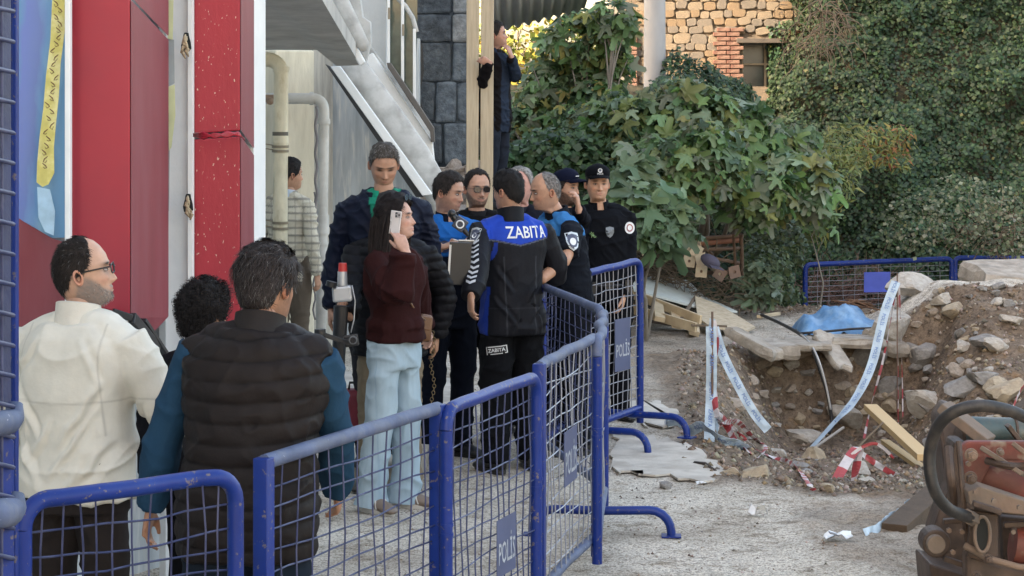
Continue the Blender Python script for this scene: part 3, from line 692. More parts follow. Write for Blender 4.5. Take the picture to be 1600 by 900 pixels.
# tilted glazed screen with three white posts
gl = thing('glazed_screen', 'white framed glass screen above the outside stairs', 'window', P(626, 170, 178))
mb = MB(); mb.prism([P(603, -40, 177), P(652, -40, 177), P(652, 40, 177), P(648, 170, 177), P(606, 104, 177)], (0, .01, 0)); ob('pane', mb, mat('greenish_glass', (.07, .09, .07), .12, var=.5, vscale=5, spec=.8, bump=.03, bscale=3), gl)
for xx, y0, y1 in ((607, -40, 104), (629, -40, 136), (647.5, 45, 168)):
    mb = MB(); mb.beam(P(xx, y0, 179), P(xx, y1, 179), .026, .03, (0, 1, 0)); ob('window_post', mb, M_whiteclean, gl, bevel=.004)
for y in (12, 38):
    mb = MB(); x0 = 607 if y < 20 else 629; mb.beam(P(x0+1, y, 180), P(x0+1, y+18, 180), .02, .035, (0, 1, 0)); ob('hinge', mb, mat('old_brass', (.25, .22, .17), .5, metal=.5), gl)
mb = MB(); mb.tube([P(612, -40, 178.5), P(618, -6, 178.5), P(634, 10, 178.5), P(645, 28, 178.5), P(651, 50, 178.5)], (.016, .02), 8); ob('window_rail', mb, M_mould, gl, smooth=True)

# slate wall built of big blocks behind torn black film
sl = thing('slate_wall', 'tall wall of big dark slate blocks beside the wooden posts', 'wall', P(690, 250, 150))
M_slate = [mat('slate_%d' % i, c, .7, var=.45, vscale=9, color2=c2, c2scale=14, c2lo=.42, c2hi=.6, bump=.9, bscale=22, bdist=.03) for i, (c, c2) in enumerate((((.085, .105, .125), (.19, .22, .24)), ((.05, .06, .07), (.12, .14, .15)), ((.22, .23, .23), (.36, .37, .36))))]
rowsy = [-60, -25, 22, 66, 128, 192, 258]
mb = MB(); vpanel(mb, 650, 148, 738, 148, -60, 262, .2); ob('backing', mb, M_slate[1], sl)
rs = random.Random(2)
for r in range(6):
    xa = 646+(r % 2)*0; xx = xa
    while xx < 733:
        wdt = rs.choice((34, 46, 60)); x2 = min(xx+wdt, 738)
        if 738-x2 < 16: x2 = 738
        j = lambda: rs.uniform(-1.5, 1.5)
        mb = MB(); y0, y1 = rowsy[r]+1.5, rowsy[r+1]-1.5
        mb.prism([P(xx+1+j(), y0+j(), 151), P((xx+x2)/2, y0-2+j(), 151), P(x2-1+j(), y0+j(), 151), P(x2-1+j(), y1+j(), 151), P((xx+x2)/2, y1+1+j(), 151), P(xx+1+j(), y1+j(), 151)], (0, .12+rs.uniform(-.02, .02), 0))
        ob('block', mb, M_slate[2 if r in (1, 2) and xx > 665 else (1 if xx < 660 else 0)], sl, bevel=.025); xx = x2
mb = MB(); mb.prism([P(x, y, 153) for x, y in [(648, 60), (660, 68), (663, 110), (656, 150), (668, 200), (664, 250), (650, 250)]], (0, .01, 0)); ob('black_film', mb, mat('black_plastic_film', (.02, .022, .024), .3, bump=.5, bscale=12), sl)
# rubble plinth under it
rb = thing('rubble_wall', 'low rough wall of pinkish rubble under the slate blocks', 'wall', P(705, 300, 156))
M_rub = mat('rubble_pink', (.40, .33, .27), .9, var=.3, vscale=8, color2=(.28, .22, .18), c2scale=7, bump=.8, bscale=20, bdist=.02)
mb = MB(); vpanel(mb, 640, 154, 780, 154, 262, 620, .3); ob('core', mb, M_rub, rb)
rub_base = [rock_mesh('stone', 900+i, .9, 2, .15, 9) for i in range(6)]
for k in range(60):
    o = link('stone', rub_base[k % 6], M_rub, rb)
    px, py = rs.uniform(664, 775), 258+abs(rs.gauss(0, 1))*30+(rs.random() < .55)*rs.uniform(60, 300)
    o.location = P(px, py, 157)-rb.location; o.scale = (rs.uniform(.1, .2), .1, rs.uniform(.07, .12)); o.rotation_euler = (0, rs.uniform(-.4, .4), rs.uniform(-.3, .3))
# props of the roof: two timber posts
M_post = mat('pale_timber', (.46, .38, .265), .7, var=.15, vscale=2, stretch=(16, 16, 1), color2=(.33, .26, .17), c2scale=3, bump=.25, bscale=10)
for i, (pa, pb, lab) in enumerate(((728, 748, 'pale timber roof post standing against the slate blocks'), (751, 771, 'pale timber roof post the man on the ledge holds on to'))):
    mb = MB(); x0 = (pa-800)/170; x1 = (pb-800)/170
    mb.prism([(x0-.012*i, 20., 0), (x1-.012, 20., 0), (x1+.006, 20., 3.6), (x0+.006, 20., 3.6)], (0, .09, 0))
    o = ob('timber_post', mb, M_post, bevel=.006); tag(o, lab, 'post', 'timber posts carrying the metal roof')
# corrugated roof sheet
mb = MB(); n = 64; aa, bb, cc, dd = P(752, -70, 172), P(930, -40, 150), P(913, 15, 144), P(764, 52, 158)
V = []
for i in range(n+1):
    u = i/n; o_ = .022*math.sin(u*9.5*2*PI)
    V += [aa.lerp(bb, u)+Vector((0, 0, o_)), dd.lerp(cc, u)+Vector((0, 0, o_))]
V += [v+Vector((0, 0, .006)) for v in V]
K = 2*(n+1)
mb.add(V, [(2*i, 2*i+1, 2*i+3, 2*i+2) for i in range(n)]+[(K+2*i, K+2*i+2, K+2*i+3, K+2*i+1) for i in range(n)]+[(2*i+1, K+2*i+1, K+2*i+3, 2*i+3) for i in range(n)])
roof = thing('metal_roof', 'grey corrugated metal canopy above the man on the ledge', 'roof', P(800, 20, 160))
ob('corrugated_sheet', mb, mat('grey_sheet_metal', (.55, .56, .56), .6, metal=.0, var=.15, vscale=3, bump=.08), roof, smooth=True)
# ledge for the man
mb = MB(); q = P(770, 270, 158); mb.box((q.x+.0, q.y-.58, .62), (1.1, 1.5, 1.24)); tag(ob('stone_ledge', mb, M_rub, bevel=.05), 'rough masonry ledge under the man behind the timber posts', 'ledge')
# big drain pipe and grey downpipe
M_pipe = mat('stained_pvc', (.55, .50, .36), .6, var=.2, vscale=6, stretch=(2, 2, .8), color2=(.30, .24, .14), c2scale=7, c2lo=.52, c2hi=.68, bump=.12)
M_pipe2 = mat('grey_pvc', (.52, .51, .47), .55, var=.12, vscale=5, color2=(.36, .34, .30), c2scale=6, bump=.1)
pp = thing('drain_pipe', 'thick yellowed drain pipe coming down before the cream column', 'pipe', P(440, 600, 215))
S = 215; R = 11.5/S
mb = MB(); pts = [P(395, 93, S), P(418, 93, S)]+[P(418+21*math.sin(a), 114-21*math.cos(a), S) for a in np.linspace(.3, PI/2, 6)]+[P(439, 150, S), P(438, 300, S), P(438, 700, S)]
mb.tube(pts, R, 18); ob('pipe', mb, M_pipe, pp, smooth=True)
mb = MB(); mb.tube([P(439, 104, S), P(439, 113, S)], R*1.14, 18); ob('coupling', mb, M_pipe, pp, smooth='auto')
mb = MB(); mb.tube([P(438, 212, S), P(438, 224, S)], R*1.1, 18); ob('coupling', mb, M_pipe, pp, smooth='auto')
for y, mcol in ((227, 0), (234, 0), (346, 1), (355, 1)):
    mb = MB(); mb.tube([P(438, y, S), P(438, y+4, S)], R*1.16, 16); mb.beam(P(438, y+2, S)+Vector((0, .02, 0)), P(408, y-3, S), .008, .008)
    ob('clamp', mb, mat('wire_clamp', (.20, .17, .12), .6, metal=.4), pp, smooth='auto')
mb = MB(); mb.tube([P(438, 206, S), P(438, 214, S)], R*1.08, 16); ob('tape_wrap', mb, mat('dark_tape', (.10, .09, .07), .7), pp, smooth='auto')
p2 = thing('downpipe', 'slim grey downpipe with elbow running down the column edge', 'pipe', P(505, 600, 196))
S = 196; R = 8.5/S
mb = MB(); pts = [P(415, 154, S), P(486, 154, S)]+[P(489+17*math.sin(a), 171-17*math.cos(a), S) for a in np.linspace(.2, PI/2, 6)]+[P(506, 190, S), P(503, 400, S), P(500, 640, S)]
mb.tube(pts, R, 16); ob('pipe', mb, M_pipe2, p2, smooth=True)
for a, b in (((484, 154), (490, 154)), ((506, 186), (506, 194)), ((504, 336), (504, 366)), ((503.5, 378), (503.5, 383))):
    mb = MB(); mb.tube([P(*a, S), P(*b, S)], R*1.22, 16); ob('coupling', mb, M_pipe2, p2, smooth='auto')
mb = MB(); pts = [P(494+1.5*math.sin(k*.9), 166+k*6, 197) for k in range(40)]; mb.tube(pts, .012, 6); 
pts = [P(491+2*math.sin(k*1.3), 300+k*8, 197) for k in range(26)]; mb.tube(pts, .008, 6)
tag(ob('cable_bundle', mb, mat('grey_cable', (.16, .15, .15), .6), smooth=True), 'untidy bundle of grey cables hanging beside the downpipe', 'cable')
mb = MB(); mb.beam(P(412, 154, 200), P(430, 154, 200), .05, .06); mb.ball(P(422, 158, 203), .03, 10, 6); ob('pipe_bracket', mb, mat('rusty_bracket', (.24, .17, .12), .8), p2, bevel=.004)
# kerb step in front of the stair house
mb = MB(); a, b = P(512, HY, 262), P(760, HY, 196); mb.prism([(a.x-.6, a.y-.2, -.02), (-.55, 12.6, -.02), (-.35, 16.8, -.02), (a.x-.6, 17.5, -.02)], (0, 0, .12)); tag(ob('pavement', mb, M_screed, bevel=.01), kind='structure')
# ================================================================== POLICE BARRIERS
M_blue = mat('worn_blue_paint', (.004, .022, .165), .42, var=.2, vscale=5, color2=(.013, .042, .20), c2scale=7, c2lo=.5, c2hi=.75, color3=(.11, .095, .12), c3scale=42, c3lo=.62, c3hi=.66, bump=.2, bscale=60, bdist=.003, spec=.3)
M_bluegrey = mat('sun_faded_blue_paint', (.065, .088, .165), .65, var=.3, vscale=8, color2=(.12, .135, .175), c2scale=12, c2lo=.45, c2hi=.6, color3=(.28, .29, .36), c3scale=50, c3lo=.68, c3hi=.72, bump=.3, bscale=60, bdist=.003)
M_wire = mat('blue_wire', (.018, .026, .085), .5, var=.2, vscale=8, bump=0, color2=(.07, .08, .15), c2scale=9)
M_wirepale = mat('pale_worn_wire', (.25, .26, .30), .45, var=.2, vscale=8, bump=0, metal=.3)
M_plate = mat('grey_blue_plate', (.060, .075, .15), .5, var=.15, vscale=5, bump=.05)
M_plateb = mat('bright_blue_plate', (.05, .08, .42), .5, var=.15, vscale=5, bump=.05)
M_ink = mat('white_lettering', (.34, .36, .40), .6, var=.25, vscale=30, bump=0)
polis_me = text_bm('POL\u0130S', .1)
def barrier(label, A, B, ends=('round', 'round'), H=1.10, r=.024, plate=None, feet=(1, 1), group='blue police barriers fencing off the street', nv=12, nh=14, rail=None, plate_mat=None, bow=.008, foot_side=(1, 1), wirem=None, seed=0, zb=None, legs_len=.36, words=True, inset=.09):
    """A, B: top rail ends (x,y,z) in the world"""
    rs = random.Random(seed+50)
    A, B = Vector(A), Vector(B); d = (B-A); L = math.hypot(d.x, d.y); rz = math.atan2(d.y, d.x)
    za = A.z-H if zb is None else zb
    t = thing('police_barrier', label, 'barrier', (A.x, A.y, za), rz, group)
    tilt = (B.z-A.z)
    R = Matrix.Translation(t.location) @ Matrix.Rotation(rz, 4, 'Z')
    H = A.z-za
    def W(x, y, z): return Vector((x, y, z+tilt*x/L))
    def part(nm, mb, m, sm=True, bev=None, par=None):
        me = mb.mesh(nm)
        if bev: bevel_mesh(me, bev, 2)
        else: fix_normals(me)
        o = link(nm, me, m, par or t)
        if sm:
            me.polygons.foreach_set('use_smooth', [True]*len(me.polygons))
            try: me.set_sharp_from_angle(angle=.8)
            except Exception: pass
        return o
    cr = .075
    top = []
    xa = .045 if ends[0] == 'square' else 0; xb = L-.045 if ends[1] == 'square' else L
    if ends[0] == 'round': top += [W(xa, 0, H-cr)]+[W(xa+cr-cr*math.cos(a), 0, H-cr+cr*math.sin(a)) for a in np.linspace(.3, PI/2, 6)]
    else: top += [W(xa-.01, 0, H)]
    for k in range(1, 6): top.append(W(xa+(xb-xa)*k/6, rs.uniform(-bow, bow), H+rs.uniform(-.002, .002)))
    if ends[1] == 'round': top += [W(xb-cr+cr*math.sin(a), 0, H-cr+cr*math.cos(a)) for a in np.linspace(0, PI/2-.3, 6)]+[W(xb, 0, H-cr)]
    else: top += [W(xb+.01, 0, H)]
    mb = MB(); mb.tube(top, r, 14); part('top_rail', mb, rail or M_blue)
    for k, (xx, e) in enumerate(((xa, ends[0]), (xb, ends[1]))):
        mb = MB()
        if e == 'round': mb.tube([W(xx, 0, H-cr), W(xx, 0, .06)], r, 14)
        else: mb.box(W(xx-.012 if k == 0 else xx+.012, 0, (H+.075)/2), (.05, .05, H-.045), col=None)
        p = part('post', mb, M_blue, bev=.004 if e != 'round' else None)
        if e == 'round':
            mb = MB(); zz = H*.62
            for q in (zz, zz-.035): mb.tube([W(xx, 0, q), W(xx, 0, q+.012)], r*1.12, 14)
            part('collar', mb, M_blue, par=p)
    mb = MB(); mb.tube([W(xa, 0, .16), W(L/2, rs.uniform(-bow, bow), .158), W(xb, 0, .16)], r*.95, 12); part('bottom_rail', mb, M_bluegrey if rail else M_blue)
    mb = MB(); wr = .0033
    for i in range(1, nv):
        x0 = xa+(xb-xa)*i/nv+rs.uniform(-.006, .006); pts = []
        b = rs.gauss(0, bow*.9)
        for k in range(7): f = k/6; pts.append(W(x0+b*math.sin(PI*f)*(1 if k % 2 else .6), .006*math.sin(f*9+i), .16+(H-.16)*f))
        mb.tube(pts, wr, 4, caps=False)
    for j in range(1, nh):
        z0 = .16+(H-.18)*j/nh+rs.uniform(-.004, .004); pts = []; b = rs.gauss(0, bow*1.1)
        for k in range(9): f = k/8; pts.append(W(xa+(xb-xa)*f, .008*math.sin(f*7+j*2)+.007, z0+b*math.sin(PI*f)+rs.gauss(0, .0022)))
        mb.tube(pts, wr, 4, caps=False)
    part('wire_mesh', mb, wirem or M_wire)
    for k, (xx, on) in enumerate(((xa+inset, feet[0]), (xb-inset, feet[1]))):
        if not on: continue
        mb = MB(); q = legs_len
        for sgn in (-1, 1):
            pts = [W(xx, 0, .13), W(xx, sgn*q*.55, .135)]+[W(xx, sgn*(q*.55+.11*math.sin(a)), .025+.11*math.cos(a)) for a in np.linspace(.3, PI/2, 5)]+[W(xx, sgn*(q*.55+.11), .006)]
            mb.tube(pts, r*.95, 12); 
            c = W(xx, sgn*(q*.55+.11), .006); mb.box(c, (.09, .10, .008))
        part('foot', mb, M_blue)
    if plate:
        mb = MB(); px0, pw, ph, pz = plate; s0 = MB()
        mb.box(W(px0, -.014, pz), (pw, .003, ph)); pl = part('sign_plate', mb, plate_mat or M_plate, sm=False)
        for sgn in ((-1, 1) if words else ()):
            m2 = polis_me.copy(); sc = pw*.86/.26
            m2.transform(Matrix.Translation(W(px0, -.014+sgn*.003, pz-ph*.12)) @ (Matrix.Rotation(0, 4, 'Z') if sgn < 0 else Matrix.Rotation(PI, 4, 'Z')) @ Matrix.Rotation(PI/2, 4, 'X') @ Matrix.Diagonal((sc, sc*1.6, sc, 1)))
            link('lettering', m2, M_ink, pl)
    return t
def TP(px, py, z=1.10):              # point at a known height above flat ground, from its photo row
    s = (py-HY)/(CH-z); return P(px, py, s)
# the line of barriers, near to far
barrier('rounded blue police barrier nearest the white jacket man', P(36, 784, 585), P(368, 742, 540), H=1.06, seed=1, nv=12, nh=14, bow=.012)
barrier('square posted blue barrier nearest the padded waistcoat man, its grey top rail worn', TP(404, 725), TP(690, 636), ('square', 'square'), seed=2, rail=M_bluegrey, feet=(0, 0))
barrier('rounded blue barrier with a police sign hung low beside the woman', TP(697, 640), TP(838, 588), seed=3, plate=(.62, .22, .22, .50), nv=13, feet=(0, 1))
barrier('square posted blue barrier with pale wires and a tilted police sign', TP(840, 575), TP(931, 526), ('square', 'round'), seed=4, rail=M_bluegrey, plate=(.62, .28, .24, .64), wirem=M_wirepale, bow=.02, feet=(1, 0))
barrier('blue barrier seen almost end on at the bend of the line, curved feet sticking out', TP(933, 532), TP(944, 488), seed=5, rail=M_bluegrey, wirem=M_wirepale, bow=.02, legs_len=.44, feet=(0, 1), inset=.45)
barrier('grey railed blue barrier turning back towards the bald officer', TP(940, 484), TP(847, 447), seed=6, rail=M_bluegrey, feet=(0, 0))
barrier('short blue barrier under the forearm of the bald officer', TP(848, 447), TP(903, 425), ('round', 'square'), seed=7, feet=(0, 0))
barrier('blue barrier before the young policeman, farthest of the line', P(912, 428, 247), P(1000, 407, 235), ('square', 'round'), seed=8, zb=0, plate=(.52, .22, .34, .62), wirem=M_wirepale, legs_len=.5)
# the stood-up panel at the picture's edge
t = thing('fence_panel', 'tall dark blue mesh panel stood on end beside the poster', 'fence', P(12, HY, 640)-Vector((0, 0, CH)))
mb = MB(); a = P(24.5, -200, 640); mb.beam(P(24.5, -260, 640), P(23, 1500, 640), .012, .03, (0, 1, 0)); mb.beam(P(18, -260, 632), P(17, 1500, 632), .02, .04, (0, 1, 0)); ob('post', mb, M_blue, t, bevel=.003)
mb = MB()
for k in range(26): y = -80+k*47.5; mb.tube([P(21, y+3, 652), P(0, y-2, 664), P(-60, y-10, 700)], .006, 5, caps=False)
for x in (2, -12, -26, -40): mb.tube([P(x, -260, 660), P(x+1, 300, 660), P(x, 1500, 660)], .004, 5, caps=False)
ob('wire_mesh', mb, M_wire, t, smooth=True)
mb = MB(); mb.prism([P(-50, -260, 672), P(16, -260, 650), P(16, 632, 650), P(-50, 632, 672)], (0, .006, 0)); ob('sheet', mb, mat('dark_blue_tarpaulin', (.012, .022, .085), .5, bump=.5, bscale=14, var=.3), t)
for y0, rr in ((661, .030), (802, .036)):
    mb = MB(); mb.tube([P(-80, y0+2, 690), P(0, y0, 665), P(14, y0-2, 655), P(22, y0-10, 650), P(24, y0-30, 648)], [rr, rr, rr, rr*.85, rr*.6], 12); ob('rail', mb, M_bluegrey, t, smooth=True)
mb = MB(); mb.prism([P(-30, 700, 668), P(21, 700, 650), P(21, 1500, 650), P(-30, 1500, 668)], (0, .006, 0)); mb.prism([P(-30, 640, 668), P(21, 690, 650), P(21, 700, 650), P(-30, 700, 668)], (0, .006, 0)); ob('sheet', mb, M_blue, t)
# two behind the pit
S1 = 120
barrier('long blue barrier behind the blue tarp, bright plate on its mesh', P(1258, 414, S1+2), P(1487, 404, S1), r=.034, wirem=M_wirepale, seed=9, plate=(.98, .36, .26, .84), plate_mat=M_plateb, H=1.1, words=False, group='blue barriers on the far side of the pit')
barrier('far blue barrier whose end stands behind the concrete slab', P(1492, 403, S1), P(1745, 405, S1-3), r=.034, wirem=M_wirepale, seed=10, H=1.1, group='blue barriers on the far side of the pit')
# ================================================================== PEOPLE
M_skin = mat('skin', (1, 1, 1), .5, var=.14, vscale=38, tint=True, bump=.12, bscale=90, bdist=.002, spec=.4)
M_hair = mat('hair', (1, 1, 1), .7, var=.4, vscale=60, tint=True, bump=.7, bscale=160, bdist=.004, spec=.2, stretch=(1, 1, .5))
M_cloth = mat('woven_cloth', (1, 1, 1), .85, var=.10, vscale=9, tint=True, bump=.4, bscale=70, bdist=.005, spec=.08)
M_nylon = mat('padded_nylon', (1, 1, 1), .6, var=.10, vscale=9, tint=True, bump=.4, bscale=45, bdist=.005, spec=.13)
M_denim = mat('denim', (1, 1, 1), .9, var=.12, vscale=14, tint=True, bump=.3, bscale=80, bdist=.003, stretch=(1, 1, .35), spec=.15)
M_leather = mat('leather', (1, 1, 1), .45, var=.15, vscale=12, tint=True, bump=.2, bscale=80, bdist=.002)
M_eye = mat('eye_white', (.34, .30, .27), .25, bump=0, var=0); M_iris = mat('iris', (.02, .012, .008), .15, bump=0, var=0)
M_lens = mat('dark_lens', (.02, .018, .018), .08, bump=0, var=0, spec=.9); M_black = mat('black_plastic', (.012, .012, .013), .35, bump=.05)
M_silver = mat('silver_plastic', (.45, .46, .47), .35, metal=.4, bump=.05); M_badge = mat('badge_white', (.62, .63, .64), .5, bump=.1, var=.1)
def ip(x, xs, ys): return np.interp(x, xs, ys)
def rotm(yaw=0, pitch=0, roll=0):
    """yaw about z (positive turns the face to the viewer's right when facing the camera), pitch positive looks up"""
    return Matrix.Rotation(yaw, 3, 'Z') @ Matrix.Rotation(-pitch, 3, 'X') @ Matrix.Rotation(roll, 3, 'Y')
# ---- head: one grid from the crown down into the collar
HZ = [.118, .112, .10, .08, .05, .02, 0., -.03, -.05, -.07, -.09, -.105, -.117, -.13, -.15, -.18, -.25]
HFR = [.004, .028, .050, .068, .084, .090, .086, .088, .087, .087, .085, .080, .058, .030, .022, .022, .030]
HBK = [.004, .034, .058, .078, .094, .101, .101, .097, .088, .076, .070, .068, .067, .067, .068, .070, .080]
HWD = [.004, .030, .050, .064, .0745, .078, .0775, .074, .070, .065, .058, .051, .050, .052, .054, .058, .075]
NR, NC = 84, 84
def head_grid(scale=1., fat=1., nose=1.):
    t = np.linspace(0, 1, NR); z = .118-.368*t; z = .118-.368*(t**1.0)
    z[:4] = [.118, .1165, .1125, .107]
    u = np.linspace(0, 2*PI, NC, endpoint=False); th = u-.42*np.sin(u)
    TH, ZZ = np.meshgrid(th, z)
    rev = lambda a: ip(ZZ, HZ[::-1], a[::-1])
    fr, bk, wd = rev(HFR), rev(HBK), rev(HWD)*fat
    c, s_ = np.cos(TH), np.sin(TH)
    e = .88
    yy = np.where(c > 0, fr*np.abs(c)**e, -bk*np.abs(c)**e)
    xx = wd*np.sign(s_)*np.abs(s_)**.92
    g = lambda x0, z0, sx, sz: np.exp(-((xx-x0)/sx)**2-((ZZ-z0)/sz)**2)*(c > 0)
    d = 0
    for sg in (-1, 1):
        d = d-.0085*g(sg*.031, -.002, .015, .011)+.0045*g(sg*.030, .020, .020, .006)+.0035*g(sg*.046, -.030, .018, .014)-.004*g(sg*.040, -.062, .014, .02)
        d = d+.007*nose*g(sg*.0125, -.043, .006, .007)+.0035*g(sg*.031, -.003, .011, .0035)
    ridge = np.where(ZZ > -.041, np.clip((.008-ZZ)/.049, 0, 1), np.clip((ZZ+.056)/.015, 0, 1))
    d = d+nose*(.022*ridge*np.exp(-(xx/(.0065+.004*ridge))**2)*(c > 0))
    d = d+.0045*g(0, -.0655, .022, .0045)+.005*g(0, -.0765, .018, .0045)-.003*g(0, -.071, .024, .002)-.003*g(0, -.060, .006, .004)-.003*g(0, -.086, .02, .004)+.004*g(0, -.102, .016, .012)
    yy = yy+d
    X = np.stack([xx, -yy, ZZ], -1)*scale
    return X, TH, ZZ
def hairline(th, z, kind):
    a = np.degrees(np.abs((th+PI) % (2*PI)-PI))
    if kind == 'bald': hl = ip(a, [0, 55, 75, 88, 100, 120, 180], [.14, .13, .075, .0, .02, -.045, -.085])
    elif kind == 'receding': hl = ip(a, [0, 18, 38, 60, 75, 88, 98, 120, 180], [.086, .093, .088, .055, .01, -.02, .012, -.05, -.085])
    elif kind == 'crownbald': hl = ip(a, [0, 30, 60, 80, 90, 100, 120, 180], [.125, .125, .085, .01, -.01, .01, -.045, -.08])
    elif kind == 'long': hl = ip(a, [0, 20, 50, 70, 80, 180], [.086, .084, .045, .0, -.09, -.2])
    else: hl = ip(a, [0, 40, 58, 75, 88, 98, 120, 180], [.074, .070, .045, .0, -.022, .008, -.05, -.085])
    return sstep(z-hl, -.004, .007)
BODY_PENDING = []
def smooth_pts(V, F, it=2, lam=.5):
    E = np.concatenate([F[:, [0, 1]], F[:, [1, 2]], F[:, [2, 3]], F[:, [3, 0]]])
    n = len(V); deg = np.bincount(E.ravel(), minlength=n)[:, None]
    for _ in range(it):
        S = np.zeros_like(V)
        for k in range(3):
            S[:, k] = np.bincount(E[:, 0], V[E[:, 1], k], n)+np.bincount(E[:, 1], V[E[:, 0], k], n)
        V = V+(S/np.maximum(deg, 1)-V)*lam
    return V
def vert_normals(V, F):
    a = np.cross(V[F[:, 2]]-V[F[:, 0]], V[F[:, 3]]-V[F[:, 1]]); N = np.zeros_like(V)
    for k in range(4): np.add.at(N, F[:, k], a)
    return N/np.maximum(np.linalg.norm(N, axis=1), 1e-9)[:, None]
REM = []
def remesh_later(mb, voxel, fn): REM.append((mb, voxel, fn))
def run_remesh():
    objs = []
    for mb, vx, fn in REM:
        me = mb.mesh('tmp'); fix_islands(me)
        o = bpy.data.objects.new('tmp', me); COL.objects.link(o)
        md = o.modifiers.new('r', 'REMESH'); md.mode = 'VOXEL'; md.voxel_size = vx; md.adaptivity = 0
        objs.append(o)
    bpy.context.view_layer.update(); dg = bpy.context.evaluated_depsgraph_get()
    for (mb, vx, fn), o in zip(REM, objs):
        me = bpy.data.meshes.new_from_object(o.evaluated_get(dg))
        n = len(me.vertices); V = np.zeros(n*3, np.float32); me.vertices.foreach_get('co', V)
        k = len(me.polygons); lt = np.zeros(k, np.int32); me.polygons.foreach_get('loop_total', lt)
        L = np.zeros(len(me.loops), np.int32); me.loops.foreach_get('vertex_index', L)
        if (lt == 4).all(): Fq = L.reshape(-1, 4)
        else:
            Fq = np.array([list(p.vertices)+([p.vertices[-1]] if len(p.vertices) == 3 else []) for p in me.polygons])
        bpy.data.meshes.remove(me)
        fn(V.reshape(-1, 3).astype(float), Fq)
    for o in objs: m = o.data; bpy.data.objects.remove(o); bpy.data.meshes.remove(m)
    REM.clear()
def fix_islands(me): fix_normals(me)

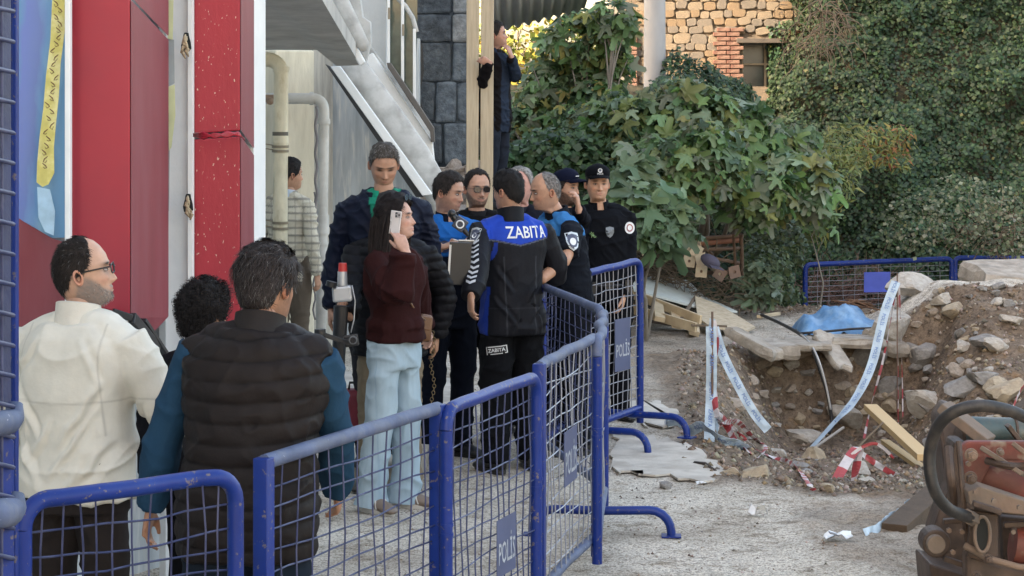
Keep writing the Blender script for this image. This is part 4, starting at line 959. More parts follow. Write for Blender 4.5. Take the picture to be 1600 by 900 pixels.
def lerp3(a, b, t): return Vector(a)*(1-t)+Vector(b)*t
class Fig:
    """a posed person; the body frame faces -y, x to the person's left, z up, origin between the feet"""
    def __init__(s, label, foot, yaw, height=1.75, lean=0., side=0., twist=0., group=None, female=False, bulk=1., hipx=0., neckf=.0, name='person', shrug=0.):
        s.h = height/1.75; s.foot = Vector(foot); s.yaw = yaw; s.bulk = bulk; s.female = female
        s.root = thing(name, label, 'person', s.foot, yaw, group)
        s.M = Matrix.Translation(s.foot) @ Matrix.Rotation(yaw, 4, 'Z'); s.Mi = s.M.inverted()
        s.lean, s.side, s.twist, s.hipx = lean, side, twist, hipx
        k = s.h; sw = (.168 if female else .188)*(.5+.5*bulk)
        s.sw = sw
        s.pelvis = Vector((hipx, 0, .93*k)); 
        s.neck = s.bend((0, .010, 1.475*k)); s.head_c = s.bend((0, -.012-neckf, 1.632*k))
        s.sh = {1: s.bend((sw*k, .012, (1.392+shrug)*k)), -1: s.bend((-sw*k, .012, (1.392+shrug)*k))}
        s.hip = {1: Vector((hipx+.092*k, 0, .91*k)), -1: Vector((hipx-.092*k, 0, .91*k))}
        s.leg = {}; s.arm = {}
    def bend(s, p):
        p = Vector(p)
        k = s.h; w = float(sstep(p.z, .92*k, 1.30*k)); piv = Vector((0, 0, .95*k))
        q = p-piv
        R = Matrix.Rotation(s.twist*w, 3, 'Z') @ Matrix.Rotation(s.side*(.4+.6*w)*(1 if p.z > .95*k else 0), 3, 'Y') @ Matrix.Rotation(s.lean*(.5+.5*w)*(1 if p.z > .95*k else 0), 3, 'X')
        return R @ q+piv+Vector((s.hipx, 0, 0))
    def loc(s, wpt): return s.Mi @ Vector(wpt)
    def stance(s, L=(.10, 0), R=(-.10, 0), bendL=.02, bendR=.02, splay=.22):
        for sg, (x, y), b in ((1, L, bendL), (-1, R, bendR)):
            an = Vector((x, y+.03, .085*s.h)); hp = s.hip[sg]; kn = lerp3(hp, an, .5)+Vector((0, -b, 0)); s.leg[sg] = (hp, kn, an, splay*sg)
    def arm_to(s, sg, wrist, pole=None, fdir=None, hand='relaxed', palm=None, world=False):
        """sg=+1 the person's left. wrist in body frame (or world)"""
        Wp = s.loc(wrist) if world else Vector(wrist); S = s.sh[sg]; a, b = .295*s.h, .262*s.h
        d = Wp-S; D = d.length
        if D > (a+b)*.995: Wp = S+d*((a+b)*.995/D); d = Wp-S; D = d.length
        D = max(D, .08); x = (a*a-b*b+D*D)/(2*D); hgt = math.sqrt(max(a*a-x*x, 0)); dn = d.normalized()
        pole = Vector(pole if pole is not None else (sg*.35, .9, -.2)); pn = (pole-dn*pole.dot(dn)).normalized()
        E = S+dn*x+pn*hgt
        f = Vector(fdir).normalized() if fdir is not None else (Wp-E).normalized()
        if fdir is not None and world: f = (s.Mi.to_3x3() @ Vector(fdir)).normalized()
        pl = Vector(palm) if palm is not None else Vector((-sg, 0, 0))
        if palm is not None and world: pl = s.Mi.to_3x3() @ pl
        s.arm[sg] = (S, E, Wp, f, pl, hand)
    def arm_down(s, sg, out=.06, fwd=.02, hand='relaxed'):
        k = s.h; s.arm_to(sg, s.sh[sg]+Vector((sg*out, -fwd, -.535*k)), (sg*.5, .8, 0), hand=hand, fdir=(sg*.05, -.12, -1))
    # ---------------- meshes
    def torso_rings(s, th, z0, z1=1.46, extra=None, shoulders=True, wmul=1., belly=0.):
        k = s.h; b = s.bulk; f = s.female
        zz = [.70, .80, .88, .95, 1.03, 1.12, 1.22, 1.31, 1.38, 1.43, 1.465, 1.49]
        if f: W = [.165, .172, .175, .163, .140, .132, .142, .158, .155, .118, .085, .055]; D = [.10, .115, .12, .108, .092, .09, .105, .118, .105, .085, .065, .05]
        else: W = [.160, .166, .168, .160, .152, .152, .162, .176, .176, .130, .092, .06]; D = [.10, .115, .12, .115, .112, .115, .122, .125, .115, .095, .070, .055]
        out = []
        zs = np.linspace(z0, z1, 14)
        for z in zs:
            w_ = ip(z, zz, W)*b*wmul+th; d_ = ip(z, zz, D)*b+th
            bl = belly*math.exp(-((z-1.02)/.13)**2)
            c = s.bend((0, .005-bl*.5, z*k)); out.append((c, w_*k, (d_+bl*.5)*k))
        return out
    def add_torso(s, mb, th, z0, z1=1.46, n=28, **kw):
        R = s.torso_rings(th, z0, z1, **kw); V = []; m = len(R)
        for i, (c, w_, d_) in enumerate(R):
            T = (R[min(i+1, m-1)][0]-R[max(i-1, 0)][0]).normalized()
            tw = s.twist*float(sstep(c.z, .92*s.h, 1.3*s.h))
            x = Vector((math.cos(tw), math.sin(tw), 0)); x = (x-T*x.dot(T)).normalized(); y = T.cross(x)
            for j in range(n):
                a = 2*PI*j/n; ca, sa = math.cos(a), math.sin(a)
                V.append(c+x*(w_*math.copysign(abs(ca)**.85, ca))+y*(d_*math.copysign(abs(sa)**.85, sa)))
        F = [(i*n+j, i*n+(j+1) % n, (i+1)*n+(j+1) % n, (i+1)*n+j) for i in range(m-1) for j in range(n)]
        F += [tuple(range(n-1, -1, -1)), tuple((m-1)*n+j for j in range(n))]
        mb.add(V, F)
        # shoulders slope into the neck
    def add_yoke(s, mb, th):
        k = s.h
        for sg in (1, -1):
            S = s.sh[sg]; nb = s.bend((sg*.045*k, .012, 1.478*k)); m = S.lerp(nb, .5)+Vector((0, 0, .006*k))
            mb.tube([S+(S-nb)*.05+Vector((0, 0, -.012)), S.lerp(nb, .25), m, nb], [(.044*k+th, .056*k+th), (.040*k+th, .060*k+th), (.034*k+th*.8, .056*k+th), (.026*k+th*.5, .048*k+th)], 14, up=(0, 0, 1))
    def add_arm(s, mb, sg, r=(.062, .055, .047, .042, .038), cuff=1., n=16, slack=0.):
        S, E, Wp, f, pl, hd = s.arm[sg]; k = s.h; b = .6+.4*s.bulk
        pts = [S+(S-E).normalized()*.02]; L1 = [S.lerp(E, t) for t in (.12, .35, .6, .85)]; L2 = [E.lerp(Wp, t) for t in (.12, .35, .62, .86, 1.)]
        rr = [r[0]*.95, r[0], (r[0]+r[1])/2, r[1], r[1]*.97, r[2]*1.06, r[2], (r[2]+r[3])/2, r[3], r[4]]
        pts += L1+L2; rr = [q*k*b for q in rr]
        if cuff < 1.:                 # sleeve ends early (fraction of the whole arm)
            m = max(3, int(round(cuff*len(pts)))); pts, rr = pts[:m], rr[:m]
        mb.tube(pts, rr, n)
    def add_leg(s, mb, sg, r=(.092, .085, .062, .058, .05, .052), zend=None, n=16):
        hp, kn, an, sp = s.leg[sg]; k = s.h
        up = hp+Vector((0, 0, .04)); e = an if zend is None else an+Vector((0, 0, zend))
        pts = [up, hp.lerp(kn, .15), hp.lerp(kn, .55), hp.lerp(kn, .92), kn.lerp(e, .1), kn.lerp(e, .5), kn.lerp(e, .85), e]
        rr = [r[0]*.9, r[0], (r[0]+r[1])/2, r[2]*1.08, r[2], (r[2]+r[3])/2, r[4], r[5]]
        mb.tube(pts, [q*k for q in rr], n)
    def hand_mb(s, mb, sg, scale=1.):
        S, E, Wp, f, pl, hd = s.arm[sg]; k = s.h*scale*(.92 if s.female else 1.)
        f = f.normalized(); nrm = (pl-f*pl.dot(f)).normalized(); side = f.cross(nrm)*1.0
        # thumb side: for the left hand hanging, palm towards the body, thumb points forward
        side = nrm.cross(f)*(-sg) if False else f.cross(nrm)*(-sg)
        def q(a, l, d): return Wp+f*(l*k)+side*(a*k)+nrm*(d*k)
        curl = {'relaxed': (.35, .45, .35), 'grip': (1.1, 1.25, .8), 'flat': (.12, .15, .1), 'phone': (.35, .75, .5), 'cup': (.5, .6, .4), 'point': (.9, 1.0, .6)}[hd]
        pr = MB()
        mb.tube([q(0, -.03, 0), q(0, .0, 0), q(.0, .03, .0), q(0.001, .062, .0), q(.0, .092, .0)], [(.019*k, .026*k), (.018*k, .027*k), (.016*k, .038*k), (.0145*k, .042*k), (.0115*k, .040*k)], 12, up=nrm)
        fl = [(.029, .086, .070, .0088), (.0100, .092, .078, .0090), (-.0100, .090, .072, .0086), (-.028, .080, .056, .0078)]
        for i, (a, l0, L, r) in enumerate(fl):
            c = [x*(1+.12*i+(-.1 if i == 0 else 0)) for x in curl]
            if hd == 'point' and i == 0: c = [.1, .1, .1]
            if hd == 'phone' and i == 0: c = [.15, .35, .3]
            p = q(a*.95, l0-.008, 0); ang = 0; pts = [q(a*.85, l0-.03, 0), p]; spread = a*.6
            for j, frac in enumerate((.45, .31, .24)):
                ang += c[j]; dv = (f*math.cos(ang)+nrm*math.sin(ang)+side*spread).normalized(); p = p+dv*(L*frac*k); pts.append(p)
            mb.tube(pts, [r*k*1.05, r*k, r*k*.97, r*k*.88, r*k*.72], 8)
        ta = {'relaxed': .5, 'grip': 1.1, 'flat': .2, 'phone': .8, 'cup': .7, 'point': 1.0}[hd]
        p0 = q(.018, .02, .004); d1 = (f*.75+side*.75*math.cos(ta)+nrm*.7*math.sin(ta)).normalized(); p1 = p0+d1*.042*k; d2 = (f*.95+side*.25*math.cos(ta)+nrm*.6*math.sin(ta)).normalized(); p2 = p1+d2*.030*k; p3 = p2+(d2+f*.2).normalized()*.024*k
        mb.tube([p0, p1, p2, p3], [.0145*k, .0115*k, .010*k, .0078*k], 8)
        return q
    def make_body(s, skin=(.44, .25, .17), hair='short', haircol=(.02, .015, .012), head_yaw=0., head_pitch=0., head_roll=0., beard=.2, beardcol=None, cap=None, glasses=None,
                  hscale=1., legs=False, bald_grey=False, voxel=.006, seed=0, brow=None, lips=(.36, .15, .12), strands=900, hair_th=.014, ear=True, fat=1., nose=1., hair_grey=0., eyes=True):
        s.skin = np.array(skin); k = s.h
        R = rotm(head_yaw, head_pitch, head_roll); s.HR = R; s.hs = hscale*(.96 if s.female else 1.); hs = s.hs
        X, TH, ZZ = head_grid(hs, fat, nose); P0 = X.reshape(-1, 3)
        nb = s.neck; hc = s.head_c; z = ZZ.reshape(-1)
        Rn = np.array(R); rot = P0 @ Rn.T
        tors = np.array(s.bend((0, 0, 1.6*k))-s.bend((0, 0, 1.5*k))); 
        w_ = sstep(z, -.20, -.105)[:, None]
        # neck end: straight column down into the torso
        low = P0.copy(); axis = np.array(nb)-np.array(hc); 
        t = np.clip(-z/.16, 0, 1.6)[:, None]; low = low*np.array([1, 1, 0])+axis*t+0
        Pp = rot*w_+low*(1-w_)+np.array(hc)
        zf = z; th = TH.reshape(-1); xx = P0[:, 0]/hs; a = np.abs((th+PI) % (2*PI)-PI)
        C = np.tile(s.skin, (len(Pp), 1))*(.96+.08*vnoise(P0*60, seed)[:, None])
        def blend(mask, col): 
            nonlocal C
            mask = np.clip(mask, 0, 1)[:, None]; C = C*(1-mask)+np.array(col)*mask
        front = a < 1.4
        G2 = lambda x0, z0, sx, sz: np.exp(-((np.abs(xx)-x0)/sx)**2-((zf-z0)/sz)**2)*front
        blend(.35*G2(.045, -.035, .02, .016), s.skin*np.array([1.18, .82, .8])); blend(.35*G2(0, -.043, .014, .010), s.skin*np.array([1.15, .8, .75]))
        blend(.42*G2(.031, -.006, .018, .014), s.skin*.50); blend(.35*G2(.022, -.052, .006, .012), s.skin*.6); blend(.25*G2(0, -.088, .022, .004), s.skin*.55)  # shade of eye sockets, nose folds and lip crease painted into the skin
        bc = np.array(brow if brow is not None else haircol)
        blend(1.2*G2(.031, .0190, .0185, .0050), bc)
        blend(1.0*np.clip(1.5*G2(.031, -.0012, .0135, .0050), 0, 1), (.03, .018, .014))
        blend(.8*G2(0, -.0705, .024, .008), lips); blend(.7*G2(0, -.071, .024, .0018), (.06, .03, .03)); blend(.7*G2(.008, -.0545, .004, .0025), (.05, .025, .02))
        if beard and not s.female:
            bcol = np.array(beardcol if beardcol is not None else haircol)
            aa = np.degrees(a); m = sstep(-zf, ip(aa, [0, 20, 45, 70, 90, 180], [.079, .068, .050, .02, .0, .2]), ip(aa, [0, 20, 45, 70, 90, 180], [.09, .082, .07, .04, .03, .3]))*(zf > -.128)
            m = np.maximum(m, sstep(G2(.010, -.0605, .018, .006), .25, .7))
            m = m*(.65+.5*vnoise(P0*240, 9)); blend(beard*np.clip(m, 0, 1), bcol)
        hm = hairline(th, zf, hair) if hair else np.zeros(len(Pp))
        if hair in ('bald', 'receding', 'crownbald') : blend(.25*sstep(zf, .06, .1), s.skin*1.1)
        blend(hm*.95*(zf > -.13), np.array(haircol)*1.2)
        idx = np.arange(NR*NC).reshape(NR, NC)
        F4 = np.stack([idx[:-1, :], np.roll(idx, -1, 1)[:-1, :], np.roll(idx, -1, 1)[1:, :], idx[1:, :]], -1).reshape(-1, 4)
        mb = MB(); VV = [Pp]; FF = [F4]; CC = [C]; off = len(Pp)
        # ears
        if ear:
            for sg in (-1, 1):
                n1, n2 = 7, 20; ev = []; ec = []
                for i in range(n1):
                    rho = i/(n1-1)
                    for j in range(n2):
                        an = 2*PI*j/n2; rx = .0165*(1+.10*math.sin(an)); rz = .031*(1 if math.sin(an) > 0 else .92)
                        ex = (.010*sstep(rho, .35, .8)-.006*math.exp(-(rho/.45)**2)+.004)-.013*(rho > .93)
                        y = .012+math.cos(an)*rx*rho+.2*math.sin(an)*rx*rho; zq = -.014+math.sin(an)*rz*rho
                        ev.append((sg*(.0735*fat+float(ex)+.006*max(0, math.cos(an))*rho), y, zq))
                        ec.append(s.skin*(np.array([1.08, .88, .85]) if rho > .55 else np.array([.62, .5, .48])))
                ev = np.array(ev)*hs; ev = ev @ Rn.T+np.array(hc)
                ii = np.arange(n1*n2).reshape(n1, n2)
                fe = np.stack([ii[:-1, :], np.roll(ii, -1, 1)[:-1, :], np.roll(ii, -1, 1)[1:, :], ii[1:, :]], -1).reshape(-1, 4)
                VV.append(ev); FF.append(fe+off); CC.append(np.array(ec)); off += len(ev)
        s.head_parts = (VV, FF, CC, off)
        # the rest of the body, kept slim beneath the clothes
        bmb = MB(); s.add_torso(bmb, -.030, .87, 1.42, n=18); 
        for sg in (1, -1):
            s.add_arm(bmb, sg, (.036, .038, .038, .034, .027), n=12)
            s.hand_mb(bmb, sg)
            if s.leg: s.add_leg(bmb, sg, (.075, .07, .05, .045, .036, .036), n=10)
            bmb.ball(s.sh[sg]-Vector((sg*.03, 0, .04)), .035*k, 10, 6)
        bmb.tube([s.neck+Vector((0, 0, -.09)), s.neck, s.neck.lerp(s.head_c, .45)], [.07*k, .058*k, .048*k], 14)
        root = s.root
        def fin(V, Fq):
            V = smooth_pts(V, Fq, 1, .35)
            c = np.tile(s.skin, (len(V), 1))*(.93+.12*vnoise(V*45, 3)[:, None]); c[:, 1:] *= (.97+.05*vnoise(V*90, 4))[:, None]
            Vs = np.concatenate(VV+[V]); Fs = np.concatenate(FF+[Fq+off]); Cs = np.concatenate(CC+[c])
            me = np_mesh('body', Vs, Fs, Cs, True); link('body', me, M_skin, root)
        remesh_later(bmb, voxel, fin)
        s.hp = lambda x, y, z: Vector(hc)+R @ (Vector((x, y, z))*hs)       # point in the head frame -> body frame
        s.Xh, s.THh, s.Zh, s.hmask = P0, th, zf, hm
        s.Fh = F4
        # eyes
        for sg in ((-1, 1) if eyes else ()):
            mbE = MB(); c = s.hp(sg*.0305, -.0765, -.002); mbE.ball(s.hp(sg*.0305, -.0745, -.003), (.0115*hs, .0115*hs, .0040*hs), 12, 8, rot=R.copy()); s._add('eye', mbE, [M_eye])
            mbI = MB(); g_ = s.hp(sg*.0305, -.0835, -.003); mbI.ball(g_, (.0050*hs, .0032*hs, .0040*hs), 8, 6, rot=R.copy()); s._add('iris', mbI, M_iris, s.last)
        if hair: s._hair(hair, haircol, hm, strands, hair_th, seed, cap, hair_grey)
        if beard > .8: s._stubble(beardcol if beardcol is not None else haircol, seed)
        if cap: s._cap(**cap)
        if glasses: s._glasses(glasses)
    def _add(s, name, mb, m, parent=None, smooth=True):
        me = mb.mesh(name) if isinstance(mb, MB) else mb
        if isinstance(mb, MB): fix_normals(me)
        o = link(name, me, m, parent or s.root)
        if smooth:
            me.polygons.foreach_set('use_smooth', [True]*len(me.polygons))
            try: me.set_sharp_from_angle(angle=1.0)
            except Exception: pass
        s.last = o if parent is None else s.last; return o
    def _hair(s, kind, col, hm, strands, th_, seed, cap, grey):
        hs = s.hs; P0 = s.Xh.copy(); z = s.Zh; a = np.abs((s.THh+PI) % (2*PI)-PI)
        top = sstep(z, -.02, .09)
        t = th_*(.35+.65*top)
        if kind in ('bald', 'crownbald'): t = t*.35
        if kind == 'receding': t = t*.65
        if kind == 'curly': t = t*2.2
        if kind == 'long': t = th_*(.7+.6*top)+.006
        if cap: t = np.minimum(t, .004)+.001*top
        n0 = P0/np.maximum(np.linalg.norm(P0-np.array([0, 0, .0]), axis=1)[:, None], 1e-6)
        nz = (fbm(P0*(38 if kind != 'curly' else 46)+seed, 2, 11)-.5)
        disp = hm*(t*(1+1.1*nz))
        V = P0+n0*disp[:, None]
        keepv = hm > .04
        if cap: keepv &= (z < .062)
        if kind != 'long': keepv &= z > -.12
        F4 = s.Fh; keep = keepv[F4].all(1); F4 = F4[keep]
        R = np.array(s.HR); Vw = V @ R.T+np.array(s.head_c)
        c0 = np.array(col); rs = np.random.default_rng(seed+77)
        C = c0*(.35+1.5*vnoise(P0*np.array([200, 200, 50]), seed)[:, None])
        if grey: 
            g = (vnoise(P0*np.array([260, 260, 60]), seed+3) < grey)[:, None]; C = np.where(g, np.array([.30, .29, .28])*rs.uniform(.6, 1.1, (len(C), 1)), C)
        me = np_mesh('hair', Vw, F4, C, True); bm = bmesh.new(); bm.from_mesh(me); bmesh.ops.delete(bm, geom=[v for v in bm.verts if not v.link_faces], context='VERTS'); bm.to_mesh(me); bm.free()
        ho = link('hair', me, M_hair, s.root)
        # strands lying along the scalp
        if not strands: return
        cand = np.where(keepv & (hm > .6))[0]
        if len(cand) == 0: return
        pick = rs.choice(cand, strands); Vs = []; Fs = []; Cs = []
        for i in pick:
            p = V[i]*1.0; nrm = n0[i]
            if kind == 'curly':
                L = rs.uniform(.012, .024); ax = rs.normal(0, 1, 3); 
                pts = []
                for q in range(6):
                    an = q*1.1; u1 = np.cross(nrm, ax); u1 /= np.linalg.norm(u1); u2 = np.cross(nrm, u1)
                    pts.append(p+nrm*(q*.0035)+(u1*math.cos(an)+u2*math.sin(an)-u1)*L*.35)
                wd = .0016
            else:
                fl = np.array([0, .55 if V[i][1] > -.02 and kind != 'fringe' else -.45, -.75]); 
                if z[i] > .075: fl = np.array([rs.normal(0, .35), -.8 if kind == 'short' and seed % 2 else .8, .15])
                fl = fl+rs.normal(0, .22, 3); fl = fl-nrm*fl.dot(nrm); fl /= np.linalg.norm(fl)+1e-6
                L = rs.uniform(.010, .024)*(1. if kind != 'messy' else 1.9)*(1.6 if kind == 'long' else 1)
                pts = [p-nrm*.001, p+fl*L*.5+nrm*.0030, p+fl*L+nrm*rs.uniform(.001, .0045)]; wd = .0013
            sd = np.cross(pts[1]-pts[0], nrm); sd /= np.linalg.norm(sd)+1e-9
            b = len(Vs)
            for q, pt in enumerate(pts):
                ww = wd*(1-.75*q/(len(pts)-1)); Vs += [pt-sd*ww, pt+sd*ww]
            for q in range(len(pts)-1): Fs.append((b+2*q, b+2*q+1, b+2*q+3, b+2*q+2))
            cc = c0*rs.uniform(.6, 1.9)
            if grey and rs.random() < grey: cc = np.array([.16, .155, .15])*rs.uniform(.5, 1.2)
            Cs += [cc]*(2*len(pts))
        Vs = np.array(Vs) @ R.T+np.array(s.head_c)
        link('strands', np_mesh('strands', Vs, np.array(Fs), np.array(Cs)), M_hair, ho)['kind'] = 'stuff'
    def _stubble(s, col, seed):
        rs = np.random.default_rng(seed+5); P0 = s.Xh; z = s.Zh; a = np.degrees(np.abs((s.THh+PI) % (2*PI)-PI))
        m = (z < -ip(a, [0, 20, 45, 70, 90, 180], [.084, .075, .06, .03, .02, .3])) & (z > -.122) & (a < 92)
        cand = np.where(m)[0]; R = np.array(s.HR); Vs = []; Fs = []; Cs = []
        for i in rs.choice(cand, 420):
            p = P0[i]; d = np.array([0, -.35, -.8])+rs.normal(0, .3, 3); d /= np.linalg.norm(d); L = rs.uniform(.005, .011); sd = np.cross(d, rs.normal(0, 1, 3)); sd /= np.linalg.norm(sd); b = len(Vs)
            Vs += [p-sd*.0009, p+sd*.0009, p+d*L+sd*.0003, p+d*L-sd*.0003]; Fs.append((b, b+1, b+2, b+3)); Cs += [np.array(col)*rs.uniform(.6, 2.6)]*4
        link('beard', np_mesh('beard', np.array(Vs) @ R.T+np.array(s.head_c), np.array(Fs), np.array(Cs)), M_hair, s.root)['kind'] = 'stuff'
    def _cap(s, col=(.010, .013, .03), emblem=None, mark=None):
        hs = s.hs; mb = MB(); n = 32; V = []; zz = [.050, .062, .085, .105, .122, .134, .140]; rx = [.0845, .086, .086, .080, .064, .038, .004]; fy = [.096, .099, .098, .088, .068, .040, .004]; by = [.106, .107, .104, .092, .072, .042, .004]
        for i in range(len(zz)):
            for j in range(n):
                a = 2*PI*j/n; c, q = math.cos(a), math.sin(a)
                V.append(s.hp(rx[i]*q, -(fy[i] if c > 0 else by[i])*c, zz[i]+(.012*c if i < 3 else .006*c)-.004))
        F = [(i*n+j, i*n+(j+1) % n, (i+1)*n+(j+1) % n, (i+1)*n+j) for i in range(len(zz)-1) for j in range(n)]
        mb.add(V, F, col=col); s._add('cap', mb, M_cloth); co = s.last
        mb = MB(); V = []; m = 13
        for k_ in range(5):
            t = k_/4
            for j in range(m):
                a = (j/(m-1)-.5)*2.5; r0 = np.array([.0855*math.sin(a), -.097*math.cos(a)]); r1 = np.array([.070*math.sin(a)*1.05, -.165*max(math.cos(a), .0)**.6-.005])
                q = r0*(1-t)+r1*t; V.append(s.hp(q[0], q[1], .055+.006*math.cos(a)-.016*t*t-.010*(q[0]/.08)**2))
        nV = len(V); V2 = [v+s.HR @ Vector((0, 0, -.004)) for v in V]
        F = []
        for k_ in range(4):
            for j in range(m-1): b = k_*m+j; F += [(b, b+1, b+m+1, b+m), (nV+b, nV+b+m, nV+b+m+1, nV+b+1)]
        for j in range(m-1): b = 4*m+j; F.append((b, b+1, nV+b+1, nV+b))
        mb.add(V+V2, F, col=tuple(x*.7 for x in col)); s._add('peak', mb, M_cloth, co)
        if emblem:
            mb = MB(); c = [(math.cos(a)*r, math.sin(a)*r) for a, r in [(2*PI*q/16, (.017 if q % 2 else .0145)) for q in range(16)]]
            mb.prism([s.hp(x, -.1035+abs(x)*.15, .092+y) for x, y in c], s.HR @ Vector((0, -.002, 0))); s._add('badge', mb, M_badge, co, False)
            mb = MB(); mb.prism([s.hp(x*.6, -.1065+abs(x)*.15, .094+y*.6) for x, y in c], s.HR @ Vector((0, -.001, 0)), col=(.12, .13, .16)); s._add('badge_centre', mb, M_cloth, co, False)
            m2 = text_bm('POL\u0130S', .016); m2.transform(Matrix.Translation(s.hp(0, -.108, .069)) @ s.HR.to_4x4() @ Matrix.Rotation(PI/2, 4, 'X')); link('lettering', m2, M_badge, co)
        if mark:
            mb = MB(); mb.prism([s.hp(x, -.104, z) for x, z in ((-.028, .076), (.012, .076), (.012, .081), (-.028, .081))], s.HR @ Vector((0, -.002, 0))); s._add('badge', mb, M_badge, co, False)
    def _glasses(s, kind):
        mb = MB(); r = .0019 if kind == 'black' else .0013
        for sg in (-1, 1):
            w_, h_ = (.025, .0165) if kind == 'black' else (.024, .0195)
            ring = [s.hp(sg*.0315+w_*math.copysign(abs(math.cos(a))**.7, math.cos(a)), -.1035+.25*abs(sg*.0315+w_*math.cos(a))*.35, -.001+h_*math.copysign(abs(math.sin(a))**.7, math.sin(a))) for a in np.linspace(0, 2*PI, 17)]
            mb.tube(ring, r*1.3, 6, caps=False)
            mb.tube([s.hp(sg*.057, -.095, .006), s.hp(sg*.073, -.07, .006), s.hp(sg*.0815, -.02, .004), s.hp(sg*.0815, .004, .0), s.hp(sg*.080, .02, -.012)], r*1.5 if kind == 'black' else r, 6)
        mb.tube([s.hp(-.007, -.105, .002), s.hp(0, -.107, .005), s.hp(.007, -.105, .002)], r*1.3, 6)
        g = s._add('glasses', mb, M_black); 
        if kind in ('dark', 'head'):
            for sg in (-1, 1):
                mb = MB(); c = [s.hp(sg*.0315+.0235*math.cos(a), -.1030+.10*abs(.0315+sg*.0235*math.cos(a))*.35, -.001+.019*math.sin(a)) for a in np.linspace(0, 2*PI, 17)[:-1]]
                mb.prism(c, s.HR @ Vector((0, .002, 0))); s._add('lens', mb, M_lens, g, False)
    # ---------------- garments
    def garment(s, name, build, colfn, m=None, voxel=.009, smooth=2, wr=.004, wfreq=(5, 5, 16), puff=None, seed=0, post=None, label=None, folds=()):
        mb = MB(); build(mb); root = s.root; k = s.h
        def fin(V, Fq):
            V = smooth_pts(V, Fq, smooth, .5); N = vert_normals(V, Fq)
            base = V.copy()
            if puff is not None: V = V+N*puff(base)[:, None]
            if wr:
                n1 = fbm(base*np.array(wfreq)*.8+seed*3.7+1.6*vnoise(base*4, 6)[:, None], 2, 21+seed); n2 = fbm(base @ np.array([[.7, 0, .7], [0, 1, 0], [-.7, 0, .7]])*np.array(wfreq)+seed, 2, 87+seed)
                n1 = np.clip((n1-.5)*1.9+.5, 0, 1); n2 = np.clip((n2-.5)*1.9+.5, 0, 1)
                rid = (1-np.abs(2*n1-1))**3*.8+(1-np.abs(2*n2-1))**3*.7
                V = V+N*((rid-.55)*wr*2)[:, None]
            for (x0, z0, x1, z1, amp, wd_) in folds:
                dx, dz = x1-x0, z1-z0; L2 = dx*dx+dz*dz; t_ = ((base[:, 0]-x0)*dx+(base[:, 2]-z0)*dz)/L2; tc_ = np.clip(t_, 0, 1)
                wob = .018*(vnoise(np.stack([tc_*4, base[:, 0]*0+x0*9, base[:, 0]*0], -1), 5)-.5)
                dist = ((base[:, 0]-x0)*dz-(base[:, 2]-z0)*dx)/math.sqrt(L2)+wob; q_ = dist/wd_
                V = V+N*((amp*np.exp(-q_**2)-amp*.8*np.exp(-(q_-1.5)**2))*np.sin(PI*tc_)**.6*(t_ > 0)*(t_ < 1)*sstep(N[:, 1], -.1, .3))[:, None]
            C = colfn(base, N) if callable(colfn) else np.tile(np.array(colfn), (len(V), 1))
            me = np_mesh(name, V, Fq, C, True); o = link(name, me, m or M_cloth, root)
            if label: o['label'] = label
            if post: post(o, V, Fq)
        remesh_later(mb, voxel, fin)
    def jacket(s, col, th=.012, hem=.86, arms=(.064, .058, .052, .047, .044), m=None, cuff=1., name='jacket', wmul=1., belly=0., top=1.455, yoke=True, only=None, hood=False, **kw):
        def build(mb):
            s.add_torso(mb, th, hem, top, wmul=wmul, belly=belly)
            if yoke: s.add_yoke(mb, th*.6)
            if cuff > .05:
                for sg in (1, -1): s.add_arm(mb, sg, arms, cuff)
            if hood:
                k = s.h; mb.tube([s.bend((x*k, .05+.02*math.cos(x*12), zz*k)) for x, zz in ((-.10, 1.45), (-.06, 1.435), (0, 1.425), (.06, 1.435), (.10, 1.45))], [(.03, .035), (.045, .05), (.05, .06), (.045, .05), (.03, .035)], 12)
        s.garment(name, build, col, m, **kw)
    def collar(s, col, h0=-.035, h1=.045, r=.068, th=.010, open_=0., m=None, flare=.012, tiltb=.012, name='collar'):
        """standing band around the neck; open_ = half angle of the gap in front"""
        k = s.h; ax = (s.bend((0, 0, 1.52*k))-s.bend((0, 0, 1.45*k))).normalized(); nb = s.neck
        x = Vector((math.cos(s.twist), math.sin(s.twist), 0)); x = (x-ax*x.dot(ax)).normalized(); y = ax.cross(x)
        n = 36; V = []; a0, a1 = -PI/2+open_, 3*PI/2-open_
        for (hh, rr) in ((h0, r+flare), ((h0+h1)/2, r+.003), (h1, r), (h1+.003, r-th*.5), (h1, r-th), (h0, r-th+flare*.5)):
            for j in range(n+1):
                a = a0+(a1-a0)*j/n; back = math.sin(a)
                V.append(nb+x*(rr*1.06*k*math.cos(a))+y*(rr*1.08*k*math.sin(a)+.004)+ax*(hh*k+tiltb*back))
        q = n+1; F = [(i*q+j, i*q+j+1, (i+1)*q+j+1, (i+1)*q+j) for i in range(5) for j in range(n)]
        if open_: F += [(0, q, 2*q, 3*q, 4*q, 5*q), (n, 5*q+n, 4*q+n, 3*q+n, 2*q+n, q+n)]
        mb = MB(); mb.add(V, F, col=col); return s._add(name, mb, m or M_cloth)
    def trousers(s, col, r=(.098, .092, .074, .070, .066, .070), m=None, top=1.0, zend=-.03, **kw):
        def build(mb):
            s.add_torso(mb, .008, .80, top)
            for sg in (1, -1): s.add_leg(mb, sg, r, zend)
        kw.setdefault('wr', .006); kw.setdefault('wfreq', (6, 6, 9)); s.garment('trousers', build, col, m, **kw)
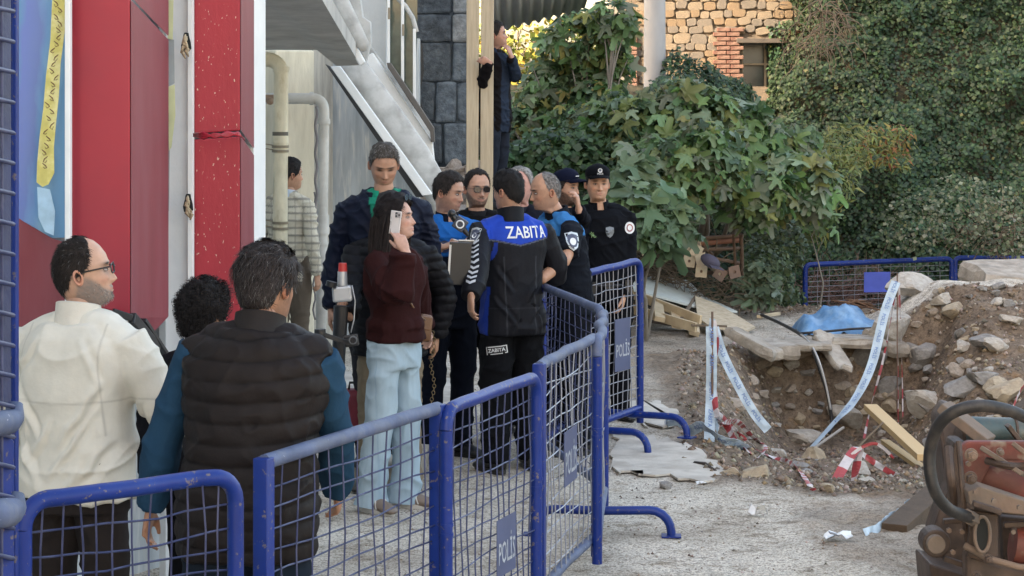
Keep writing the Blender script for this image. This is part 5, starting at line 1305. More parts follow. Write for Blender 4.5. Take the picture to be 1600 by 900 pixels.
    def shoes(s, col=(.02, .02, .022), sole=(.05, .05, .05), boot=False, stripe=None):
        k = s.h
        for sg in (1, -1):
            hp, kn, an, sp = s.leg[sg]; f = Vector((math.sin(sp), -math.cos(sp), 0)); g0 = Vector((an.x, an.y, 0))
            mb = MB(); z0 = .03
            pts = [g0-f*.075+Vector((0, 0, .05)), g0-f*.045+Vector((0, 0, .055)), g0+f*.02+Vector((0, 0, .055)), g0+f*.08+Vector((0, 0, .045)), g0+f*.14+Vector((0, 0, .036)), g0+f*.185+Vector((0, 0, .028)), g0+f*.203+Vector((0, 0, .024))]
            rr = [(.028, .030), (.046, .037), (.048, .040), (.038, .045), (.028, .048), (.020, .038), (.008, .018)]
            mb.tube(pts, [(a*k, b*k) for a, b in rr], 16, up=(0, 0, 1), col=col)
            if boot or True: mb.tube([g0+Vector((0, 0, .05)), g0+Vector((0, 0, .12 if not boot else .2))], [.045*k, .042*k], 14, col=col)
            sh_ = s._add('shoe', mb, M_leather)
            mb = MB(); n = 20; out = []
            for j in range(n):
                a = 2*PI*j/n; c, q = math.cos(a), math.sin(a)
                out.append(g0+f*((.205 if c > 0 else .082)*c+.0)*k+Vector((-f.y, f.x, 0))*(-1)*(.046*q*(1-.12*c))*k)
            mb.prism([p+Vector((0, 0, .002)) for p in out], (0, 0, .026), col=sole); s._add('sole', mb, M_leather, sh_)
            if stripe:
                for t in (.04, .07, .10):
                    mb = MB(); sd = Vector((f.y, -f.x, 0))
                    for q in (-1, 1): mb.beam(g0+f*t+sd*q*.046+Vector((0, 0, .032)), g0+f*(t-.02)+sd*q*.034+Vector((0, 0, .075)), .006, .006, f, col=stripe)
                    s._add('stripe', mb, M_leather, sh_)
def band_mask(v, a, b, e=.004): return sstep(v, a-e, a+e)*(1-sstep(v, b-e, b+e))
def mixc(C, m, col): m = np.clip(m, 0, 1)[:, None]; return C*(1-m)+np.array(col)*m
def seg_t(V, A, B):
    A, B = np.array(A), np.array(B); d = B-A; t = ((V-A) @ d)/(d @ d); dist = np.linalg.norm(V-A-np.clip(t, 0, 1)[:, None]*d, axis=1); return t, dist
def decal(o, V, F, me, M, m, name='lettering', off=.003, parent=None):
    """lay flat print on a garment: M places the flat mesh in the body frame with its z pointing off the cloth"""
    bvh = BVHTree.FromPolygons([Vector(v) for v in V], [tuple(f) for f in F])
    bm = bmesh.new(); bm.from_mesh(me)
    for _ in range(2):
        es = [e for e in bm.edges if e.calc_length() > .03]
        if es: bmesh.ops.subdivide_edges(bm, edges=es, cuts=1)
    bmesh.ops.triangulate(bm, faces=bm.faces)
    bm.transform(M); d = -(M.to_3x3() @ Vector((0, 0, 1))).normalized()
    for v in bm.verts:
        hit, nr, i, ds = bvh.ray_cast(v.co-d*.12, d, .4)
        if hit is not None: v.co = hit-d*off
    m2 = bpy.data.meshes.new(name); bm.to_mesh(m2); bm.free()
    lo = link(name, m2, m, parent if parent is not None else o); return lo
def place(c, right, up):
    r = Vector(right).normalized(); u = Vector(up); u = (u-r*u.dot(r)).normalized(); n = r.cross(u)
    M = Matrix((r, u, n)).transposed().to_4x4(); M.translation = Vector(c); return M
def poly_me(pts, name='patch'):
    me = bpy.data.meshes.new(name); me.from_pydata([(x, y, 0) for x, y in pts], [], [tuple(range(len(pts)))]); me.update()
    bm = bmesh.new(); bm.from_mesh(me); bmesh.ops.triangulate(bm, faces=bm.faces); bm.to_mesh(me); bm.free(); return me
SHIELD = [(-.032, .036), (0, .044), (.032, .036), (.034, .0), (.022, -.028), (0, -.044), (-.022, -.028), (-.034, .0)]
def scaled(pts, k): return [(x*k, y*k) for x, y in pts]
CIRC = [(math.cos(a)*.036, math.sin(a)*.036) for a in np.linspace(0, 2*PI, 21)[:-1]]
def foot_at(px, s, z=0.): return ((px-800)/s, FOC/s, z)
NAVY = (.005, .007, .014); BLK = (.004, .004, .005); BLUE = (.012, .045, .34); LBLUE = (.016, .11, .36)
OLIVE = (.42, .235, .15); PALE = (.47, .28, .19); TAN = (.36, .19, .115)
# ---------- 1 man in the cream jacket
f = Fig('older man with black glasses and grey beard wearing a cream windbreaker, looking up', foot_at(122, 450), math.radians(158), 1.725, lean=.03, bulk=1.13)
f.stance((.13, 0), (-.13, 0)); f.arm_down(1, .09); f.arm_to(-1, f.sh[-1]+Vector((-.10, -.30, -.36)), hand='relaxed')
f.make_body(PALE, 'crownbald', (.018, .014, .012), head_yaw=math.radians(-62), head_pitch=.16, head_roll=0, beard=.85, beardcol=(.15, .14, .13), glasses='black', seed=1, voxel=.007, strands=2600, hair_th=.016, hscale=1.03, hair_grey=.03)
def c_jacket(V, N):
    C = np.tile(np.array((.60, .575, .50)), (len(V), 1)); C *= (.94+.08*fbm(V*3, 2, 5))[:, None]
    seam = np.exp(-((V[:, 2]-1.17-.05*np.abs(V[:, 0]))/.0035)**2)*(N[:, 1] > 0); C = mixc(C, seam*.45, (.28, .26, .22)); rag = np.exp(-((np.abs(V[:, 0])-.155-.35*np.maximum(0, 1.30-V[:, 2])*0-.05*(1.38-V[:, 2]))/.003)**2)*(V[:, 2] > 1.06)*(V[:, 2] < 1.44); C = mixc(C, rag*.5, (.30, .28, .24))
    return C
f.jacket(c_jacket, .030, .84, (.078, .073, .066, .060, .052), M_nylon, wr=.0075, wfreq=(3.2, 3.2, 6), voxel=.006, seed=2, smooth=9, folds=((-.17, 1.25, -.02, 1.02, .012, .014), (-.15, 1.16, .02, .90, .010, .012), (-.19, 1.05, -.06, .86, .012, .013), (.18, 1.24, .06, 1.04, .012, .014), (.20, 1.10, .05, .88, .010, .015), (-.08, 1.40, -.17, 1.22, .008, .012), (.08, 1.40, .18, 1.26, .009, .012), (-.26, 1.18, -.20, 1.05, .010, .010), (.27, 1.20, .19, 1.10, .010, .010), (.0, 1.12, .12, .95, .008, .012), (-.11, .98, -.02, .84, .009, .012)), wmul=1.0, belly=.02)
f.collar((.58, .55, .48), -.045, .045, .074, .012, m=M_nylon)
f.trousers((.022, .018, .017), m=M_cloth, seed=3, zend=0); f.shoes()
# ---------- 2 man in the padded waistcoat
g = Fig('broad man seen from behind in dark brown quilted waistcoat over blue sleeves', foot_at(386, 482), math.radians(174), 1.725, lean=.16, side=-.05, bulk=1.20, neckf=.03)
g.stance((.15, 0), (-.15, 0)); g.arm_to(1, g.M @ g.sh[1]+Vector((-.20, .06, -.66)), world=True, pole=(1, .5, 0)); g.arm[1] = g.arm[1]
g.arm_to(-1, g.sh[-1]+Vector((-.01, -.30, -.50)), pole=(-1, .5, -.3))
g.make_body(TAN, 'messy', (.030, .025, .024), head_yaw=math.radians(-24), head_pitch=-.05, seed=4, voxel=.007, strands=5200, hair_th=.028, hscale=1.04, hair_grey=.06, beard=.4)
def quilt(base):
    z = base[:, 2]+.018*np.cos(base[:, 0]*7)-.10*np.maximum(0, .0-base[:, 1])*0+.004*(vnoise(base*14, 3)-.5)
    ph = (z/.066) % 1.; return .011*np.abs(np.sin(PI*ph))**.45-.004
def c_vest(V, N):
    z = V[:, 2]+.018*np.cos(V[:, 0]*7)+.004*(vnoise(V*14, 3)-.5); ph = (z/.066) % 1.
    C = np.tile(np.array((.0135, .0105, .0100)), (len(V), 1)); return mixc(C, np.exp(-(np.minimum(ph, 1-ph)/.06)**2)*.8, (.005, .004, .004))
g.jacket(lambda V, N: np.tile(np.array((.016, .046, .085)), (len(V), 1)), .004, .95, (.068, .064, .060, .055, .050), M_cloth, name='sweatshirt', wr=.006, wfreq=(7, 7, 7), seed=7, voxel=.008)
g.jacket(c_vest, .038, .74, m=M_nylon, cuff=0, name='waistcoat', puff=quilt, wr=.005, wfreq=(9, 9, 10), smooth=6, seed=5, voxel=.007, top=1.47, wmul=.98, belly=.03)
g.collar((.017, .014, .013), -.05, .052, .080, .02, m=M_nylon, flare=.035)
g.trousers((.010, .016, .026), m=M_denim, seed=3, zend=0, r=(.115, .11, .09, .085, .08, .085)); g.shoes()
# ---------- 3 curly haired person in black
h3 = Fig('person with curly black hair in a black coat, half hidden behind the waistcoat man', foot_at(318, 392), math.radians(165), 1.44, bulk=1.15)
h3.stance(); h3.arm_down(1, .08); h3.arm_down(-1, .08)
h3.make_body(OLIVE, 'curly', (.010, .008, .008), head_yaw=-.3, seed=6, strands=3000, hair_th=.016, ear=False, voxel=.009)
h3.jacket(lambda V, N: np.tile(np.array((.008, .008, .010)), (len(V), 1)), .022, .8, m=M_cloth, seed=8, voxel=.011, wr=.006); h3.collar((.008, .008, .010), -.04, .03); h3.trousers(BLK, voxel=.012, seed=2); h3.shoes()
# ---------- 4 man in checked shirt behind the pipe
h4 = Fig('man in a cream and grey checked shirt behind the drain pipe', foot_at(452, 205, .10), math.radians(150), 1.70, bulk=1.0)
h4.stance(); h4.arm_down(1, .05); h4.arm_down(-1, .07)
h4.make_body(OLIVE, 'short', (.012, .010, .010), head_yaw=math.radians(-30), seed=8, strands=700, voxel=.008, hair_th=.018)
def c_check(V, N):
    C = np.tile(np.array((.52, .48, .38)), (len(V), 1)); a = V[:, 0]+V[:, 1]*.9
    C = mixc(C, (np.abs((V[:, 2]/.055) % 1-.5) < .14)*.75, (.20, .19, .17)); return mixc(C, (np.abs((a/.075) % 1-.5) < .10)*.5, (.25, .23, .20))
h4.jacket(c_check, .014, .80, m=M_cloth, seed=11, voxel=.008, wr=.006, name='shirt'); h4.collar((.42, .47, .54), -.03, .03, .066, .008); h4.trousers((.10, .08, .06), voxel=.012); h4.shoes()
# ---------- 5 tall man with green collar
h5 = Fig('tall grey haired man looking down, green polo collar inside a navy jacket', foot_at(600, 268, .10), math.radians(4), 1.885, bulk=1.06)
h5.stance(); h5.arm_down(1, .10); h5.arm_down(-1, .10)
h5.make_body((.40, .225, .15), 'short', (.060, .052, .045), head_yaw=.08, eyes=False, head_pitch=-.44, seed=9, strands=1600, voxel=.008, hair_th=.013, hair_grey=.25, brow=(.04, .03, .025), hscale=1.02, beard=.25)
def c_navyopen(V, N):
    C = np.tile(np.array((.006, .009, .022)), (len(V), 1)); m = (np.abs(V[:, 0]) < .035+.16*np.maximum(0, V[:, 2]-1.22))*(V[:, 1] < 0)*(V[:, 2] > 1.22)
    return mixc(C, m, (.01, .20, .12))
h5.jacket(c_navyopen, .019, .80, m=M_nylon, seed=12, voxel=.008, wr=.009, hood=True)
h5.collar((.02, .27, .17), -.035, .022, .070, .010, open_=.45, flare=.02); h5.collar((.006, .009, .022), -.06, .012, .10, .02, open_=.8, flare=.03, m=M_nylon, name='lapel'); h5.trousers((.03, .03, .035), voxel=.012); h5.shoes()
# ---------- 6 black puffer jacket behind the woman
h6 = Fig('man in black padded jacket and beige trousers hidden behind the woman', foot_at(610, 273), math.radians(-4), 1.70, bulk=1.14)
h6.stance((.12, 0), (-.14, 0)); h6.arm_to(1, P(682, 525, 270), world=True, pole=(1, .6, 0), fdir=(-.02, 0, -1)); h6.arm_to(-1, P(541, 520, 285), world=True, pole=(-1, .5, -.5), fdir=(-.5, -.3, .45), hand='grip')
h6.make_body(TAN, 'short', (.02, .018, .016), head_yaw=0, head_pitch=-.2, seed=10, strands=0, voxel=.007)
def quilt6(base): return .011*np.sqrt(np.abs(np.sin(PI*(base[:, 2]+.01*np.cos(base[:, 0]*9))/.05)))-.003
def c_puff(V, N): ph = ((V[:, 2]+.01*np.cos(V[:, 0]*9))/.05) % 1.; C = np.tile(np.array((.005, .005, .007)), (len(V), 1)); return mixc(C, np.exp(-(np.minimum(ph, 1-ph)/.1)**2)*.7, (.004, .004, .005))
h6.jacket(c_puff, .030, .80, (.074, .070, .066, .060, .052), M_nylon, puff=quilt6, seed=14, wr=.004, voxel=.008); h6.collar((.005, .005, .007), -.04, .05, .078, .016, m=M_nylon)
h6.trousers((.20, .16, .11), seed=5, voxel=.010); h6.shoes((.05, .045, .04))
# ---------- 7 woman on the phone
wm = Fig('woman with long black hair and light jeans holding a phone to her ear', foot_at(617, 288), math.radians(58), 1.70, lean=.0, female=True, bulk=.98)
wm.stance((.10, -.02), (-.10, .06), .02, .01, splay=.25)
wm.arm_to(-1, P(634, 392, 295.5), world=True, pole=(-.35, -.65, -.9), fdir=(-.42, .06, .9), palm=(-.45, .85, -.1), hand='phone')
wm.arm_to(1, P(668, 520, 276), world=True, pole=(.6, .6, -.2), fdir=(.1, -.2, -1))
wm.make_body((.46, .27, .20), 'long', (.012, .009, .009), head_yaw=math.radians(15), head_pitch=.16, seed=12, strands=2600, voxel=.0055, hair_th=.020, lips=(.42, .16, .14), ear=False, nose=1.05)
def b_sweater(mb):
    k = wm.h; wm.add_torso(mb, .030, .96, 1.455, belly=.03); wm.add_yoke(mb, .012)
    wm.add_arm(mb, -1, (.075, .088, .088, .070, .042)); wm.add_arm(mb, 1, (.072, .078, .070, .062, .050))
    for a in np.linspace(0, 2*PI, 17)[:-1]:
        mb.ball((math.cos(a)*.135, math.sin(a)*.105, 1.01+.01*math.sin(a*3)), (.055, .055, .05), 10, 6)
wm.garment('sweater', b_sweater, lambda V, N: np.tile(np.array((.026, .008, .008)), (len(V), 1))*(.85+.3*fbm(V*5, 2, 4))[:, None], M_cloth, voxel=.0075, wr=.012, wfreq=(5, 5, 4.5), seed=15)
wm.collar((.026, .008, .008), -.04, .02, .075, .02, flare=.03)
wm.trousers(lambda V, N: mixc(np.tile(np.array((.33, .42, .475)), (len(V), 1)), .55*np.clip(sstep(fbm(V*np.array([4, 4, 2.2]), 3, 8), .42, .62)+2*np.exp(-((V[:, 1]-.0)/.003)**2)*(V[:, 0] < -.08), 0, 1.6), (.25, .34, .41)), (.090, .089, .082, .084, .092, .104), M_denim, zend=-.055, wr=.009, wfreq=(6, 6, 4), seed=16, voxel=.008)
wm.shoes((.17, .13, .10), (.50, .48, .44), stripe=(.55, .54, .5))
# long hair down the back and over the near shoulder
def hair_locks():
    V, Fq, C = [], [], []; rs = np.random.default_rng(3); hc = wm.head_c; R = wm.HR
    mb = MB()
    core = [[(-.02, .05, .06), (-.05, .085, 0), (-.065, .09, -.08), (-.085, .07, -.17), (-.11, .05, -.28), (-.12, .03, -.38)],
            [(-.05, .02, .05), (-.078, .02, -.01), (-.085, .03, -.09), (-.105, .02, -.18), (-.125, -.01, -.28), (-.125, -.04, -.40)],
            [(.03, .06, .05), (.04, .09, -.02), (.03, .10, -.10), (.0, .105, -.19), (-.03, .10, -.28), (-.04, .09, -.36)],
            [(.06, .0, .04), (.08, .01, -.02), (.085, .02, -.10), (.09, .03, -.18), (.10, .0, -.26), (.10, -.02, -.32)]]
    for c in core:
        pts = [Vector(hc)+(R @ Vector(c[0]))*1.]+[Vector(hc)+lerp3(R @ Vector(p), Vector(p), min(1, i/3)) for i, p in enumerate(c)][1:]
        mb.tube(pts, [(.028, .034), (.032, .040), (.034, .042), (.032, .044), (.026, .040), (.008, .016)], 16, col=(.008, .006, .006))
        for q in range(170):
            a = rs.uniform(0, 2*PI); rr = [.033, .038, .040, .040, .034, .018]; u = Vector((math.cos(a), math.sin(a), 0)); j = rs.uniform(-.004, .006)
            P5 = [p+u*(r+j)+Vector((rs.normal(0, .0025), rs.normal(0, .0025), 0)) for p, r in zip(pts, rr)]; P5[-1] = P5[-1]+Vector((rs.normal(0, .01), rs.normal(0, .01), -rs.uniform(0, .05)))
            mb.tube(P5, [.0016, .0022, .0022, .0022, .0018, .0008], 4, caps=False, col=tuple(np.array((.014, .010, .009))*rs.uniform(.5, 2.2)))
    wm._add('long_hair', mb, M_hair)
hair_locks()
# sunglasses pushed up on her head
mb = MB(); 
for sg in (-1, 1):
    c = [wm.hp(sg*.031+.024*math.cos(a), -.088-.004*math.sin(a), .108+.018*math.sin(a)) for a in np.linspace(0, 2*PI, 17)[:-1]]
    mb.prism(c, wm.HR @ Vector((0, -.003, .001)))
sgl = ob('sunglasses', MB().add([wm.M @ Vector(v) for v in mb.v], mb.f), mat('blue_mirror_lens', (.10, .16, .22), .08, metal=.6, bump=0)); tag(sgl, 'mirrored sunglasses pushed up on the hair of the woman phoning', 'sunglasses')
# phone
ph = thing('mobile_phone', 'white mobile phone the woman presses to her ear', 'phone', (0, 0, 0)); ph.location = wm.M @ wm.hp(-.104, -.026, -.022); ph.rotation_euler = (0, 0, 0)
axu = (wm.M.to_3x3() @ wm.HR @ Vector((0, -.30, 1))).normalized(); axn = (wm.M.to_3x3() @ wm.HR @ Vector((-1, 0, 0))).normalized(); axr = axu.cross(axn).normalized(); axn = axr.cross(axu)
Rp = Matrix((axr, axu, axn)).transposed()
mb = MB(); mb.box(ph.location, (.062, .128, .009), Rp); ob('case', mb, mat('white_phone_case', (.62, .58, .56), .4, bump=0), ph, bevel=.004)
mb = MB(); mb.box(ph.location+axu*.044+axr*.012+axn*.0058, (.030, .030, .003), Rp); cb_ = ob('camera_island', mb, mat('phone_grey', (.35, .33, .33), .3, bump=0), ph, bevel=.001)
for dx, dy in ((-.008, .008), (-.008, -.008), (.008, 0)):
    mb = MB(); c = ph.location+axu*(.044+dy)+axr*(.012+dx)+axn*.0072; mb.tube([c, c+axn*.002], .006, 12); ob('camera_lens', mb, M_lens, cb_)
# shoulder bag with chain
bag = thing('shoulder_bag', 'small brown shoulder bag with a brass chain at the hip of the woman', 'bag', P(662, 515, 281))
mb = MB(); c = P(662, 512, 283); Rb = Matrix.Rotation(.5, 3, 'Z') @ Matrix.Rotation(.2, 3, 'Y'); mb.box(c, (.10, .055, .15), Rb, taper=.8); ob('pouch', mb, mat('brown_leather', (.13, .06, .025), .45, var=.2, bump=.25), bag, bevel=.018, smooth='auto', seg=3)
mb = MB(); mb.box(c+Vector((0, -.03, .03)), (.09, .012, .075), Rb); ob('flap', mb, MATS['brown_leather'], bag, bevel=.005)
mb = MB(); mb.tube([wm.M @ wm.sh[1]+Vector((-.05, -.05, .05)), P(640, 470, 292), P(652, 492, 288), P(664, 500, 286)], (.006), 6); ob('strap', mb, MATS['brown_leather'], bag, smooth=True)
mb = MB()
for k in range(26):
    q = P(676+math.sin(k*.5)*2.5, 520+k*5.2, 284); a = k % 2*PI/2; u = Vector((math.cos(a), math.sin(a), 0)); mb.tube([q+u*.009*math.cos(t)+Vector((0, 0, .012*math.sin(t))) for t in np.linspace(0, 2*PI, 9)], 0.0019, 5, caps=False)
ch_ = ob('chain', mb, mat('brass', (.16, .11, .05), .5, metal=.5, bump=.1), bag, smooth=True); ch_['kind'] = 'stuff'

def officer_marks(fig, kind): pass
def uniform_cols(yoke, body, side=None, zlo=1.36, slope=.25, sleeve=None):
    def fn(V, N):
        C = np.tile(np.array(body), (len(V), 1)); m = sstep(V[:, 2]-(zlo+slope*0+.02*np.cos(V[:, 0]*12)), -.003, .003)*(np.abs(V[:, 0]) < .22)
        C = mixc(C, m, yoke)
        return C
    return fn
# ---------- 8 officer writing, light blue shoulders
o8 = Fig('municipal officer with bright blue shoulders holding notes, short dark hair', foot_at(700, 250), math.radians(28), 1.785, bulk=1.0)
o8.stance((.11, 0), (-.12, 0)); o8.arm_to(-1, P(688, 388, 262), world=True, pole=(-.8, .3, -.8), fdir=(.8, -.2, .28), palm=(.1, .3, -1), hand='cup'); o8.arm_to(1, P(722, 392, 262), world=True, pole=(.8, .3, -.8), fdir=(-.6, -.5, .3), palm=(0, .3, -1), hand='grip')
o8.make_body((.41, .235, .16), 'short', (.020, .016, .014), head_yaw=math.radians(36), head_pitch=-.16, seed=14, strands=1800, voxel=.006, hair_th=.015, beard=.35, hscale=1.0)
def c8(V, N):
    C = np.tile(np.array(NAVY), (len(V), 1)); m = sstep(V[:, 2], 1.265, 1.275); return mixc(C, m, LBLUE)
def p8(o, V, F):
    decal(o, V, F, poly_me(scaled(CIRC, 1.05)), place((-.085, -.3, 1.33), (1, -.0, 0), (0, 0, 1)), mat('badge_navy', (.02, .03, .08), .5, bump=0), 'badge')
    decal(o, V, F, poly_me(scaled([(-.5, .4), (0, .1), (.5, .4), (.35, -.2), (0, -.45), (-.35, -.2)], .045)), place((-.085, -.3, 1.33), (1, 0, 0), (0, 0, 1)), M_badge, 'badge_eagle', .005)
o8.jacket(c8, .014, .86, (.066, .062, .055, .05, .045), m=M_cloth, cuff=.52, name='polo_shirt', seed=18, wr=.006, post=p8, voxel=.0075); o8.collar(NAVY, -.035, .03, .066, .012, open_=.35, flare=.02)
o8.trousers(NAVY, seed=6, voxel=.010); o8.shoes((.008, .008, .009), (.012, .012, .012), True)
# ---------- 9 man with dark glasses
o9 = Fig('bearded man in dark glasses and dark clothes facing the camera between two officers', foot_at(745, 239), math.radians(12), 1.785, bulk=1.0)
o9.stance(); o9.arm_down(1, .05); o9.arm_down(-1, .05)
o9.make_body((.42, .24, .165), 'receding', (.014, .011, .010), head_yaw=math.radians(8), head_pitch=-.05, seed=15, strands=1500, glasses='dark', beard=.8, beardcol=(.02, .015, .012), voxel=.008)
o9.jacket(np.array((.006, .006, .007)), .016, .82, m=M_cloth, seed=19, voxel=.010); o9.collar((.014, .014, .016), -.03, .02); o9.trousers(BLK, voxel=.012); o9.shoes()
# handheld microphone with round label near him
# ---------- 10 ZABITA officer from behind
o10 = Fig('municipal officer seen from behind, white lettering across his blue jacket yoke', foot_at(800, 259), math.radians(203), 1.81, lean=.07, side=.0, bulk=1.05)
o10.stance((.13, .02), (-.13, -.05)); o10.arm_to(1, P(735, 468, 270), world=True, pole=(-.2, 1, 0), fdir=(.0, .1, -1)); o10.arm_to(-1, o10.sh[-1]+Vector((-.02, -.26, -.36)), pole=(-.7, .6, -.4))
o10.make_body((.38, .22, .15), 'short', (.010, .009, .009), head_yaw=math.radians(28), head_pitch=-.10, seed=16, strands=1400, voxel=.007, hair_th=.017)
TZ = o10
def c10(V, N):
    C = np.tile(np.array((.0065, .0072, .0105)), (len(V), 1)); k = TZ.h; ax = np.abs(V[:, 0])
    C = mixc(C, np.exp(-((ax-.105+.03*(1.3-V[:, 2]))/.0028)**2)*(V[:, 2] < 1.30)*(V[:, 1] > 0)*.8, (.05, .055, .065)); C = mixc(C, np.exp(-((V[:, 2]-.99)/.0028)**2)*(V[:, 1] > 0)*.5, (.03, .032, .04))
    zl = 1.325+.035*np.clip(ax/.18, 0, 1)
    m = sstep(V[:, 2]-zl*k, -.003, .003)*(ax < .205)*(V[:, 2] < 1.50*k); C = mixc(C, m, BLUE)
    C = mixc(C, (np.abs(V[:, 2]-zl*k+.006) < .0035)*(ax < .205)*.7, (.10, .11, .14))
    side = (ax > .150)*(V[:, 2] < 1.12)*(np.abs(V[:, 1]-.02) < .055); S, E, Wp = TZ.arm[1][:3]
    t, d = seg_t(V, S, Wp); arm = d < .10; S2, E2, W2 = TZ.arm[-1][:3]; arm |= (seg_t(V, S2, E2)[1] < .11) | (seg_t(V, E2, W2)[1] < .10)
    C = mixc(C, side*(~arm)*.9, (.010, .032, .24))
    # blue insert on the outer sleeve, white piping round it
    for sg in (1, -1):
        S, E, Wp = TZ.arm[sg][:3]
        for (A, B, lo, hi) in (((S, E, .35, 1.3),) if sg == 1 else ()):
            t, d = seg_t(V, A, B); out = np.array((sg, 0, 0)); 
            n_ = N @ np.array((sg*.75, .65, 0)); mm = (t > lo)*(t < hi)*(n_ > .78)*(d < .11)
            C = mixc(C, mm*.95, (.010, .032, .24))
    return C
def p10(o, V, F):
    k = TZ.h; bk = lambda x, z: (x, .35, z)
    me = text_bm('ZABITA', .088); me.transform(Matrix.Diagonal((.92, 1.12, 1, 1)))
    c = TZ.bend((-.055, 0, 1.392*k)); decal(o, V, F, me, place((c.x, c.y+.2, c.z), (-1, 0, .0), (0, .0, 1)), M_badge, 'lettering', .004)
    # chevrons down the left sleeve, badge at its shoulder
    S, E, Wp = TZ.arm[1][:3]; cam_dir = (TZ.Mi.to_3x3() @ Vector((-.25, -1, 0))).normalized()
    for j in range(9):
        t = .30+j*.145; c = S.lerp(E, t) if t < 1 else E.lerp(Wp, t-1); ax = (E-S).normalized() if t < 1 else (Wp-E).normalized()
        up = -ax; right = up.cross(cam_dir).normalized()
        me2 = poly_me(scaled([(-.5, .34), (0, -.02), (.5, .34), (.5, .04), (0, -.34), (-.5, .04)], .058)); 
        bcol = M_badge if j < 9 else M_badge
        decal(o, V, F, me2, place(c+cam_dir*.12, right, up), mat('reflective_grey', (.42, .44, .47), .4, bump=0), 'chevron', .004)
    c = S.lerp(E, .06); decal(o, V, F, poly_me(scaled(SHIELD, 1.05)), place(c+cam_dir*.15, Vector((0, 0, 1)).cross(cam_dir), (0, 0, 1)), mat('shield_grey', (.38, .40, .40), .5, bump=0), 'badge', .003)
    decal(o, V, F, poly_me(scaled(SHIELD, .8)), place(c+cam_dir*.15, Vector((0, 0, 1)).cross(cam_dir), (0, 0, 1)), mat('badge_navy2', (.05, .06, .10), .5, bump=0), 'badge_field', .006)
    decal(o, V, F, poly_me(scaled(CIRC, .42)), place(c+cam_dir*.15, Vector((0, 0, 1)).cross(cam_dir), (0, 0, 1)), M_badge, 'badge_star', .009)
o10.jacket(c10, .024, .80, (.076, .072, .066, .058, .050), M_nylon, seed=20, folds=((-.16, 1.22, -.04, 1.02, .012, .014), (-.18, 1.08, -.05, .90, .012, .014), (.16, 1.24, .05, 1.08, .012, .014), (.17, 1.06, .03, .88, .012, .013), (.0, 1.02, .08, .83, .009, .014), (-.10, 1.0, -.14, .83, .010, .012), (-.25, 1.16, -.18, 1.06, .010, .010)), smooth=4, wr=.006, wfreq=(4, 4, 6), voxel=.0065, post=p10, belly=.0); o10.collar((.006, .007, .010), -.05, .05, .074, .014, m=M_nylon)
def pt10(o, V, F):
    hp, kn, an, _ = TZ.leg[1]; cd = (TZ.Mi.to_3x3() @ Vector((-.1, -1, 0))).normalized(); c = TZ.loc(P(776, 548, 262)); rt = (TZ.Mi.to_3x3() @ Vector((1, -.1, .12))); up = (TZ.Mi.to_3x3() @ Vector((-.12, 0, 1)))
    decal(o, V, F, poly_me([(-.062, -.024), (.062, -.024), (.062, .024), (-.062, .024)]), place(c+cd*.2, rt, up), M_badge, 'patch', .003)
    decal(o, V, F, poly_me([(-.057, -.019), (.057, -.019), (.057, .019), (-.057, .019)]), place(c+cd*.2, rt, up), mat('patch_black', (.01, .01, .012), .6, bump=0), 'patch_field', .006)
    me3 = text_bm('ZABITA', .030); decal(o, V, F, me3, place(c+cd*.2, rt, up), M_badge, 'lettering', .009)
o10.trousers((.005, .0055, .007), (.105, .10, .088, .085, .080, .078), seed=7, voxel=.008, wr=.008, post=pt10); o10.shoes((.008, .008, .009), (.012, .012, .012), True)
# ---------- 11 older man between heads
o11 = Fig('grey haired older man with a ruddy face half hidden behind the lettered jacket', foot_at(813, 233), math.radians(-12), 1.795, bulk=1.0)
o11.stance(); o11.arm_down(1, .05); o11.arm_down(-1, .05)
o11.make_body((.50, .27, .22), 'receding', (.16, .15, .14), head_yaw=math.radians(-8), seed=17, strands=700, hair_grey=.6, voxel=.009, fat=1.05, brow=(.15, .12, .1))
o11.jacket(np.array((.009, .010, .016)), .016, .82, seed=22, voxel=.011); o11.collar((.02, .022, .03), -.03, .02); o11.trousers(BLK, voxel=.012); o11.shoes()
# ---------- 12 bald officer bending forward
o12 = Fig('municipal officer with cropped grey hair bending forward, his bare forearm over the barrier', foot_at(888, 246), math.radians(-68), 1.80, lean=.17, bulk=1.06, neckf=.03)
o12.stance((.12, 0), (-.12, 0)); o12.arm_to(1, P(845, 437, 258), world=True, pole=(.9, .55, -.4), fdir=(-1, 0, -.15), hand='relaxed'); o12.arm_to(-1, o12.sh[-1]+Vector((-.02, -.30, -.30)), pole=(-.6, .6, -.6))
o12.make_body((.40, .225, .145), 'bald', (.11, .10, .095), head_yaw=math.radians(-2), head_pitch=-.14, seed=18, strands=1300, hair_grey=.5, hair_th=.011, voxel=.0065, beard=.3, beardcol=(.12, .1, .09), brow=(.03, .025, .02))
def c12(V, N):
    C = np.tile(np.array((.007, .009, .014)), (len(V), 1)); q = V[:, 1]*math.sin(.17); m = sstep(V[:, 2], 1.385, 1.392)*(np.abs(V[:, 0]) < .20); return mixc(C, m, (.035, .15, .36))
def p12(o, V, F):
    S, E, Wp = o12.arm[1][:3]; cd = (o12.Mi.to_3x3() @ Vector((.15, -1, 0))).normalized(); c = S.lerp(E, .38); R_ = Vector((0, 0, 1)).cross(cd)
    decal(o, V, F, poly_me(scaled(SHIELD, 1.3)), place(c+cd*.15, R_, (0, 0, 1)), mat('shield_pale', (.50, .56, .60), .5, bump=0), 'badge', .003)
    decal(o, V, F, poly_me(scaled(SHIELD, 1.02)), place(c+cd*.15, R_, (0, 0, 1)), mat('badge_navy2', (.05, .06, .10), .5, bump=0), 'badge_field', .006)
    decal(o, V, F, poly_me(scaled(CIRC, .6)), place(c+cd*.15, R_, (0, 0, 1)), M_badge, 'badge_star', .009)
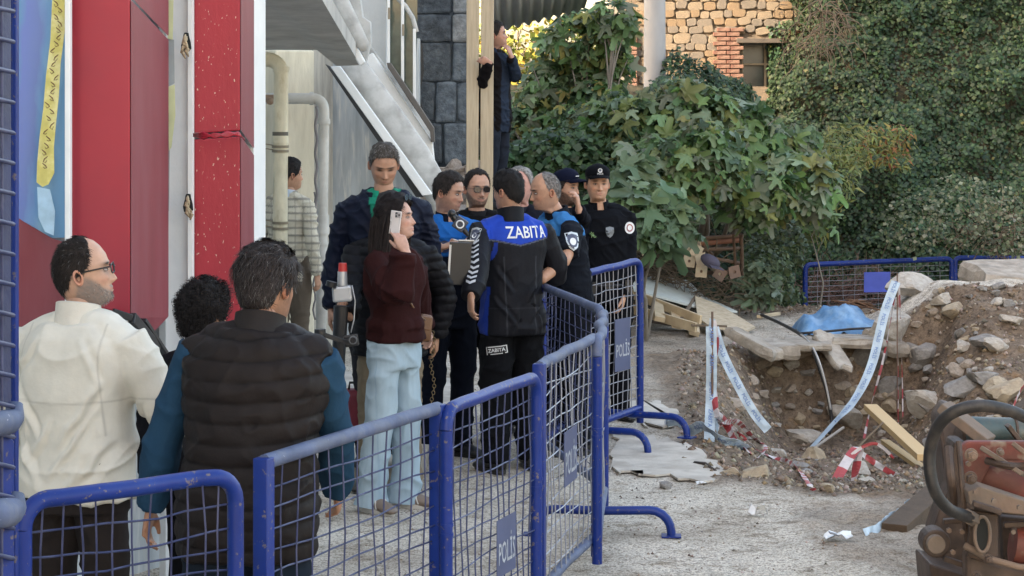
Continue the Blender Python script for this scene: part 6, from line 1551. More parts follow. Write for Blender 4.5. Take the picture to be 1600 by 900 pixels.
o12.jacket(c12, .016, .86, (.070, .068, .066, .055, .05), cuff=.47, name='uniform_shirt', seed=23, wr=.006, voxel=.0075, post=p12); o12.collar((.007, .009, .014), -.035, .035, .068, .012, flare=.02)
mb = MB(); 
for x in (-.11, .11): mb.tube([o12.bend((x, -.16, 1.12)), o12.bend((x, -.165, 1.30)), o12.bend((x, -.11, 1.43)), o12.bend((x, .0, 1.47)), o12.bend((x, .13, 1.36))], (.006, .018), 8)
mb.box(o12.bend((.10, -.175, 1.27)), (.07, .035, .10)); mb.box(o12.bend((.02, -.17, 1.20)), (.22, .02, .05)); o12._add('harness', mb, M_black, smooth=False)
o12.trousers((.005, .006, .009), seed=9, voxel=.010); o12.shoes((.008, .008, .009), (.012, .012, .012), True)
# ---------- 13 officer in cap touching his face
o13 = Fig('bearded officer in a navy cap raising his hand to his mouth', foot_at(882, 226), math.radians(42), 1.755, bulk=1.0)
o13.stance(); o13.arm_down(-1, .05); o13.arm_to(1, P(901, 318, 236), world=True, pole=(.6, .2, -1), fdir=(-.12, -.05, 1), palm=(-1, .2, 0), hand='cup')
o13.make_body((.40, .225, .15), 'short', (.016, .012, .010), head_yaw=math.radians(14), head_pitch=.05, seed=19, strands=300, beard=.85, beardcol=(.022, .016, .013), cap=dict(col=(.005, .007, .020), mark=True), voxel=.006)
o13.jacket(np.array((.005, .006, .011)), .016, .82, seed=24, voxel=.009); o13.collar((.005, .006, .011), -.03, .03); o13.trousers(BLK, voxel=.012); o13.shoes()
# ---------- 14 young policeman
o14 = Fig('young police officer in black shirt and cap with a white emblem, facing the camera', foot_at(946, 223), math.radians(10), 1.785, side=-.085, bulk=1.06)
o14.stance((.11, 0), (-.11, 0)); o14.arm_to(1, P(975, 466, 224), world=True, pole=(1, .5, 0), fdir=(-.25, -.3, -1), hand='relaxed'); o14.arm_down(-1, .05)
o14.make_body((.46, .27, .18), 'short', (.014, .011, .010), head_yaw=math.radians(-2), seed=20, strands=250, cap=dict(col=(.004, .0045, .007), emblem=True), voxel=.006, lips=(.36, .16, .13), beard=.18)
def p14(o, V, F):
    decal(o, V, F, poly_me(scaled(SHIELD, .9)), place(o14.bend((.03, -.4, 1.325)), (1, 0, 0), (0, 0, 1)), mat('silver_badge', (.16, .18, .20), .4, metal=.3, bump=.3, bscale=200), 'badge', .004)
    S, E, Wp = o14.arm[1][:3]; cd = (o14.Mi.to_3x3() @ Vector((.15, -1, 0))).normalized(); c = S.lerp(E, .28); R_ = Vector((0, 0, 1)).cross(cd)
    decal(o, V, F, poly_me(scaled(CIRC, 1.15)), place(c+cd*.15, R_, (0, 0, 1)), M_badge, 'patch', .003)
    decal(o, V, F, poly_me(scaled(CIRC, .75)), place(c+cd*.15, R_, (0, 0, 1)), mat('patch_ring', (.30, .10, .09), .6, bump=0), 'patch_ring', .006)
    decal(o, V, F, poly_me(scaled(CIRC, .5)), place(c+cd*.15, R_, (0, 0, 1)), M_badge, 'patch_centre', .009)
    m4 = text_bm('POL\u0130S', .028); decal(o, V, F, m4, place(o14.bend((-.12, -.4, 1.325)), (1, 0, 0), (0, 0, 1)), mat('green_reflex', (.18, .30, .12), .5, bump=0), 'lettering', .004)
o14.jacket(np.array((.0045, .0055, .008)), .014, .95, (.066, .062, .055, .05, .045), seed=25, wr=.006, voxel=.0075, name='uniform_shirt', post=p14); o14.collar((.0045, .0055, .008), -.035, .034, .066, .010, open_=.35, flare=.02)
o14.trousers((.005, .0055, .008), seed=10, voxel=.009, top=.97); o14.shoes((.008, .008, .009), (.012, .012, .012), True)
mb = MB(); mb.tube([(math.cos(a)*.178, math.sin(a)*.128+.005, .955) for a in np.linspace(0, 2*PI, 29)], (.012, .024), 8, caps=False, up=(0, 0, 1)); mb.box((.0, -.135, .955), (.06, .014, .05)); mb.box((-.13, -.11, .93), (.06, .05, .10)); mb.box((.14, -.10, .93), (.05, .05, .12))
o14._add('duty_belt', mb, M_black, smooth=False)
S, E, Wp = o14.arm[1][:3]; dv = (Wp-E).normalized(); mb = MB(); mb.tube([Wp-dv*.045, Wp-dv*.015], .037, 14); o14._add('wristwatch', mb, mat('watch_steel', (.62, .62, .60), .3, metal=.5, bump=0))
# ---------- 15 man on the ledge
o15 = Fig('man in dark clothes on the ledge gripping the timber post', foot_at(774, 167, 1.24), math.radians(62), 1.76, bulk=1.0)
o15.stance(); o15.arm_to(-1, P(764, 98, 171), world=True, pole=(-.1, .2, -1), fdir=(-.7, -.5, .3), palm=(.2, .9, 0), hand='grip'); o15.arm_to(1, P(799, 88, 168.5), world=True, pole=(0, -.5, -1), fdir=(-.35, -.05, .9), palm=(-.6, .3, 0), hand='cup')
o15.make_body((.40, .22, .155), 'short', (.016, .013, .012), head_yaw=math.radians(20), head_pitch=.12, seed=21, strands=500, voxel=.008, beard=.3)
def c15(V, N):
    C = np.tile(np.array((.007, .006, .007)), (len(V), 1)); m = (np.abs(V[:, 0]+.03) < .07)*(V[:, 1] < 0); C = mixc(C, m, (.016, .024, .042)); return C
o15.jacket(c15, .020, .72, m=M_cloth, seed=26, voxel=.010, wr=.009); o15.collar((.014, .012, .014), -.03, .03); o15.trousers((.014, .018, .028), voxel=.012); o15.shoes()
run_remesh()

# ---------- things they hold
# notes in the officer's hand
mb = MB(); c = P(722, 378, 264); mb.box(c, (.11, .02, .004), Matrix.Rotation(.3, 3, 'Y')); mb.box(c+Vector((.02, 0, -.004)), (.09, .14, .008), Matrix.Rotation(-.25, 3, 'X') @ Matrix.Rotation(.1, 3, 'Z')); tag(ob('notebook', mb, mat('paper', (.60, .58, .54), .8, bump=.05), bevel=.001), 'small notebook in the hands of the officer with blue shoulders', 'notebook')
t = thing('clipboard', 'black clipboard with white paper edge held against the lettered jacket', 'clipboard', P(716, 415, 268))
mb = MB(); mb.box(P(718, 412, 268), (.13, .02, .25), Matrix.Rotation(.25, 3, 'Z') @ Matrix.Rotation(.06, 3, 'Y')); ob('board', mb, M_black, t, bevel=.004)
mb = MB(); mb.box(P(702, 415, 270), (.012, .018, .24), Matrix.Rotation(.06, 3, 'Y')); ob('paper', mb, MATS['paper'], t)
# news microphone with white round logo
t = thing('microphone', 'black news microphone with a white ring emblem held up between the officers', 'microphone', P(719, 345, 262))
mb = MB(); mb.tube([P(708, 338, 262), P(716, 348, 262), P(732, 368, 262)], [.022, .024, .012], 12); ob('handle', mb, M_black, t, smooth='auto')
mb = MB(); c = P(719, 350, 262); mb.box(c, (.075, .075, .075), Matrix.Rotation(.6, 3, 'Y')); ob('cube', mb, mat('mic_cube', (.035, .04, .06), .5, bump=0), t, bevel=.006)
mb = MB(); q = c+Vector((0, -.042, 0)); mb.tube([q+Vector((.022*math.cos(a), 0, .022*math.sin(a))) for a in np.linspace(0, 2*PI, 17)], .005, 6, caps=False); ob('ring_emblem', mb, M_badge, t, smooth=True)
mb = MB(); mb.ball(P(706, 334, 262), .026, 12, 8); ob('foam', mb, M_black, t, smooth=True)
# monopod with red topped device, phone camera
t = thing('monopod', 'black monopod topped by a silver clamp and a red capped microphone transmitter', 'tripod', P(528, 640, 290))
mb = MB(); mb.tube([P(533, 478, 292), P(529, 560, 292), P(523, 700, 290)], [.040, .036, .030], 14); ob('pole', mb, M_black, t, smooth='auto')
mb = MB(); mb.tube([P(535, 424, 292), P(535, 446, 292)], [.026, .028], 14); ob('transmitter', mb, M_silver, t, smooth='auto')
mb = MB(); mb.tube([P(535.5, 411, 292), P(535.5, 424, 292)], [.022, .025], 14); ob('red_cap', mb, mat('red_cap', (.42, .03, .025), .5, bump=0), t, smooth='auto')
mb = MB(); mb.box(P(535, 459, 292), (.105, .06, .085), Matrix.Rotation(-.08, 3, 'Y')); ob('clamp', mb, M_silver, t, bevel=.012)
mb = MB(); mb.tube([P(519, 440, 293), P(517, 448, 293)], .03, 12); ob('knob', mb, M_black, t, smooth='auto')
mb = MB(); mb.tube([P(550, 446, 292), P(555, 470, 292), P(553, 500, 292), P(548, 520, 292)], .004, 6); ob('cord', mb, M_silver, t, smooth=True)
cam_ = thing('action_camera', 'small black action camera on a bracket beside the monopod', 'camera', P(548, 533, 296))
mb = MB(); mb.box(P(549, 532, 297), (.075, .04, .06), Matrix.Rotation(-.15, 3, 'Y')); ob('body', mb, M_black, cam_, bevel=.006)
mb = MB(); q = P(552, 531, 299); mb.tube([q, q+Vector((0, -.022, 0))], .022, 16); lens = ob('lens_ring', mb, mat('grey_ring', (.10, .105, .11), .4, bump=0), cam_, smooth='auto')
mb = MB(); q = q+Vector((0, -.0225, 0)); mb.tube([q, q+Vector((0, -.002, 0))], .016, 16); ob('lens', mb, M_lens, lens)
mb = MB(); mb.beam(P(494, 519, 300), P(545, 536, 298), .02, .025); mb.tube([P(500, 514, 300), P(500, 524, 300)], .03, 12); ob('bracket', mb, M_black, cam_, bevel=.003)
# red case
t = thing('red_case', 'dark red trolley case standing behind the jeans of the woman', 'suitcase', P(566, 690, 270))
mb = MB(); q = P(559, 648, 268); mb.box(q+Vector((0, 0, 0)), (.20, .16, .30)); ob('shell', mb, mat('crimson_fabric', (.17, .012, .03), .6, var=.15, bump=.2), t, bevel=.035, seg=4, smooth='auto')
mb = MB(); mb.tube([q+Vector((-.05, -.02, .15)), q+Vector((-.045, -.02, .19)), q+Vector((.045, -.02, .19)), q+Vector((.05, -.02, .15))], .008, 8); ob('handle', mb, M_black, t, smooth=True)
# ================================================================== PIT, RUBBLE, TAPE
def onG(px, s, dz=0.): x = (px-800)/s; y = FOC/s; return Vector((x, y, Gz(x, y)+dz))
M_rock = [mat('rock_%s' % n_, c, .92, var=.25, vscale=5, color2=c2, c2scale=4, bump=.6, bscale=22, bdist=.015) for n_, c, c2 in
          (('pale', (.42, .39, .34), (.30, .26, .21)), ('grey', (.26, .25, .235), (.18, .165, .15)), ('buff', (.40, .33, .23), (.28, .23, .17)), ('dusty', (.33, .28, .225), (.24, .19, .145)))]
rock_bases = [rock_mesh('rock', 700+i, random.uniform(.6, .9), 3, .16, 15) for i in range(8)]
rock_shared = {}
def rock(p, size, mi=None, name='rock', flat=1.):
    kx = (random.randrange(8), random.randrange(4) if mi is None else mi)
    if kx not in rock_shared:
        m2 = rock_bases[kx[0]].copy(); m2.materials.clear(); m2.materials.append(M_rock[kx[1]]); rock_shared[kx] = m2
    o = bpy.data.objects.new(name, rock_shared[kx]); COL.objects.link(o); o.location = p
    o.scale = (size*random.uniform(.85, 1.25), size*random.uniform(.8, 1.1), size*random.uniform(.6, .9)*flat)
    o.rotation_euler = (random.uniform(-.4, .4), random.uniform(-.5, .5), random.uniform(0, 6.3)); return o
def hit_ground(px, py):
    """march a view ray to the modelled ground"""
    ss = np.linspace(290, 105, 900); x = (px-800)/ss; y = FOC/ss; z = CH-(py-HY)/ss; g = G0(x, y)
    k = np.where(z <= g)[0]
    if len(k) == 0: return None
    i = k[0]; return Vector((x[i], y[i], g[i])), ss[i]
def HG(px, py, dz=0.): p, s_ = hit_ground(px, py); return p+Vector((0, 0, dz))
# the ones that stand out (photo column, row, half width in photo pixels, material)
named = [(1425, 448, 36, 0, 'big whitish boulder crowning the earth mound'), (1392, 512, 31, 0, 'largest pale boulder at the left foot of the earth mound'), (1493, 487, 17, 2, 'ochre yellow stone halfway up the earth mound'),
         (1506, 541, 13, 0, 'round speckled stone in the middle of the mound'), (1450, 630, 30, 0, 'long pale slab stone above the black hose'), (1258, 684, 26, 0, 'pale angular stone on the pit floor near the tape end'),
         (1268, 714, 22, 2, 'low buff stone beside the striped tape bow'), (1542, 535, 18, 1, 'grey block with flat face on the mound slope'), (1508, 605, 26, 1, 'grey mottled lump in the rubble above the hose'),
         (1572, 612, 24, 2, 'buff flat rock near the picture edge under the slab'), (1580, 500, 16, 0, 'pale stone under the overhanging concrete slab'), (1540, 590, 22, 1, 'squared grey stone in the rubble row'),
         (1440, 556, 22, 1, 'dark grey stone right of the hanging tapes'), (1472, 470, 17, 0, 'broken white lump under the crowning boulder'), (1355, 560, 26, 1, 'grey stone set in the pit wall behind the tape'), (1240, 562, 24, 3, 'rounded stone bulging from the pit wall by the black cable'),
         (1192, 566, 18, 3, 'dusty stone under the broken pavement edge'), (1298, 555, 20, 3, 'rough brown stone under the middle of the pavement edge'), (1322, 660, 26, 0, 'pale stone at the foot of the timber plank'), (1180, 742, 24, 2, 'clod like stone at the near pit edge'),
         (1388, 600, 22, 1, 'dark stone at the corner of the yellow clay face'), (1470, 695, 20, 1, 'grey stone hidden partly by the hose'), (1345, 735, 17, 0, 'white crumb of plaster by the striped tape'), (1150, 632, 22, 3, 'dusty lump on the trodden slope')]
for px, py, hw, mi, lab in named:
    h_ = hit_ground(px, py+hw*.35)
    if h_ is None: continue
    p, s_ = h_; o = rock(p+Vector((0, 0, hw*.30/s_)), hw*1.45/s_, mi); tag(o, lab, 'rock', 'loose rocks around the pit')
rs = random.Random(12); random.seed(12); cnt = 0
while cnt < 210:
    px, py = rs.uniform(1130, 1600), rs.uniform(440, 770)
    h_ = hit_ground(px, py)
    if h_ is None: continue
    p, s_ = h_
    if dirtmask(np.array([p.x]), np.array([p.y]))[0] < .5 or p.y > 22.6: continue
    if px < 1380 and py < 600 and rs.random() < .6: continue
    hw = min(4.2+abs(rs.gauss(0, 1))*6.5, 20); o = rock(p+Vector((0, 0, hw*.15/s_)), hw*1.15/s_)
    mn = o.data.materials[0].name.split('_')[1]; tag(o, 'small %s broken stone lying in the dug earth of the pit' % mn, 'rock', 'small %s stones strewn over the dug earth' % mn); cnt += 1
# gravel: thousands of crumbs
def gravel(name, n, region, smin, smax, cols, label, cond=None):
    tet = np.array([(1, 0, -.5), (-.6, .9, -.5), (-.5, -.8, -.5), (.1, .1, .7), (.5, .5, .3)]); tf = np.array([(0, 1, 4), (1, 3, 4), (0, 4, 3), (1, 2, 3), (2, 0, 3), (0, 2, 1)])
    px = rng.uniform(region[0], region[2], n); s_ = rng.uniform(region[1], region[3], n); s_ = 1/rng.uniform(1/region[3], 1/region[1], n)
    x = (px-800)/s_; y = FOC/s_; dm = dirtmask(x, y); k = cond(x, y, dm); x, y = x[k], y[k]; dm = dm[k]; m = len(x)
    z = G0(x, y)+detail(x, y, dm)
    sz = rng.uniform(smin, smax, m)**1.0; sz = smin+(smax-smin)*rng.random(m)**3
    ang = rng.uniform(0, 6.28, m); c, q = np.cos(ang), np.sin(ang); T = tet[None]*rng.uniform(.6, 1.4, (m, 5, 3))*sz[:, None, None]
    X_ = T[..., 0]*c[:, None]-T[..., 1]*q[:, None]; Y_ = T[..., 0]*q[:, None]+T[..., 1]*c[:, None]
    V = np.stack([X_+x[:, None], Y_+y[:, None], T[..., 2]*.8+z[:, None]+sz[:, None]*.3], -1)
    Fa = (tf[None]+np.arange(m)[:, None, None]*5).reshape(-1, 3)
    o = link(name, np_mesh(name, V.reshape(-1, 3), Fa, np.repeat(pal(m, cols, .3), 5, axis=0)), mat('gravel_tint', (1, 1, 1), .95, tint=True, bump=0, var=.1)); tag(o, label, 'gravel', kind='stuff')
gravel('rubble', 20000, (1060, 140, 1640, 275), .004, .034, [(.20, .155, .115), (.30, .26, .21), (.13, .10, .075), (.17, .14, .11), (.22, .16, .10)], 'loose crumbs of stone and plaster over the dug earth', lambda x, y, d: d > .6)
gravel('gravel', 9000, (560, 150, 1640, 520), .002, .012, [(.33, .29, .24), (.17, .145, .12), (.40, .36, .30), (.24, .18, .13)], 'grit and small chips scattered over the street', lambda x, y, d: d < .5)
# broken pavement edge: slabs along the back rim of the pit
M_conc = mat('broken_concrete', (.36, .325, .275), .93, var=.3, vscale=6, color2=(.20, .165, .125), c2scale=7, c2lo=.4, c2hi=.6, bump=.8, bscale=22, bdist=.02)
def slab(name, c, L, D, T, rot, lab, cat='slab', seed=0, mt=None, grp=None, rag=.10):
    r_ = random.Random(seed); mb = MB(); pts = []
    n = 16
    for j in range(n):
        a = 2*PI*j/n; ca, sa = math.cos(a), math.sin(a); q = 1+r_.uniform(-rag, rag)
        pts.append(Vector((L/2*math.copysign(abs(ca)**.45, ca)*q, D/2*math.copysign(abs(sa)**.45, sa)*q, 0)))
    R_ = Matrix.Rotation(rot[2], 3, 'Z') @ Matrix.Rotation(rot[0], 3, 'X') @ Matrix.Rotation(rot[1], 3, 'Y')
    V = []; 
    for lay, (zz, sc) in enumerate(((-.5, .93), (-.15, 1.0), (.3, .97), (.5, .90))):
        for p in pts: V.append(R_ @ Vector((p.x*sc*(1+r_.uniform(-.03, .03)), p.y*sc*(1+r_.uniform(-.05, .05)), zz*T+r_.uniform(-.08, .08)*T)))
    V.append(R_ @ Vector((0, 0, .5*T))); V.append(R_ @ Vector((0, 0, -.5*T)))
    F = [(l*n+j, l*n+(j+1) % n, (l+1)*n+(j+1) % n, (l+1)*n+j) for l in range(3) for j in range(n)]+[(3*n+j, 3*n+(j+1) % n, 4*n) for j in range(n)]+[((j+1) % n, j, 4*n+1) for j in range(n)]
    mb.add([v+Vector(c) for v in V], F); o = ob(name, mb, mt or M_conc); tag(o, lab, cat, grp); return o
slab('concrete_slab', P(1584, 436, 156), .95, .9, .24, (.16, .03, .1), 'thick broken concrete slab jutting from the top of the mound', seed=3)
for k, (px, py, s_, L, T, rx_, rz_, lab) in enumerate(((1208, 545, 172, .34, .12, .05, .2, 'crumbled length of pavement at the near end of the pit rim'), (1262, 537, 170, .46, .06, .02, -.1, 'thin middle length of broken pavement along the pit rim'), (1330, 533, 168, .52, .09, -.02, .08, 'longest piece of broken pavement before the blue tarp'), (1383, 536, 167, .22, .12, .2, .4, 'last tilted pavement piece beside the largest pale boulder'), (1176, 536, 174, .18, .10, .3, .7, 'crumbling pavement corner where the cable crosses'), (1300, 548, 171, .20, .06, .5, .3, 'pavement flake slipping off the rim into the pit'))):
    slab('pavement_edge', P(px, py, s_), L, .62, T, (rx_, .03*(k-1), rz_), lab, seed=20+k, grp='broken pavement along the rim of the pit', rag=.13)
slab('debris_chunk', P(1475, 462, 165), .22, .12, .06, (.3, .4, .3), 'white broken plaster chunk below the crowning boulder', 'rubble', 31)
slab('debris_chunk', P(1530, 478, 162), .20, .12, .04, (.2, .5, .2), 'flat plaster shard hanging under the concrete slab', 'rubble', 32)
# blue tarp with rusty bundle
S = 158; mb = MB(); n, m_ = 26, 12; V = []
for i in range(n+1):
    for j in range(m_+1):
        u, v = i/n, j/m_; h_ = .29*math.sin(PI*u)**.55*math.sin(PI*v)**.6; h_ *= .75+.8*mnoise.noise(Vector((u*4, v*2, 3)))
        V.append((P(1242+u*138, HY, S).x, 21.0+v*.9, .0+h_+.045*mnoise.noise(Vector((u*12, v*6, 1)))+.04*abs(mnoise.noise(Vector((u*5+v*4, v*3, 7))))))
mb.add(V, [(i*(m_+1)+j, (i+1)*(m_+1)+j, (i+1)*(m_+1)+j+1, i*(m_+1)+j+1) for i in range(n) for j in range(m_)])
tag(ob('tarpaulin', mb, mat('blue_tarp', (.10, .24, .45), .5, var=.25, vscale=9, color2=(.26, .40, .54), c2scale=7, bump=.35, bscale=9), smooth=True), 'crumpled light blue tarpaulin behind the pit rim', 'tarp')
mb = MB()
for k in range(16): c = P(1338+random.uniform(-16, 16), 477+random.uniform(-5, 4), 158); d = Vector((random.uniform(.07, .15)*random.choice((-1, 1)), random.uniform(-.1, .1), random.uniform(-.02, .03))); mb.tube([c-d, c+Vector((0, 0, .012)), c+d], [.006, .014, .006], 5)
o = ob('bark_bundle', mb, mat('rusty_bark', (.12, .065, .035), .9, bump=.4), smooth=True); tag(o, 'dark brown bundle of bark and rust lying on the blue tarp', 'debris', kind='stuff')
mb = MB(); mb.tube([P(1250, 521, 163), P(1290, 518, 163), P(1330, 514, 162), P(1375, 512, 162), P(1410, 512, 162)], .012, 6); tag(ob('black_pipe', mb, mat('rubber_black', (.018, .018, .02), .5, bump=.1), smooth=True), 'thin black pipe lying along the pavement before the tarp', 'pipe')
# cable sagging into the pit and a pale conduit beside it
def curve(pts, n=40):
    pts = [Vector(p) for p in pts]; out = []; m = len(pts)
    for i in range(n+1):
        t = i/n*(m-1); k = min(int(t), m-2); f = t-k; p0, p1, p2, p3 = pts[max(k-1, 0)], pts[k], pts[k+1], pts[min(k+2, m-1)]
        out.append(.5*((2*p1)+(p2-p0)*f+(2*p0-5*p1+4*p2-p3)*f*f+(3*p1-p0-3*p2+p3)*f**3))
    return out
mb = MB(); mb.tube(curve([P(1190, 492, 158), P(1225, 508, 162), P(1258, 528, 168), P(1272, 552, 173), P(1285, 590, 174), P(1294, 620, 174), P(1300, 662, 174), P(1296, 676, 176)]), .017, 8); tag(ob('cable', mb, MATS['rubber_black'], smooth=True), 'thick black cable hanging over the rim into the pit', 'cable')
mb = MB(); mb.tube(curve([P(1185, 490, 157), P(1210, 499, 160), P(1240, 516, 164), P(1262, 532, 170), P(1278, 560, 175), P(1290, 600, 176), P(1298, 640, 176)]), .010, 8); tag(ob('conduit', mb, mat('grey_conduit', (.36, .35, .33), .6), smooth=True), 'slim grey conduit following the black cable down the pit wall', 'cable')
# stakes and string
def rod(lab, a, b, r, m, cat='stake', name='steel_stake'):
    mb = MB(); mb.tube([a, Vector(a).lerp(Vector(b), .5), b], r, 8); return tag(ob(name, mb, m, smooth='auto'), lab, cat)
M_rust = mat('rusty_steel', (.16, .10, .07), .8, color2=(.08, .06, .05), bump=.3)
q = onG(1113, 236); rod('thin rusty stake carrying the tapes at the left of the pit', q-Vector((0, 0, .2)), (q.x, q.y, CH-(487-HY)/236), .008, M_rust)
q = onG(1402, 170); rod('thin stake on the pit floor that the long blue tape is tied to', q-Vector((0, 0, .2)), (q.x, q.y, CH-(426-HY)/170), .006, M_rust)
rod('grey stick lying on the pit floor at the foot of the long tape', P(1258, 710, 192), P(1318, 668, 188), .012, mat('grey_wood', (.30, .28, .25), .8), 'stick', 'stick')
# warning tapes
M_tb = mat('tape_white_blue', (.40, .50, .58), .45, var=.12, vscale=8, bump=.1); M_tbi = mat('tape_blue_ink', (.12, .20, .42), .5, bump=0, var=.1)
M_tw = mat('tape_white', (.52, .48, .48), .45, var=.1, vscale=8, bump=.1); M_tr = mat('tape_red', (.34, .05, .055), .45, var=.15, vscale=8, bump=.1)
ink_cache = {}
def tape(label, pts, w, style, wdir=(1, 0, 0), twist=0., txt='POL\u0130S', group='warning tapes strung round the pit', n=60, cr=0.):
    c = curve(pts, n); t = thing('warning_tape', label, 'tape', c[0], 0, group)
    W0 = Vector(wdir).normalized(); fr = []
    for i, p in enumerate(c):
        T = (c[min(i+1, n)]-c[max(i-1, 0)]).normalized(); a = twist*i/n+cr*mnoise.noise(Vector((i*.35, w*50, 0)))*1.2
        u = (W0-T*W0.dot(T)).normalized(); v = T.cross(u); u2 = u*math.cos(a)+v*math.sin(a); fr.append((p, u2, T.cross(u2), T))
    ww = lambda i: w*(1-.25*abs(mnoise.noise(Vector((i*.2, w*31, 4))))*min(1, cr*3))
    mb = MB(); mr = MB(); L = 0; acc = [0]
    for i in range(n): acc.append(acc[-1]+(c[i+1]-c[i]).length)
    for i in range(n):
        tgt = mb if style == 'blue' or int(acc[i]/.11) % 2 == 0 else mr
        p0, u0, n0, _ = fr[i]; p1, u1, n1, _ = fr[i+1]; a, b = ww(i)/2, ww(i+1)/2; e0, e1 = n0*.0008, n1*.0008; cp0 = n0*(.10*w*math.sin(i*.5)); cp1 = n1*(.10*w*math.sin((i+1)*.5))
        V = [p0-u0*a-e0, p0+cp0-e0, p0+u0*a-e0, p1-u1*b-e1, p1+cp1-e1, p1+u1*b-e1]; V2 = [v+(e0*2 if k < 3 else e1*2) for k, v in enumerate(V)]
        tgt.add(V+V2, [(0, 1, 4, 3), (1, 2, 5, 4), (6, 9, 10, 7), (7, 10, 11, 8), (0, 3, 9, 6), (2, 8, 11, 5)])
    ob('band', mb, M_tb if style == 'blue' else M_tw, t, smooth=False)['kind'] = 'thing' if style == 'blue' else 'stuff'
    if mr.n: ob('red_stripe', mr, M_tr, t)['kind'] = 'stuff'
    if style == 'blue' and txt:
        if txt not in ink_cache: ink_cache[txt] = text_bm(txt, 1.)
        me0 = ink_cache[txt]; xs_ = [v.co.x for v in me0.vertices]; wdt = max(xs_)-min(xs_); x0 = min(xs_); sc = w*.52; step = wdt*sc*1.45; V, F = [], []
        k = 0
        while (k+1)*step < acc[-1]:
            b = len(V)
            for v in me0.vertices:
                l = k*step+(v.co.x-x0)*sc; i = min(np.searchsorted(acc, l)-1, n-1); i = max(i, 0); f = (l-acc[i])/max(acc[i+1]-acc[i], 1e-6)
                p = fr[i][0].lerp(fr[i+1][0], f); u = fr[i][1].lerp(fr[i+1][1], f); nn = fr[i][2].lerp(fr[i+1][2], f); off = 1 if nn.y < 0 else -1
                V.append(p+u*(v.co.y*sc*off*-1)*(-1)+nn*(off*(.0022+.10*w)))
            F += [tuple(b+q for q in pl.vertices) for pl in me0.polygons]; k += 1
        if V: mb = MB(); mb.add(V, F); me = mb.mesh('lettering'); me.transform(world_of(t).inverted()); link('lettering', me, M_tbi, t)['kind'] = 'stuff'
    return t
top = P(1400, 440, 170)
tape('long blue lettered tape sweeping from the far stake to the pit floor', [top, P(1382, 490, 171), P(1362, 570, 173), P(1335, 625, 175), P(1300, 664, 178), P(1262, 706, 190)], .085, 'blue', (1, 0, .35), .15)
tape('blue lettered tape slanting down from the left stake', [P(1116, 512, 233), P(1130, 555, 234), P(1155, 605, 236), P(1178, 645, 237), P(1200, 672, 238)], 0.063, 'blue', (1, 0, .5), .2)
tape('blue lettered tape hanging straight down the left stake', [P(1111, 510, 236), P(1112, 560, 236), P(1111, 620, 236), P(1108, 690, 238)], 0.071, 'blue', (1, .1, 0), .3, txt='ZABITA', cr=.1)
tape('crumpled blue tape trailing from the barrier foot to the left stake', [HG(1040, 668, .03), HG(1058, 678, .09), HG(1078, 684, .05), HG(1098, 690, .10), HG(1125, 700, .06), HG(1150, 708, .06), HG(1168, 712, .04)], .075, 'blue', (.1, .3, 1), 1.2, cr=.5)
tape('red and white tape knotted round the left stake', [P(1113, 500, 234), P(1118, 540, 234), P(1110, 575, 234), P(1116, 620, 236), P(1122, 655, 238), HG(1135, 688, .1), HG(1150, 704, .06), HG(1172, 716, .04)], 0.050, 'red', (1, 0, .2), 1.0, cr=.5)
tape('torn white and blue strip twisted round the left stake', [P(1113, 498, 234), P(1109, 540, 234), P(1117, 580, 234), P(1110, 620, 234), P(1119, 660, 237), HG(1122, 694, .08)], 0.038, 'blue', (1, 0, .3), 4.5, cr=.5, txt=None)
tape('loose striped loop lying on the soil right of the left stake', [HG(1122, 690, .1), HG(1150, 684, .12), HG(1176, 694, .05), HG(1196, 712, .06), HG(1180, 728, .04)], .04, 'red', (.2, .2, 1), 2.5, cr=.6)
tape('twisted red and white tape snaking along the near pit edge', [P(1118, 640, 236), HG(1140, 676, .06), HG(1160, 694, .05), HG(1180, 712, .05), HG(1205, 722, .04), HG(1232, 732, .05), HG(1250, 748, .05), HG(1262, 762, .03), HG(1272, 772, .02)], .034, 'red', (0, .3, 1), 5., cr=.8)
tape('striped tape bow standing on the near pit edge', [P(1296, 772, 240), P(1312, 740, 238), P(1332, 708, 236), P(1342, 702, 235), P(1337, 735, 236), P(1330, 770, 238)], .068, 'red', (1, 0, .3), .8, n=40, cr=.2)
tape('striped tape sagging from the bow towards the machine', [P(1338, 702, 234), P(1365, 722, 232), P(1395, 740, 230), P(1425, 750, 230), P(1450, 752, 230)], .04, 'red', (0, .3, 1), 1.5, cr=.4)
tape('short striped tape arching over a twig beside the bow', [P(1325, 715, 236), P(1345, 700, 236), P(1365, 693, 236), P(1380, 700, 236), P(1396, 716, 236)], .022, 'red', (0, .3, 1), 1., cr=.4, n=30)
tape('thin striped tape falling from the far stake behind the planks', [P(1400, 440, 169), P(1392, 500, 169), P(1378, 570, 170), P(1362, 630, 172), P(1350, 685, 176)], .022, 'red', (1, 0, .3), 6., cr=.2)
tape('straight twisted tape dropping from the far stake', [P(1403, 440, 168), P(1403, 520, 168), P(1403, 600, 169), P(1404, 690, 172)], .011, 'red', (1, 0, 0), 5.)
tape('second twisted tape dropping beside it to the clay', [P(1405, 440, 168), P(1408, 530, 168), P(1410, 600, 169), P(1411, 670, 171)], .011, 'red', (1, 0, 0), 4.)
tape('loose blue and white tape end on the street by the timber block', [P(1352, 836, 305), P(1372, 828, 300), P(1390, 812, 295), P(1412, 795, 288), P(1430, 784, 284)], .07, 'blue', (.2, .8, .4), .8, cr=.5, txt=None)
tape('striped tape scrap at the picture edge above the machine', [P(1578, 650, 215), P(1590, 620, 212), P(1602, 600, 210), P(1620, 590, 208)], .05, 'red', (0, .2, 1), .8, cr=.3, n=24)
